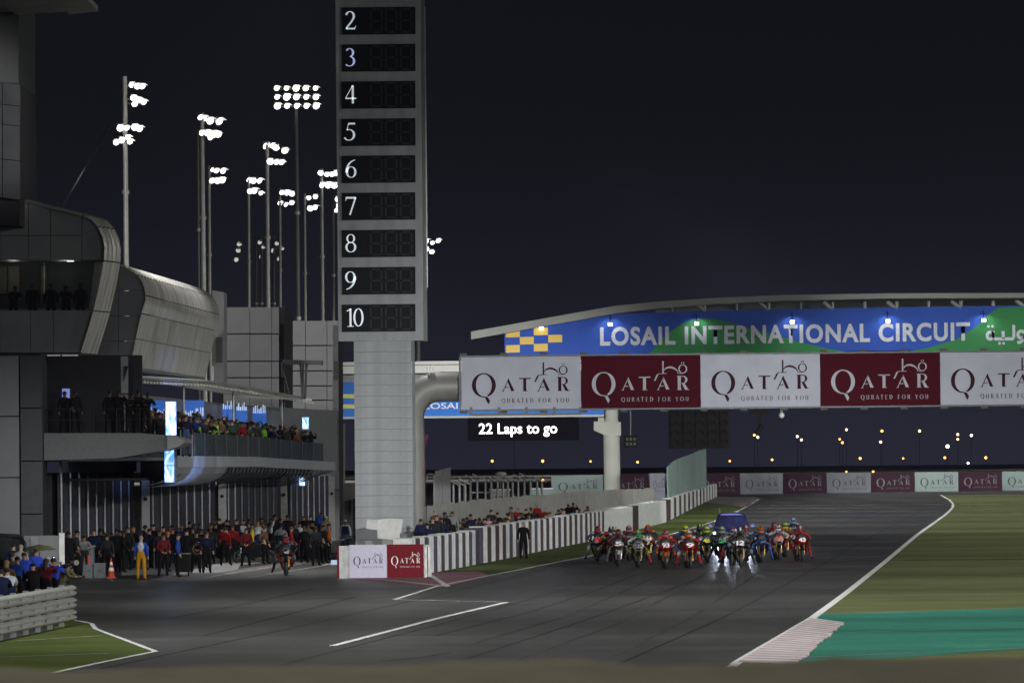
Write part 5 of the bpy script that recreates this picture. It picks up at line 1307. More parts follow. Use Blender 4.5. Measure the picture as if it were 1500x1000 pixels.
def human(J, name='body', helmet=False, face=None):
    """J: joints dict; returns MB holding body with four materials"""
    d = dict(J)
    E = [('pel', 'bel', LG), ('bel', 'che', TP), ('che', 'nek', TP), ('nek', 'hed', SK), ('hed', 'top', SK)]
    rad = dict(pel=(.155, .12), bel=(.145, .105), che=(.17, .12), nek=.058, hed=(.078, .092), top=(.062, .075))
    for s in 'LR':
        E += [('che', 'sho' + s, TP), ('sho' + s, 'elb' + s, TP), ('elb' + s, 'wri' + s, TP if J.get('sleeve', 1) else SK), ('wri' + s, 'han' + s, SK),
              ('pel', 'hip' + s, LG), ('hip' + s, 'kne' + s, LG), ('kne' + s, 'ank' + s, LG), ('ank' + s, 'toe' + s, SH)]
        rad.update({'sho' + s: .072, 'elb' + s: .048, 'wri' + s: .033, 'han' + s: .036, 'hip' + s: .092, 'kne' + s: .064, 'ank' + s: .045, 'toe' + s: .042})
    if not J.get('bulk'):
        for k in ('sho', 'elb', 'wri', 'hip', 'kne', 'ank'):
            for s in 'LR': rad[k + s] *= {'sho': 1.2, 'elb': 1.35, 'wri': 1.2, 'hip': 1.2, 'kne': 1.3, 'ank': 1.35}[k]
        rad['che'] = (.195, .14); rad['bel'] = (.175, .13); rad['pel'] = (.17, .135)
    else:
        for k in rad: rad[k] = tuple(x * J['bulk'] for x in rad[k]) if isinstance(rad[k], tuple) else rad[k] * (J['bulk'] if k not in ('hed', 'top', 'nek') else 1)
    d = {k: Vector(v) for k, v in d.items() if isinstance(v, (tuple, Vector))}
    me = skin_mesh(E, d, rad, 'pel')
    mb = MB(); vs = [v.co.copy() for v in me.vertices]
    segs = [(d[a], d[b], m) for a, b, m in E]
    # region of each face from the nearest bone
    fs, ms = [], []
    for p in me.polygons:
        c = p.center; best, bm = 1e9, 0
        for a, b, m in segs:
            ab = b - a; t = max(0, min(1, (c - a).dot(ab) / ab.length_squared)); q = (c - a - ab * t).length
            if m == SK and a is d['nek']: q -= .0
            if q < best: best, bm = q, m
        fs.append(tuple(p.vertices)); ms.append(bm)
    o = len(mb.v); mb.v += [tuple(v) for v in vs]; mb.f += fs; mb.m += ms; mb.sm += [True] * len(fs)
    bpy.data.meshes.remove(me)
    # fingers: four tapering bent fingers and a side thumb on each palm
    for s in 'LR':
        h = d['han' + s]; w_ = d['wri' + s]; dr = (h - w_).normalized(); side = dr.cross(Vector((0, 0, 1)) if abs(dr.z) < .8 else Vector((0, 1, 0))).normalized(); nn_ = dr.cross(side)
        for k in range(4):
            b0 = h + side * (.027 - .018 * k) ; ln = (.05, .06, .056, .044)[k]
            mb.path([b0 - dr * .01, b0 + dr * ln * .6, b0 + dr * ln + nn_ * .018], [.0095, .0085, .006], 5, SK)
        mb.path([h + side * .03 - dr * .02, h + side * .052 + dr * .012, h + side * .05 + dr * .04], [.011, .01, .007], 5, SK)
    # face: nose, brow, ears
    if not helmet:
        hd = d['hed']; fy = Vector(J.get('look', (0, -1, 0))).normalized(); rt = fy.cross(Vector((0, 0, 1))).normalized()
        c = hd + Vector((0, 0, .02))
        mb.path([c + fy * .075 + Vector((0, 0, .035)), c + fy * .098, c + fy * .08 - Vector((0, 0, .02))], [.009, .015, .01], 5, SK)
        for q in (-1, 1):
            mb.ball(c + rt * q * .078, (.014, .02, .028), 6, 4, SK)
            mb.ball(c + fy * .076 + rt * q * .03 + Vector((0, 0, .028)), .0105, 6, 4, SH)
        mb.path([c + fy * .08 + rt * .025 - Vector((0, 0, .045)), c + fy * .087 - Vector((0, 0, .047)), c + fy * .08 - rt * .025 - Vector((0, 0, .045))], [.005, .007, .005], 5, TP)
    return mb
def pose(**k):
    J = dict(pel=(0, 0, .95), bel=(0, 0, 1.12), che=(0, 0, 1.34), nek=(0, .005, 1.49), hed=(0, -.015, 1.6), top=(0, -.01, 1.68),
             shoL=(-.185, 0, 1.41), elbL=(-.25, .03, 1.14), wriL=(-.26, -.07, .91), hanL=(-.26, -.1, .83), shoR=(.185, 0, 1.41), elbR=(.25, .03, 1.14), wriR=(.26, -.07, .91), hanR=(.26, -.1, .83),
             hipL=(-.1, 0, .9), kneL=(-.125, -.02, .5), ankL=(-.14, .02, .08), toeL=(-.16, -.14, .04), hipR=(.1, 0, .9), kneR=(.125, -.02, .5), ankR=(.14, .02, .08), toeR=(.16, -.14, .04))
    J.update(k); return J
def shifted(J, keys, off):
    for k in keys: J[k] = tuple(a + b for a, b in zip(J[k], off))
    return J
UP = ['che', 'nek', 'hed', 'top', 'shoL', 'shoR', 'elbL', 'elbR', 'wriL', 'wriR', 'hanL', 'hanR']
POSES = {
 'standing': pose(),
 'standing hands joined': pose(elbL=(-.26, -.02, 1.14), wriL=(-.08, -.2, .98), hanL=(-.0, -.22, .95), elbR=(.26, -.02, 1.14), wriR=(.08, -.2, .97), hanR=(.02, -.23, .93), kneL=(-.15, -.03, .5), ankL=(-.2, .02, .08), toeL=(-.24, -.13, .04)),
 'holding up a phone': pose(elbL=(-.26, -.16, 1.3), wriL=(-.12, -.3, 1.5), hanL=(-.07, -.33, 1.57), elbR=(.26, -.16, 1.3), wriR=(.12, -.3, 1.5), hanR=(.07, -.33, 1.57)),
 'arms raised': pose(elbL=(-.3, -.1, 1.5), wriL=(-.12, -.16, 1.7), hanL=(-.06, -.18, 1.76), elbR=(.3, -.1, 1.5), wriR=(.12, -.16, 1.7), hanR=(.06, -.18, 1.76)),
 'hand on hip': pose(elbL=(-.4, .05, 1.16), wriL=(-.22, -.05, 1.03), hanL=(-.15, -.08, 1.0), kneR=(.14, -.05, .5), ankR=(.19, -.03, .08), toeR=(.24, -.18, .04)),
 'walking': pose(elbL=(-.24, .1, 1.14), wriL=(-.24, .04, .9), hanL=(-.24, .0, .83), elbR=(.25, -.06, 1.15), wriR=(.24, -.24, .98), hanR=(.22, -.3, .93), kneL=(-.11, -.2, .55), ankL=(-.11, -.2, .13), toeL=(-.13, -.36, .07), kneR=(.11, .08, .48), ankR=(.12, .3, .16), toeR=(.13, .2, .04)),
 'leaning forward': pose(che=(0, -.16, 1.28), nek=(0, -.24, 1.4), hed=(0, -.3, 1.5), top=(0, -.32, 1.58), shoL=(-.185, -.2, 1.34), shoR=(.185, -.2, 1.34), elbL=(-.28, -.34, 1.16), elbR=(.28, -.34, 1.16), wriL=(-.2, -.52, 1.14), wriR=(.2, -.52, 1.14), hanL=(-.14, -.58, 1.14), hanR=(.14, -.58, 1.14)),
 'crouching': pose(pel=(0, .18, .42), bel=(0, .12, .6), che=(0, -.02, .8), nek=(0, -.07, .93), hed=(0, -.1, 1.04), top=(0, -.1, 1.12), shoL=(-.185, -.04, .87), shoR=(.185, -.04, .87), elbL=(-.25, -.2, .68), elbR=(.25, -.2, .68), wriL=(-.12, -.38, .75), wriR=(.12, -.38, .75), hanL=(-.07, -.43, .8), hanR=(.07, -.43, .8), hipL=(-.1, .15, .4), hipR=(.1, .15, .4), kneL=(-.17, -.22, .5), kneR=(.17, -.22, .5), ankL=(-.14, .02, .08), ankR=(.14, .02, .08), toeL=(-.15, -.14, .04), toeR=(.15, -.14, .04)),
 'standing in shorts': pose(elbR=(.3, .04, 1.16), wriR=(.2, -.15, 1.05), hanR=(.14, -.2, 1.05)),
}
HUM = {}
def hum_mesh(pn):
    if pn not in HUM:
        mb = human(POSES[pn]); HUM[pn] = mb.mesh('body', [None] * 4 if False else [M_joint] * 4)
    return HUM[pn]
M_sk = [mat('skin light', (.38, .24, .17), .6, var=.05), mat('skin tan', (.25, .15, .1), .6, var=.05), mat('skin dark', (.1, .058, .04), .6, var=.05)]
CL = dict(black=(.009, .009, .01), charcoal=(.022, .023, .027), navy=(.012, .016, .045), blue=(.02, .06, .28), royal=(.035, .07, .5), red=(.17, .01, .012), white=(.4, .42, .45), grey=(.2, .21, .22), orange=(.5, .13, .02), mustard=(.38, .19, .015), yellow=(.55, .45, .04), lime=(.16, .34, .03), khaki=(.15, .13, .08), brown=(.09, .05, .03), teal=(.02, .12, .12), pink=(.5, .22, .27), maroon=(.12, .015, .02), denim=(.06, .085, .16), paleblue=(.2, .33, .55), darkgreen=(.03, .06, .04))
CM_ = {k: mat('cloth ' + k, v, .9, var=.16, scale=9, spec=.08) for k, v in CL.items()}
HAIR = {k: mat('hair ' + k, v, .7, var=.1) for k, v in dict(black=(.012, .011, .01), brown=(.045, .027, .015), blond=(.22, .15, .07), grey=(.2, .2, .2)).items()}
def hair_mb(J, kind):
    hd, tp = Vector(J['hed']), Vector(J['top']); c = hd.lerp(tp, .35)
    mb = MB()
    if kind == 'hair': mb.ball(c + Vector((0, .012, .022)), (.088, .104, .088), 10, 6, 0, 0, .62)
    elif kind == 'long hair': mb.ball(c + Vector((0, .02, .02)), (.092, .108, .088), 10, 6, 0, 0, .6); mb.path([c + Vector((0, .06, .02)), c + Vector((0, .1, -.12)), c + Vector((0, .1, -.26))], [.07, .08, .04], 8)
    elif kind == 'cap':
        mb.ball(c + Vector((0, .0, .03)), (.094, .108, .08), 10, 5, 0, 0, .5); mb.slab([(-.07, c.y - .08, c.z + .035), (.07, c.y - .08, c.z + .035), (.055, c.y - .19, c.z + .02), (-.055, c.y - .19, c.z + .02)][::-1], (0, 0, .012))
    elif kind == 'headset':
        mb.ball(c + Vector((0, .012, .022)), (.086, .1, .086), 10, 6, 0, 0, .6)
        for q in (-1, 1): mb.tube((q * .085, c.y, c.z - .01), (q * .12, c.y, c.z - .01), .04, n=8)
        mb.path([(-.1, c.y, c.z), (-.08, c.y, c.z + .09), (0, c.y, c.z + .125), (.08, c.y, c.z + .09), (.1, c.y, c.z)], .014, 5)
    return mb
HM = {}
NPEOPLE = {}
def person(px_or_loc, D_=None, top='black', legs='black', pn='standing', head='hair', hcol='black', skin=None, face=180, z=0.0, scale=1.0, group=None, label=None, loc=None, shoes='black', item=None):
    loc = P(px_or_loc, D_, z) if loc is None else loc
    skin = random.choice((0, 1, 1, 2)) if skin is None else skin
    t = thing('person', loc, label or f'person {pn}, {top} top, {legs} trousers', 'person', group, R(face))
    t.scale = (scale,) * 3
    me = hum_mesh(pn); b = link('body', me, t)
    ms = [M_sk[skin], CM_[top], CM_[legs] if pn != 'standing in shorts' else CM_[legs], CM_[shoes]]
    for i, m in enumerate(ms): b.material_slots[i].link = 'OBJECT'; b.material_slots[i].material = m
    key = (pn, head)
    if key not in HM: HM[key] = hair_mb(POSES[pn], head).mesh('hair', [M_joint])
    nm = {'hair': 'hair', 'long hair': 'hair', 'cap': 'cap', 'headset': 'headset'}[head]
    h = link(nm, HM[key], t); h.material_slots[0].link = 'OBJECT'; h.material_slots[0].material = (CM_[hcol] if hcol in CM_ and head == 'cap' else HAIR.get(hcol, HAIR['black'] if hcol not in CM_ else CM_[hcol]))
    return t
def held(name, px_t, mb, m, label, cat):
    """an item held by a person, in that person's local frame"""
    M_ = Matrix.Translation(px_t.location) @ Matrix.Rotation(px_t.rotation_euler.z, 4, 'Z')
    me = mb.mesh(name, m); o = link(name, me, None, (0, 0, 0)); me.transform(Matrix.Rotation(px_t.rotation_euler.z, 4, 'Z')); o.location = px_t.location
    o['label'] = label; o['category'] = cat; return o

# unique labels: look first, then nearest landmark, then order among equals
def settle():
    groups = {}
    for t, look, mk, px in LABELED: groups.setdefault((look, mk), []).append((px, t))
    ords = ['first', 'second', 'third', 'fourth', 'fifth', 'sixth', 'seventh', 'eighth', 'ninth', 'tenth']
    for (look, mk), ls in groups.items():
        ls.sort(key=lambda q: q[0])
        for i, (px, t) in enumerate(ls):
            s_ = f'{look} {mk}' if len(ls) == 1 else f'{ords[min(i, 9)]} {look} {mk}'
            while len(s_.split()) > 16: s_ = s_.replace(' the ', ' ', 1) if ' the ' in s_ else ' '.join(s_.split()[:16])
            t['label'] = s_
random.seed(21)
def dist_for_head(py_top, px, height=1.76, z=0.0):
    h = 680 - .0096 * (px - 750); return F * (H0 - height - z) / (py_top - h)

# ---- pit lane crew
pitmarks = [(105, 'at the pale topped bench'), (128, 'behind the grey crates'), (150, 'above the larger crate'), (168, 'by the traffic cone'), (192, 'left of the mustard trousered marshal'), (225, 'right of the mustard trousered marshal'), (248, 'near the orange caps'), (272, 'left of the tyre carrier'), (300, 'right of the tyre carrier'), (320, 'left of the red team shirts'), (345, 'in the red team group'), (372, 'left of the raised phone'), (396, 'behind the lone rider'), (418, 'over the lone rider'), (440, 'right of the lone rider'), (462, 'below the tall blue shirt'), (480, 'by the equipment rack')]
PG = 'pit crew gathered in front of the garages'
crew = [  # px, head top y, top, legs, pose, head, hcol, face
 (101, 766, 'black', 'black', 'standing', 'hair', 'black'), (113, 770, 'charcoal', 'black', 'hand on hip', 'cap', 'black'), (124, 779, 'grey', 'charcoal', 'leaning forward', 'hair', 'black'), (138, 767, 'navy', 'black', 'standing', 'hair', 'brown'),
 (148, 773, 'black', 'black', 'standing hands joined', 'headset', 'black'), (157, 780, 'charcoal', 'black', 'standing', 'hair', 'black'), (171, 774, 'black', 'black', 'standing', 'cap', 'black'), (181, 777, 'black', 'black', 'standing hands joined', 'hair', 'black'), (187, 765, 'charcoal', 'black', 'standing', 'hair', 'black'), (196, 771, 'black', 'charcoal', 'hand on hip', 'cap', 'mustard'),
 (213, 761, 'black', 'black', 'standing', 'headset', 'black'), (219, 772, 'navy', 'black', 'walking', 'hair', 'black'), (225, 766, 'black', 'black', 'standing', 'cap', 'black'), (234, 774, 'charcoal', 'black', 'standing', 'hair', 'brown'), (240, 780, 'maroon', 'black', 'standing hands joined', 'hair', 'black'),
 (246, 776, 'charcoal', 'black', 'standing', 'cap', 'orange'), (253, 773, 'black', 'black', 'standing', 'cap', 'red'), (261, 781, 'blue', 'black', 'standing', 'hair', 'black'), (266, 769, 'navy', 'navy', 'standing hands joined', 'cap', 'orange'), (278, 760, 'black', 'black', 'standing', 'hair', 'black'),
 (283, 771, 'charcoal', 'black', 'standing', 'headset', 'black'), (296, 773, 'black', 'black', 'hand on hip', 'hair', 'black'), (303, 777, 'navy', 'black', 'standing', 'hair', 'brown'), (309, 769, 'charcoal', 'black', 'standing', 'cap', 'orange'), (316, 765, 'black', 'black', 'standing', 'hair', 'black'),
 (322, 757, 'black', 'black', 'holding up a phone', 'hair', 'black'), (328, 768, 'red', 'black', 'leaning forward', 'hair', 'black'), (333, 761, 'black', 'black', 'standing', 'headset', 'black'), (341, 768, 'red', 'black', 'standing', 'hair', 'brown'), (347, 758, 'black', 'charcoal', 'standing', 'hair', 'black'), (355, 761, 'white', 'black', 'standing', 'hair', 'grey'),
 (361, 771, 'maroon', 'black', 'standing hands joined', 'hair', 'black'), (365, 763, 'charcoal', 'black', 'standing', 'hair', 'brown'), (370, 766, 'yellow', 'black', 'standing', 'hair', 'black'), (378, 763, 'white', 'navy', 'holding up a phone', 'hair', 'blond'), (383, 757, 'black', 'black', 'standing', 'hair', 'black'),
 (388, 769, 'brown', 'black', 'hand on hip', 'hair', 'brown'), (397, 761, 'white', 'black', 'arms raised', 'hair', 'blond'), (403, 753, 'black', 'black', 'standing', 'headset', 'black'), (411, 764, 'grey', 'charcoal', 'leaning forward', 'hair', 'black'), (421, 753, 'black', 'black', 'standing', 'hair', 'black'), (427, 769, 'red', 'black', 'standing hands joined', 'hair', 'brown'),
 (432, 765, 'charcoal', 'black', 'standing', 'hair', 'brown'), (439, 764, 'white', 'black', 'standing', 'hair', 'black'), (446, 768, 'black', 'black', 'standing', 'hair', 'brown'), (452, 766, 'khaki', 'black', 'standing hands joined', 'hair', 'brown'), (458, 762, 'black', 'black', 'walking', 'cap', 'black'), (463, 770, 'charcoal', 'black', 'standing', 'hair', 'black'),
 (470, 750, 'blue', 'black', 'holding up a phone', 'cap', 'black'), (478, 754, 'khaki', 'denim', 'standing', 'cap', 'yellow'), (474, 768, 'black', 'black', 'hand on hip', 'hair', 'black'), (482, 766, 'orange', 'charcoal', 'standing', 'hair', 'brown')]
LAST = {}
for px, yt, top, legs, pn, head, hc in crew:
    z = .0; D_ = dist_for_head(yt, px)
    lim = interp(FAC, px) - 4.5 if px > 200 else lerp(226, 247, (px - 88) / 110)
    sc = 1.0
    if D_ > lim:
        sc = min(1.1, (H0 - (yt - (680 - .0096 * (px - 750))) * lim / F) / 1.76); D_ = lim
    fc = random.choice((180, 200, 160, 10, -20, 90, 0)) if px < 330 else random.choice((30, 60, 0, 90, 20, 45, 180))
    t = person(px, D_, top, legs, pn, head, hc, face=fc, scale=sc * random.uniform(.98, 1.02), group=PG)
    hd_ = {'hair': f'{hc} hair', 'cap': f'{hc} cap', 'headset': 'headset', 'long hair': 'long hair'}[head]
    reg(t, f'person {pn} in {top} top, {hd_}', px, pitmarks); LAST[px] = t
# extra dark figures filling the second row
for i in range(26):
    px = 106 + i * 14.6 + random.uniform(-4, 4); lim = interp(FAC, px) - 2.6 if px > 200 else lerp(229, 249, (px - 88) / 110)
    top = random.choice(['black', 'black', 'charcoal', 'navy', 'black', 'brown', 'maroon']); pn = random.choice(['standing', 'hand on hip', 'standing hands joined'])
    t = person(px, lim, top, 'black', pn, 'hair', 'black', face=random.choice((0, 30, 180, -30)), scale=random.uniform(.96, 1.04), group=PG)
    reg(t, f'shadowy back row person {pn} in {top}', px, pitmarks)
# the marshal in mustard trousers, tyre carrier, shorts, kneeling
random.seed(3)
t = person(207, 225, 'blue', 'mustard', 'standing', 'hair', 'grey', skin=0, face=172, label='marshal in wide mustard trousers and blue and white top seen from behind', shoes='mustard')
mb = MB(); mb.ball((0, .1, 1.3), (.14, .07, .2), 8, 6); o = held('backpack', t, mb, CM_['white'], 'white backpack on the marshal in mustard trousers', 'backpack')
t = person(288, dist_for_head(777, 288), 'black', 'black', 'standing hands joined', 'cap', 'black', face=10, label='mechanic carrying a yellow banded tyre at waist height', group=PG)
mb = MB(); mb.torus((0, -.34, 1.0), .22, .08, 'Y', 20, 8); o = held('carried_tyre', t, mb, mat('tyre rubber', (.018, .018, .018), .8), 'black tyre with yellow band held by a mechanic', 'tyre')
mb = MB(); mb.torus((0, -.40, 1.0), .2, .014, 'Y', 20, 6); me = mb.mesh('yellow_band', CM_['mustard']); me.transform(Matrix.Rotation(t.rotation_euler.z, 4, 'Z')); link('yellow_band', me, o)
t = person(274, dist_for_head(774, 274), 'black', 'black', 'standing in shorts', 'headset', 'black', skin=0, face=185, label='pit crew member in black with arms folded left of the tyre carrier', group=PG)
t = person(331, dist_for_head(771, 331), 'red', 'black', 'walking', 'hair', 'black', skin=1, face=160, label='crew member in red team shirt striding at the front of the pit row', group=PG)
# white dressed marshal behind the nose block, dark suited official on the grass
t = person(506, 284, 'white', 'denim', 'standing', 'cap', 'white', skin=2, face=4, label='marshal in white shirt, blue bib and jeans standing behind the pit wall nose', shoes='black')
mb = MB(); mb.slab([(-.17, -.16, 1.42), (.17, -.16, 1.42), (.16, -.17, 1.0), (-.16, -.17, 1.0)][::-1], (0, .03, 0)); held('bib', t, mb, CM_['navy'], 'navy bib worn over the white shirt of the marshal', 'bib')
t = person(767, 265, 'black', 'black', 'standing', 'hair', 'grey', skin=0, face=176, label='official in dark navy clothes walking away along the striped wall on the grass', shoes='black')

# ---- crowd on the pit wall
wm = [(620, 'beside the concrete pier'), (650, 'at the near end of the striped wall'), (690, 'left of the pink shirted man'), (718, 'right of the pink shirted man'), (745, 'left of the official'), (790, 'by the two red jackets'), (820, 'beyond the red jackets'), (850, 'at the far end of the crowd')]
WG = 'photographers and crew leaning over the striped wall'
wallpeople = [(615, 770, 'black', 'crouching', 'hair'), (622, 776, 'black', 'leaning forward', 'hair'), (632, 760, 'charcoal', 'holding up a phone', 'hair'), (638, 745, 'brown', 'standing', 'hair'), (644, 752, 'black', 'standing', 'hair'), (649, 766, 'white', 'leaning forward', 'hair'), (655, 754, 'black', 'holding up a phone', 'hair'), (661, 753, 'charcoal', 'standing', 'cap'), (666, 762, 'navy', 'leaning forward', 'hair'), (672, 757, 'black', 'holding up a phone', 'hair'), (677, 765, 'white', 'holding up a phone', 'cap'), (683, 756, 'brown', 'leaning forward', 'hair'), (689, 761, 'khaki', 'leaning forward', 'hair'), (699, 757, 'charcoal', 'leaning forward', 'hair'), (706, 762, 'paleblue', 'standing', 'hair'),
 (716, 754, 'pink', 'standing hands joined', 'hair'), (720, 745, 'charcoal', 'standing', 'hair'), (729, 749, 'black', 'standing', 'hair'), (735, 757, 'black', 'leaning forward', 'hair'), (740, 750, 'khaki', 'leaning forward', 'hair'), (749, 741, 'brown', 'standing', 'hair'), (754, 742, 'red', 'leaning forward', 'hair'), (757, 757, 'grey', 'leaning forward', 'hair'), (771, 744, 'black', 'holding up a phone', 'hair'), (778, 742, 'charcoal', 'standing', 'cap'), (783, 754, 'white', 'leaning forward', 'hair'), (787, 736, 'red', 'standing', 'hair'), (794, 742, 'red', 'leaning forward', 'hair'),
 (812, 745, 'black', 'leaning forward', 'hair'), (820, 743, 'charcoal', 'leaning forward', 'hair'), (833, 736, 'black', 'holding up a phone', 'hair'), (840, 735, 'charcoal', 'holding up a phone', 'hair'), (848, 744, 'white', 'crouching', 'hair'), (855, 740, 'brown', 'leaning forward', 'hair'), (859, 744, 'black', 'crouching', 'cap')]
random.seed(9)
for px, yt, top, pn, head in wallpeople:
    wD = wat(s_at(px)).y; fD = fat(px).y
    D_ = min(max(wD + 5, lerp(wD, fD, .33)), fD - 3)
    hgt = {'crouching': 1.2, 'leaning forward': 1.66}.get(pn, 1.76) * .98
    z = H0 - (yt - (680 - .0096 * (px - 750))) * D_ / F - hgt
    z = max(0, min(z, 1.1)); skn = random.choice((0, 0, 1, 2))
    t = person(px, D_, top, random.choice(['black', 'charcoal', 'denim']), pn, head, 'black' if head == 'cap' else random.choice(['black', 'brown', 'black', 'grey']), skin=skn, face=random.choice((25, 45, 60, 10)), z=z, scale=.98, group=WG)
    reg(t, f'person {pn} in {top} top', px, wm)
    if z > .12:
        st_ = thing('step_box', P(px, D_), '', 'stand', 'stands behind the striped wall'); reg(st_, f'dark stand under the {top} clad person {pn}', px, wm)
        mb = MB(); a = P(px, D_); mb.box((a.x, D_, z / 2 - .01), (.5, .5, z - .02)); part('box', mb, M_steeld, st_)
for px, yt in ((634, 757), (640, 753), (652, 761), (657, 763), (668, 769), (674, 763), (686, 765), (694, 768), (732, 763), (746, 752), (760, 752), (775, 752), (652, 749), (663, 748), (617, 759), (626, 765), (643, 763), (647, 757), (660, 767), (679, 758), (682, 770), (690, 752), (701, 765), (710, 758), (725, 757), (738, 761), (744, 758), (765, 750), (773, 757), (800, 751), (806, 749), (826, 745), (630, 770), (637, 768), (655, 771), (665, 772), (676, 773), (697, 759)):
    wD = wat(s_at(px)).y; fD = fat(px).y; D_ = min(wD + 9, fD - 3); top = random.choice(['black', 'charcoal', 'brown', 'grey', 'navy'])
    t = person(px, D_, top, 'black', 'standing', 'hair', random.choice(['black', 'brown']), face=random.choice((0, 40, 200)), z=max(0, min(1.2, H0 - (yt - (680 - .0096 * (px - 750))) * D_ / F - 1.74)), scale=1.0, group=WG)
    reg(t, f'back row person standing in {top}', px, wm)
fe = thing('telephoto_camera', W(668, 771, 262), 'black camera with hood on the wall top near its left end', 'camera')
mb = MB(); c = W(671, 772, 262); mb.box(c, (.2, .2, .16)); mb.tube(c, (c.x + .3, c.y - .3, c.z + .02), .07, .1, n=8); part('camera_body', mb, M_hood, fe)

# ---- crowd on the terrace
TG = 'spectators packed on the terrace'
tm = [(275, 'beside the white gate frame'), (300, 'under the wide lit banner'), (330, 'above the smooth hull'), (360, 'above the first hull ribs'), (390, 'in the middle of the glass railing'), (420, 'before the canopy post'), (445, 'under the far video sign'), (465, 'at the far end of the terrace')]
random.seed(31)
for i in range(150):
    px = 264 + 205 * ((i * .618) % 1); row = i % 5
    D_ = interp(TF, px) + .9 + row * 1.25
    edge_x = P(px, interp(TF, px), 4.8).x
    top = random.choice(['black', 'black', 'charcoal', 'black', 'navy', 'brown', 'charcoal', 'darkgreen', 'brown', 'black', 'charcoal'])
    loc = P(px, D_, 4.83)
    fx = P(px, interp(TF, px), 4.8)
    loc = Vector((fx.x - .45 - row * .75 + random.uniform(-.15, .15), fx.y + random.uniform(-1, 1), 4.83 + row * .16 - .25 * max(0, (px - 258) / 232 - .5) * 2 ))
    pn = random.choice(['standing', 'leaning forward', 'holding up a phone', 'standing hands joined', 'arms raised', 'standing'])
    hc = random.choice(['black', 'black', 'brown', 'blond'])
    t = person(px, None, top, 'black', pn, 'hair', hc, face=random.choice((30, 60, 80, 45)), loc=loc, scale=random.uniform(.96, 1.05), group=TG)
    rowl = ('front row', 'second row', 'third row', 'fourth row', 'back row')[row]
    reg(t, f'{rowl} spectator {pn} in {top}', px_of(loc + Vector((0, 0, 1.5)))[0], tm)
for px, top, lab in ((300, 'lime', 'steward in lime vest leaning at the glass near the white gate frame'), (326, 'lime', 'second steward in lime vest at the glass above the smooth hull'), (396, 'lime', 'steward in lime vest farther along the glass balustrade'), (366, 'red', 'spectator in bright red at the terrace glass'), (381, 'charcoal', 'person with folded arms in dark top pressed to the terrace glass')):
    f_ = P(px, interp(TF, px), 4.8); z = 4.83 - .25 * max(0, (px - 258) / 232 - .5) * 2
    person(px, None, top, 'black', 'hand on hip', 'hair', 'black', face=60, loc=Vector((f_.x + (-.32), f_.y, z)), label=lab)
person(272, 233.5, 'navy', 'denim', 'standing', 'hair', 'brown', skin=0, face=25, z=4.83, label='person in navy sweater and jeans standing inside the white gate frame on the terrace')
# gallery people in silhouette
for px, pn, lab, z in ((95, 'standing', 'silhouetted person standing before the dim blue screen in the gallery', 5.75), (110, 'hand on hip', 'silhouetted person right of the dim blue screen', 5.75), (161, 'standing', 'first dark figure left of the gallery pier', 5.75), (175, 'holding up a phone', 'dark figure with phone beside the gallery pier', 5.75), (191, 'leaning forward', 'dark figure leaning right of the gallery pier', 5.75), (203, 'standing', 'dark figure second right of the gallery pier', 5.75), (214, 'leaning forward', 'dark figure at the right end of the gallery rail', 5.75)):
    person(px, DA + 1.2, 'black', 'black', pn, 'hair', 'black', skin=2, face=20, z=z, label=lab)
for px, pn, lab in ((20, 'leaning forward', 'dim figure behind the tinted window near its left end'), (48, 'standing', 'dim figure left of the window mullion'), (75, 'standing', 'dim figure right of the window mullion'), (97, 'leaning forward', 'tallest dim figure behind the tinted window'), (118, 'standing', 'dim figure at the right end of the tinted window')):
    person(px, DA + 1.3, 'black', 'black', pn, 'hair', 'black', skin=1, face=random.choice((0, 20, -20)), z=10.05, label=lab)

# ---- photographers and guests in blue behind the guard rail
BM = []
def bp(px, yt, top, legs, pn, head, hc, face, lab, skin=0, height=1.76, D_=None):
    D_ = D_ or dist_for_head(yt, px, {'crouching': 1.2, 'leaning forward': 1.66}.get(pn, height)); return person(px, D_, top, legs, pn, head, hc, skin=skin, face=face, label=lab, scale=1.0)
bp(53, 802, 'royal', 'charcoal', 'standing', 'hair', 'brown', 200, 'tallest guest in royal blue polo with short brown hair behind the guard rail')
bp(36, 807, 'royal', 'black', 'standing', 'hair', 'brown', 180, 'guest in royal blue polo seen from behind, left of the tallest one')
bp(26, 813, 'blue', 'black', 'standing hands joined', 'hair', 'black', 170, 'guest in blue shirt with dark hair, third of the blue backs')
bp(18, 808, 'khaki', 'black', 'standing', 'hair', 'brown', 150, 'guest in khaki top behind the blue shirts at the left')
bp(60, 814, 'royal', 'charcoal', 'leaning forward', 'cap', 'white', 140, 'guest in blue shirt and white cap leaning on the guard rail')
bp(50, 822, 'black', 'black', 'leaning forward', 'cap', 'black', 190, 'guest in black with black cap and green logo at the rail', D_=167)
bp(68, 818, 'maroon', 'black', 'holding up a phone', 'long hair', 'brown', 170, 'long haired guest in dark red dress filming with a phone', D_=170)
bp(79, 815, 'royal', 'black', 'holding up a phone', 'hair', 'brown', 160, 'guest in royal blue shirt raising a lit phone')
bp(90, 822, 'khaki', 'khaki', 'leaning forward', 'hair', 'brown', 75, 'photographer in khaki aiming a long white lens at the rail end', D_=172)
bp(10, 818, 'brown', 'black', 'standing', 'long hair', 'blond', 180, 'guest with orange and blond hair at the left edge')
bp(3, 832, 'navy', 'navy', 'leaning forward', 'hair', 'black', 190, 'guest in navy with white bag at the far left of the rail', D_=158)
bp(15, 826, 'white', 'navy', 'leaning forward', 'hair', 'black', 200, 'guest in patterned white top bending at the left end of the rail', D_=160)
bp(20, 785, 'navy', 'black', 'standing', 'hair', 'black', 180, 'person in navy standing higher behind the group near the parked car', D_=204)
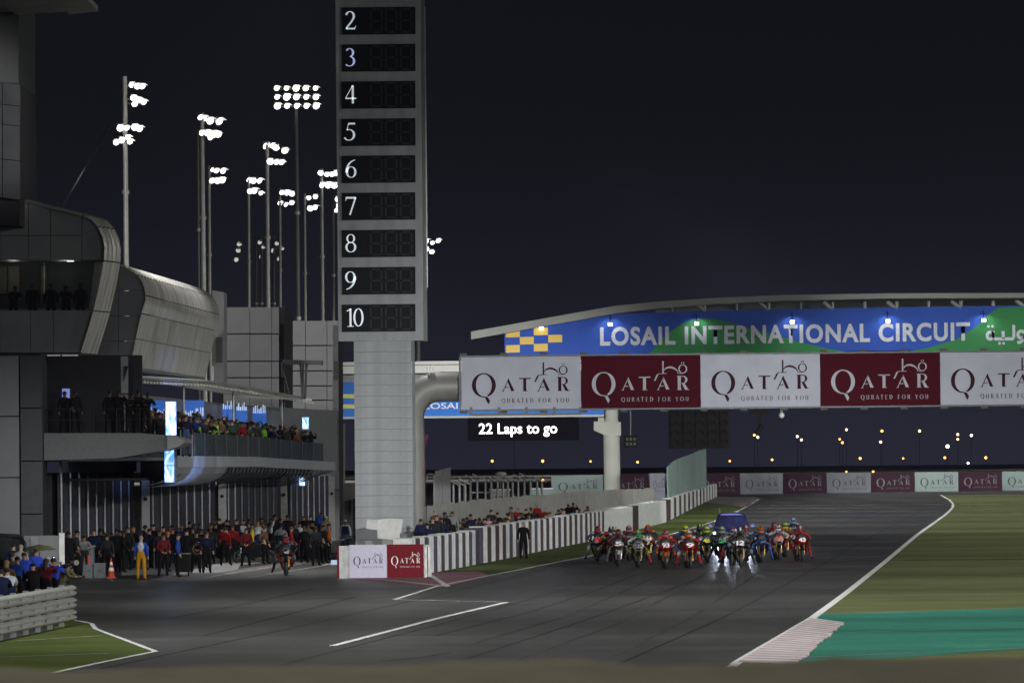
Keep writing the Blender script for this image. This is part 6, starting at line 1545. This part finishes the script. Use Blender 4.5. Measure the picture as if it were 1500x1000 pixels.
bp(31, 790, 'grey', 'black', 'standing', 'hair', 'grey', 180, 'grey haired person in grey beside the parked car', D_=202)
tl = thing('telephoto_lens', W(103, 826, 170), 'long white telephoto lens held by the khaki photographer', 'camera')
mb = MB(); mb.tube(W(97, 828, 170.5), W(106, 825.5, 169.6), .045, .055, n=10); part('white_barrel', mb, M_roof, tl)
mb = MB(); mb.tube(W(105.8, 825.6, 169.6), W(112, 823.5, 169), .07, .08, n=10); part('lens_hood', mb, M_roof, tl)
mb = MB(); c = W(95.5, 828.5, 170.6); mb.box(c, (.14, .12, .12)); part('camera_body', mb, M_hood, tl)
ph = thing('lit_phone', W(78, 818, 176), 'phone with a bright light held up by a blue shirted guest', 'phone')
mb = MB(); c = W(78.5, 818, 176); mb.box(c, (.08, .015, .15)); part('phone_body', mb, M_hood, ph); mb = MB(); mb.ball(c + Vector((.01, -.012, .03)), .02, 6, 4); part('light', mb, M_starc, ph)

# ------------------------------------------------------------------ racing motorcycles and riders
M_tyre = mat('tyre rubber', (.018, .018, .018), .8); M_rub = mat('slick tyre', (.03, .03, .032), .5, var=.1)
M_carbon = mat('carbon black', (.015, .015, .017), .3, coat=.5); M_alu = mat('bright alloy', (.5, .5, .5), .3, metal=.8); M_gold = mat('gold fork tube', (.45, .3, .08), .3, metal=.8)
M_scr = mat('smoked screen', (.05, .055, .06), .1, spec=.7)
PAC = dict(red=(.5, .012, .012), darkred=(.2, .01, .012), orange=(.75, .16, .01), blue=(.02, .12, .5), navy=(.015, .02, .08), black=(.012, .012, .014), white=(.7, .7, .72), lime=(.5, .7, .03), green=(.03, .35, .1), yellow=(.75, .65, .03), silver=(.35, .36, .38), teal=(.02, .25, .3), pink=(.6, .12, .2), paleblue=(.2, .4, .8))
PAC = {k: tuple(c * .6 for c in v) for k, v in PAC.items()}
PA = {k: mat('paint ' + k, v, .34, var=.04, coat=.35) for k, v in PAC.items()}
PF = {k: livery('fairing ' + k, v, [c * .35 + .003 for c in v], (.3, .3, .31) if k in ('black', 'navy', 'red', 'darkred', 'green') else (.02, .02, .022), .36, 4.5, (.55, .62)) for k, v in PAC.items()}
PLC = dict(red=(.28, .01, .01), navy=(.014, .02, .06), white=(.36, .37, .39), black=(.014, .014, .016), orange=(.4, .08, .01), blue=(.015, .06, .25), green=(.02, .14, .045), lime=(.26, .38, .03), grey=(.1, .1, .11), darkred=(.13, .009, .012), yellow=(.42, .35, .03), teal=(.02, .13, .15))
NUMM = dict(yellow=mat('number yellow', (.8, .8, .05), .5), green=mat('number green', (.05, .6, .2), .5), white=mat('number white', (.75, .75, .78), .5), red=mat('number red', (.7, .04, .02), .5), black=mat('number black', (.02, .02, .02), .5))
PL = {k: livery('leather ' + k, v, [c * .25 + .004 for c in v], (.32, .32, .33) if sum(v) < .5 else (.03, .03, .035), .5, 6.0, (.52, .63)) for k, v in PLC.items()}
def ellsec(y, a, z0, z1, n=14, bulge=1.0):
    zc, hz = (z0 + z1) / 2, (z1 - z0) / 2; out = []
    for i in range(n):
        t = 2 * math.pi * i / n; cx, cz = math.cos(t), math.sin(t)
        out.append((a * math.copysign(abs(cx) ** .75, cx), y, zc + hz * math.copysign(abs(cz) ** .85, cz)))
    return out
BK = {}
DARK = ('black', 'navy', 'darkred', 'red', 'blue')
def bm(name, fn):
    if name not in BK:
        mb, n_ = fn(); BK[name] = mb.mesh(name, [M_joint] * n_)
    return BK[name]
def f_fair():
    mb = MB()
    mb.loft([ellsec(*s_) for s_ in [(-.84, .05, .84, .9), (-.8, .11, .79, .94), (-.72, .165, .74, .99), (-.6, .205, .7, 1.03), (-.46, .225, .66, 1.05), (-.3, .2, .68, 1.0)]], 0)
    for q in (-1, 1):   # side fairings, leaving the wheel visible between them
        pts_ = [(-.58, .72, .23), (-.5, .5, .2), (-.3, .3, .12), (.05, .2, .08), (.3, .3, .09), (.25, .6, .2), (0, .8, .23), (-.35, .86, .25)]
        out = [(q * (w_ + .05), y, z) for y, z, w_ in pts_]; inn = [(q * (w_ - .0), y, z) for y, z, w_ in pts_]
        n_ = len(pts_); c_o = (q * .28, -.12, .58); mb.add(out + [c_o], [(i, (i + 1) % n_, n_) if q > 0 else ((i + 1) % n_, i, n_) for i in range(n_)], 2, True)
        mb.add(out + inn, [(i, (i + 1) % n_, (i + 1) % n_ + n_, i + n_) for i in range(n_)], 1)
    return mb, 3
def f_scr():
    mb = MB(); mb.loft([ellsec(-.62, .12, .98, 1.06, 10), ellsec(-.52, .155, 1.0, 1.14, 10), ellsec(-.4, .15, 1.02, 1.19, 10), ellsec(-.38, .13, 1.03, 1.18, 10)], 0); return mb, 1
def f_tank():
    mb = MB(); mb.loft([ellsec(-.3, .12, .74, .92), ellsec(-.15, .19, .72, .99), ellsec(.05, .19, .72, .97), ellsec(.25, .13, .74, .86), ellsec(.55, .12, .8, .88), ellsec(.85, .1, .88, .98), ellsec(1.0, .04, .93, .99)], 0); return mb, 1
def f_fork():
    mb = MB()
    for q in (-1, 1): mb.tube((q * .1, -.74, .31), (q * .1, -.5, .88), .027, .032, n=8)
    return mb, 1
def f_bars():
    mb = MB()
    for q in (-1, 1): mb.tube((q * .1, -.42, .9), (q * .34, -.36, .86), .018, n=6); mb.tube((q * .3, -.44, .88), (q * .38, -.42, .9), .012, n=5)
    return mb, 1
def f_mud():
    mb = MB(); rg = []
    for k in range(7):
        t = R(68 + 11 * k); y, z = -.74 + .35 * math.cos(t + R(10)), .31 + .35 * math.sin(t + R(10)); rg.append([(-.075, y, z), (-.045, y, z + .02), (.045, y, z + .02), (.075, y, z)])
    mb.loft(rg, 0, caps=False); mb.loft([[(x, y, z - .012) for x, y, z in r_] for r_ in rg][::-1], 0, caps=False); return mb, 1
def f_wheel(w_):
    def f():
        mb = MB(); mb.torus((0, 0, 0), .225, .085, 'X', 24, 8, w=w_); return mb, 1
    return f
def f_rim():
    mb = MB(); mb.torus((0, 0, 0), .155, .018, 'X', 20, 6, w=2.4)
    for k in range(5):
        t = 2 * math.pi * k / 5; mb.tube((0, 0, 0), (0, .15 * math.cos(t), .15 * math.sin(t)), .016, n=5)
    mb.tube((-.06, 0, 0), (.06, 0, 0), .03, n=8); return mb, 1
def f_disc():
    mb = MB()
    for q in (-1, 1): mb.tube((q * .065, 0, 0), (q * .07, 0, 0), .15, n=16, smooth=False)
    return mb, 1
def f_swing():
    mb = MB()
    for q in (-1, 1): mb.tube((q * .12, .1, .42), (q * .11, .72, .32), .04, .028, n=6)
    mb.box((0, .05, .45), (.26, .4, .3)); mb.box((0, -.28, .52), (.3, .16, .3)); return mb, 1
def f_exh():
    mb = MB(); mb.tube((.14, .45, .6), (.17, .95, .82), .05, .06, n=8); return mb, 1
def f_wing():
    mb = MB()
    for q in (-1, 1): mb.slab([(q * .2, -.7, .84), (q * .2, -.52, .84), (q * .36, -.55, .78), (q * .36, -.66, .78)], (0, 0, .015)); mb.slab([(q * .36, -.66, .78), (q * .36, -.55, .78), (q * .36, -.52, .66), (q * .36, -.62, .66)], (q * .012, 0, 0))
    return mb, 1
def f_intake():
    mb = MB(); mb.slab([(-.07, -.83, .8), (.07, -.83, .8), (.09, -.78, .74), (-.09, -.78, .74)], (0, -.012, 0)); return mb, 1
def mlink(name, me, parent, mats_, loc=(0, 0, 0)):
    o = link(name, me, parent, loc)
    for i, m in enumerate(mats_): o.material_slots[i].link = 'OBJECT'; o.material_slots[i].material = m
    return o
RJ = dict(pel=(0, .28, .92), bel=(0, .16, 1.03), che=(0, -.06, 1.17), nek=(0, -.17, 1.26), hed=(0, -.24, 1.33), top=(0, -.26, 1.4),
          shoL=(-.2, -.1, 1.2), elbL=(-.43, -.24, 1.02), wriL=(-.33, -.35, .91), hanL=(-.3, -.4, .9), shoR=(.2, -.1, 1.2), elbR=(.43, -.24, 1.02), wriR=(.33, -.35, .91), hanR=(.3, -.4, .9),
          hipL=(-.12, .24, .86), hipR=(.12, .24, .86), kneL=(-.31, -.16, .66), ankL=(-.23, .2, .38), toeL=(-.24, .06, .34), kneR=(.31, -.16, .66), ankR=(.23, .2, .38), toeR=(.24, .06, .34), bulk=1.08)
def dangle(J, sides):
    J = dict(J)
    for s in sides:
        q = -1 if s == 'L' else 1
        J['kne' + s] = (q * .38, -.12, .6); J['ank' + s] = (q * .5, .02, .2); J['toe' + s] = (q * .54, -.13, .12)
    return J
RIDERS = {'tucked': RJ, 'left leg out': dangle(RJ, 'L'), 'right leg out': dangle(RJ, 'R'), 'both legs out': dangle(RJ, 'LR')}
RM = {}
def rider_mesh(k):
    if k not in RM: RM[k] = human(RIDERS[k], helmet=True).mesh('body', [M_joint] * 4)
    return RM[k]
def f_helm():
    mb = MB(); mb.ball((0, -.27, 1.36), (.133, .155, .15), 14, 9, 0); mb.path([(-.11, -.33, 1.29), (-.06, -.42, 1.275), (.06, -.42, 1.275), (.11, -.33, 1.29)], .035, 6, 0); return mb, 1
def f_visor():
    mb = MB(); rg = []
    for z, k in ((1.32, .98), (1.36, 1.03), (1.405, 1.0)):
        rg.append([(.133 * k * math.sin(R(a)) * 1.0, -.27 - .158 * k * math.cos(R(a)), z) for a in range(-62, 63, 15)])
    n_ = len(rg[0]); mb.add(rg[0] + rg[1] + rg[2], [(i, i + 1, i + 1 + n_, i + n_) for i in range(n_ - 1)] + [(i + n_, i + 1 + n_, i + 1 + 2 * n_, i + 2 * n_) for i in range(n_ - 1)], 0, True); return mb, 1
def f_stripe():
    mb = MB(); rg = []
    for k in range(9):
        t = R(20 + 17 * k); y, z = -.27 - .158 * math.cos(t), 1.36 + .153 * math.sin(t); rg.append([(-.035, y, z), (.035, y, z)])
    vs = [v for r_ in rg for v in r_]; mb.add(vs, [(2 * i, 2 * i + 1, 2 * i + 3, 2 * i + 2) for i in range(len(rg) - 1)], 0, True); return mb, 1
def f_shoulder():
    mb = MB()
    for q in (-1, 1): mb.ball((q * .205, -.12, 1.22), (.085, .09, .075), 8, 5, 0)
    return mb, 1
def f_knee(kneJ):
    def f():
        mb = MB()
        for s in 'LR': k = Vector(kneJ['kne' + s]); mb.ball(k + Vector((0, -.02, 0)), (.078, .075, .1), 8, 5, 0)
        return mb, 1
    return f
def f_hump():
    mb = MB(); mb.ball((0, .0, 1.27), (.1, .16, .09), 8, 5, 0); return mb, 1
def bike(px, py_wheel, c1, c2, leather, accent, helm, stripe, pn, lab, rlab, number=None, numcol=None, yaw=0, lean=0, fork='gold', scale=1.07, group='racing motorcycles on the start straight', D_=None, gloves='black'):
    g_ = G(px, py_wheel) if D_ is None else P(px, D_)
    base = Vector((g_.x, g_.y + .75, 0))
    t = thing('racing_motorcycle', base, lab, 'motorcycle', group, R(yaw)); t.scale = (scale,) * 3; t.rotation_euler = (0, R(lean), R(yaw))
    fa = mlink('fairing', bm('fairing', f_fair), t, [PF[c1], PF[c2] if c2 in DARK else PA['black'], PF[c1 if c1 in DARK else c2]])
    mlink('winglet', bm('winglet', f_wing), fa, [PA[c2]]); mlink('air_intake', bm('air_intake', f_intake), fa, [M_carbon])
    mlink('windscreen', bm('windscreen', f_scr), t, [M_scr]); mlink('tank_and_tail', bm('tank_and_tail', f_tank), t, [PA[c1]])
    mlink('fork', bm('fork', f_fork), t, [M_gold if fork == 'gold' else M_alu]); mlink('handlebar', bm('handlebar', f_bars), t, [M_carbon]); mlink('front_mudguard', bm('front_mudguard', f_mud), t, [PA[c2] if c2 in ('orange', 'white', 'silver') else PA['black']])
    fw = mlink('front_wheel', bm('front_rim', f_rim), t, [M_carbon], (0, -.74, .31)); mlink('tyre', bm('front_tyre', f_wheel(.72)), fw, [M_rub]); mlink('brake_disc', bm('brake_disc', f_disc), fw, [M_alu])
    rw = mlink('rear_wheel', bm('front_rim', f_rim), t, [M_carbon], (0, .72, .31)); mlink('tyre', bm('rear_tyre', f_wheel(1.15)), rw, [M_rub])
    mlink('swingarm', bm('swingarm', f_swing), t, [M_carbon]); mlink('exhaust', bm('exhaust', f_exh), t, [M_alu])
    if number:
        me = text_mesh(number, .03, .9); xs_ = [v.co.x for v in me.vertices]; ys2 = [v.co.y for v in me.vertices]
        for v in me.vertices: v.co = Vector(((v.co.x - (min(xs_) + max(xs_)) / 2) / (max(xs_) - min(xs_)) * .29, -.86 + (v.co.y - min(ys2)) / (max(ys2) - min(ys2)) * .06, .84 + (v.co.y - min(ys2)) / (max(ys2) - min(ys2)) * .17))
        me.materials.clear(); me.materials.append(NUMM[numcol]); link('race_number', me, fa)
    r_ = thing('person', base, rlab, 'person', 'motorcycle riders', R(yaw)); r_.scale = (scale,) * 3; r_.rotation_euler = (0, R(lean), R(yaw))
    mlink('body', rider_mesh(pn), r_, [CM_['black'] if gloves == 'black' else CM_['white'], PL[leather], PL[leather if accent is None else accent[1]], CM_['charcoal' if pn != 'x' else 'black']])
    he = mlink('helmet', bm('helmet', f_helm), r_, [PA[helm]]); mlink('visor', bm('visor', f_visor), he, [M_scr]); mlink('helmet_stripe', bm('helmet_stripe', f_stripe), he, [PA[stripe]])
    if accent: mlink('shoulder_patch', bm('shoulder', f_shoulder), r_, [PL[accent[0]]])
    mlink('knee_patch', bm('knee' + pn, f_knee(RIDERS[pn])), r_, [PL[accent[0] if accent else leather]]); mlink('back_hump', bm('hump', f_hump), r_, [PL[accent[0] if accent else leather]])
    return t
bike(876, 823, 'navy', 'silver', 'navy', ('white', 'grey'), 'red', 'darkred', 'left leg out', 'navy and silver racing motorcycle with red number, leftmost of the pack', 'leftmost rider in navy and white leathers with red helmet', '20', 'red')
bike(896, 819, 'red', 'orange', 'orange', ('red', 'darkred'), 'navy', 'white', 'tucked', 'red and orange motorcycle directly behind the leftmost pair', 'rider in orange and red leathers with dark blue helmet behind the leftmost rider', None, None, D_=254)
bike(903, 818, 'black', 'red', 'black', ('white', 'black'), 'white', 'yellow', 'tucked', 'black motorcycle of the rider with white and yellow helmet', 'rider with white helmet and yellow ring behind the white fronted machine', None, None, D_=249)
bike(906.5, 830, 'darkred', 'white', 'darkred', ('grey', 'grey'), 'darkred', 'black', 'left leg out', 'dark red and white winged motorcycle second from left in the front line', 'rider with dark red helmet crouched over a white winged fairing', '5', 'white', fork='alu')
bike(922, 816, 'black', 'pink', 'navy', ('red', 'black'), 'pink', 'silver', 'tucked', 'dark motorcycle hidden left of the green helmeted rider', 'rider with pink and silver helmet left of the green helmet', None, None, D_=256)
bike(935.5, 832, 'white', 'lime', 'white', ('lime', 'red'), 'green', 'lime', 'right leg out', 'white motorcycle with lime nose and red sides, third in the front line', 'rider with bright green helmet in white and red leathers', '35', 'black')
bike(950, 819, 'orange', 'black', 'navy', ('orange', 'orange'), 'red', 'orange', 'both legs out', 'orange and black motorcycle set back between the green helmet and number 93', 'rider with red helmet on the orange machine in the second row', '44', 'white', D_=258)
bike(975.5, 833, 'red', 'orange', 'red', ('orange', 'red'), 'pink', 'red', 'right leg out', 'red and orange motorcycle numbered 93 in the front line', 'rider in red and orange leathers with pinkish red helmet on number 93', '93', 'white', gloves='white')
bike(1005, 818, 'navy', 'yellow', 'navy', ('blue', 'blue'), 'yellow', 'lime', 'left leg out', 'dark blue motorcycle behind the red one right of number 93', 'rider with yellow helmet in dark blue behind the red machine', None, None, D_=254)
bike(1009, 833, 'red', 'darkred', 'red', ('white', 'red'), 'orange', 'white', 'both legs out', 'all red motorcycle with white badge right of number 93', 'rider in red leathers with orange and white helmet right of number 93', '9', 'white', yaw=4)
bike(1026, 817, 'silver', 'green', 'black', ('white', 'grey'), 'black', 'lime', 'tucked', 'dark silver motorcycle left behind the machine numbered 46', 'rider with black and lime helmet just left of number 46', None, None, D_=258)
bike(1036.5, 824, 'black', 'navy', 'black', ('lime', 'black'), 'lime', 'yellow', 'right leg out', 'black motorcycle with yellow number 46', 'rider in black with fluorescent yellow helmet on number 46', '46', 'yellow', yaw=-2)
bike(1058.5, 825, 'black', 'green', 'black', ('green', 'black'), 'silver', 'lime', 'tucked', 'black and green motorcycle numbered 21 in front of the medical car', 'rider in black and green with silver and lime helmet on number 21', '21', 'green')
bike(1073, 829, 'white', 'blue', 'white', ('red', 'red'), 'white', 'red', 'left leg out', 'white and red motorcycle half hidden by the black number 12', 'rider in white and red leathers leaning behind number 12', None, None, yaw=-6, lean=5)
bike(1094, 816, 'silver', 'green', 'white', ('teal', 'grey'), 'red', 'white', 'tucked', 'silver motorcycle behind number 12', 'rider with red and white helmet highest behind number 12', None, None, D_=252)
bike(1086.5, 831, 'black', 'black', 'black', ('grey', 'black'), 'black', 'white', 'right leg out', 'black motorcycle with white number 12 closest to the camera', 'rider in black leathers with black and white helmet on number 12', '12', 'white', yaw=-3, scale=1.12)
bike(1115, 825, 'blue', 'paleblue', 'navy', ('blue', 'blue'), 'orange', 'red', 'right leg out', 'bright blue motorcycle right of number 12', 'rider with orange helmet on the bright blue motorcycle', None, None, yaw=3)
bike(1140, 820.5, 'white', 'darkred', 'white', ('red', 'black'), 'white', 'red', 'tucked', 'white and dark red motorcycle between the blue one and the rightmost', 'rider with white and red helmet left of the yellow helmet', '30', 'red', yaw=3)
bike(1135, 815, 'black', 'red', 'black', ('darkred', 'darkred'), 'red', 'black', 'tucked', 'black and red motorcycle behind the white and dark red one', 'rider with red helmet peering left of the white and red helmet', None, None, D_=262)
bike(1151, 814, 'orange', 'red', 'orange', ('lime', 'red'), 'yellow', 'lime', 'tucked', 'orange motorcycle of the yellow helmeted rider on the right', 'rider with yellow green helmet between the right hand riders', None, None, D_=262)
bike(1163, 809, 'navy', 'white', 'navy', ('white', 'navy'), 'paleblue', 'white', 'tucked', 'navy motorcycle farthest back on the right', 'rider with pale blue helmet farthest back on the right', None, None, D_=283)
bike(1172.5, 823, 'red', 'darkred', 'red', ('darkred', 'red'), 'red', 'white', 'right leg out', 'red motorcycle rightmost of the pack', 'rightmost rider in red leathers with red helmet', '43', 'white', yaw=5)
bike(418, 842.5, 'black', 'red', 'black', ('teal', 'black'), 'red', 'black', 'left leg out', 'lone black motorcycle rolling out of the pit lane', 'lone rider with red helmet leaving the pit lane', None, None, yaw=2, group=None)
# parked race bikes among the crew
for px, D_, c1, lab in ((372, 262, 'black', 'black motorcycle parked among the crew left of the lone rider'), (486, 275, 'white', 'pale motorcycle parked by the equipment rack')):
    t = thing('racing_motorcycle', P(px, D_), lab, 'motorcycle', None, R(-70))
    fa = mlink('fairing', bm('fairing', f_fair), t, [PA[c1], PA['black'], PA[c1]]); mlink('windscreen', bm('windscreen', f_scr), t, [M_scr]); mlink('tank_and_tail', bm('tank_and_tail', f_tank), t, [PA[c1]]); mlink('fork', bm('fork', f_fork), t, [M_alu])
    for y in (-.74, .72): w_ = mlink('wheel', bm('front_rim', f_rim), t, [M_carbon], (0, y, .31)); mlink('tyre', bm('rear_tyre', f_wheel(1.15)), w_, [M_rub])
    mlink('swingarm', bm('swingarm', f_swing), t, [M_carbon])
sb = thing('blue_slab_sign', G(488, 822), 'small lit blue and white sign lying by the pit wall nose', 'sign')
a, b = P(485, 255), P(497, 255); mb = MB(); mb.box(((a.x + b.x) / 2, 255, .1), (b.x - a.x, .3, .2)); part('sign_body', mb, M_banlitw, sb)
# pit lane trolleys
for px, D_, lab in ((268, 232, 'black tool trolley between the crew left of the tyre carrier'), (458, 262, 'black tool trolley near the equipment rack')):
    t = thing('tool_trolley', P(px, D_), lab, 'trolley'); a = P(px, D_)
    mb = MB(); mb.box((a.x, D_, .5), (.6, .5, .7)); part('cabinet', mb, M_hood, t)
    mb = MB(); mb.box((a.x, D_, .9), (.66, .56, .05)); part('top_tray', mb, M_steeld, t)
    for q in (-1, 1):
        mb = MB(); mb.tube((a.x + q * .24 - .03, D_ - .2, .08), (a.x + q * .24 + .03, D_ - .2, .08), .08, n=8); part('castor', mb, M_tyre, t)
settle()

# ------------------------------------------------------------------ night air
HAZE = 0.00006
if HAZE:
    hz = bpy.data.materials.new('night haze'); hz.use_nodes = True; n, l = hz.node_tree.nodes, hz.node_tree.links; n.clear()
    out = n.new('ShaderNodeOutputMaterial'); pv = n.new('ShaderNodeVolumePrincipled'); pv.inputs['Color'].default_value = (.62, .64, .95, 1); pv.inputs['Density'].default_value = HAZE; pv.inputs['Anisotropy'].default_value = .6
    l.new(pv.outputs[0], out.inputs['Volume'])
    g = MB(); g.box((0, 720, 19.5), (420, 1560, 42)); o = link('haze', g.mesh('haze', hz)); o['kind'] = 'stuff'
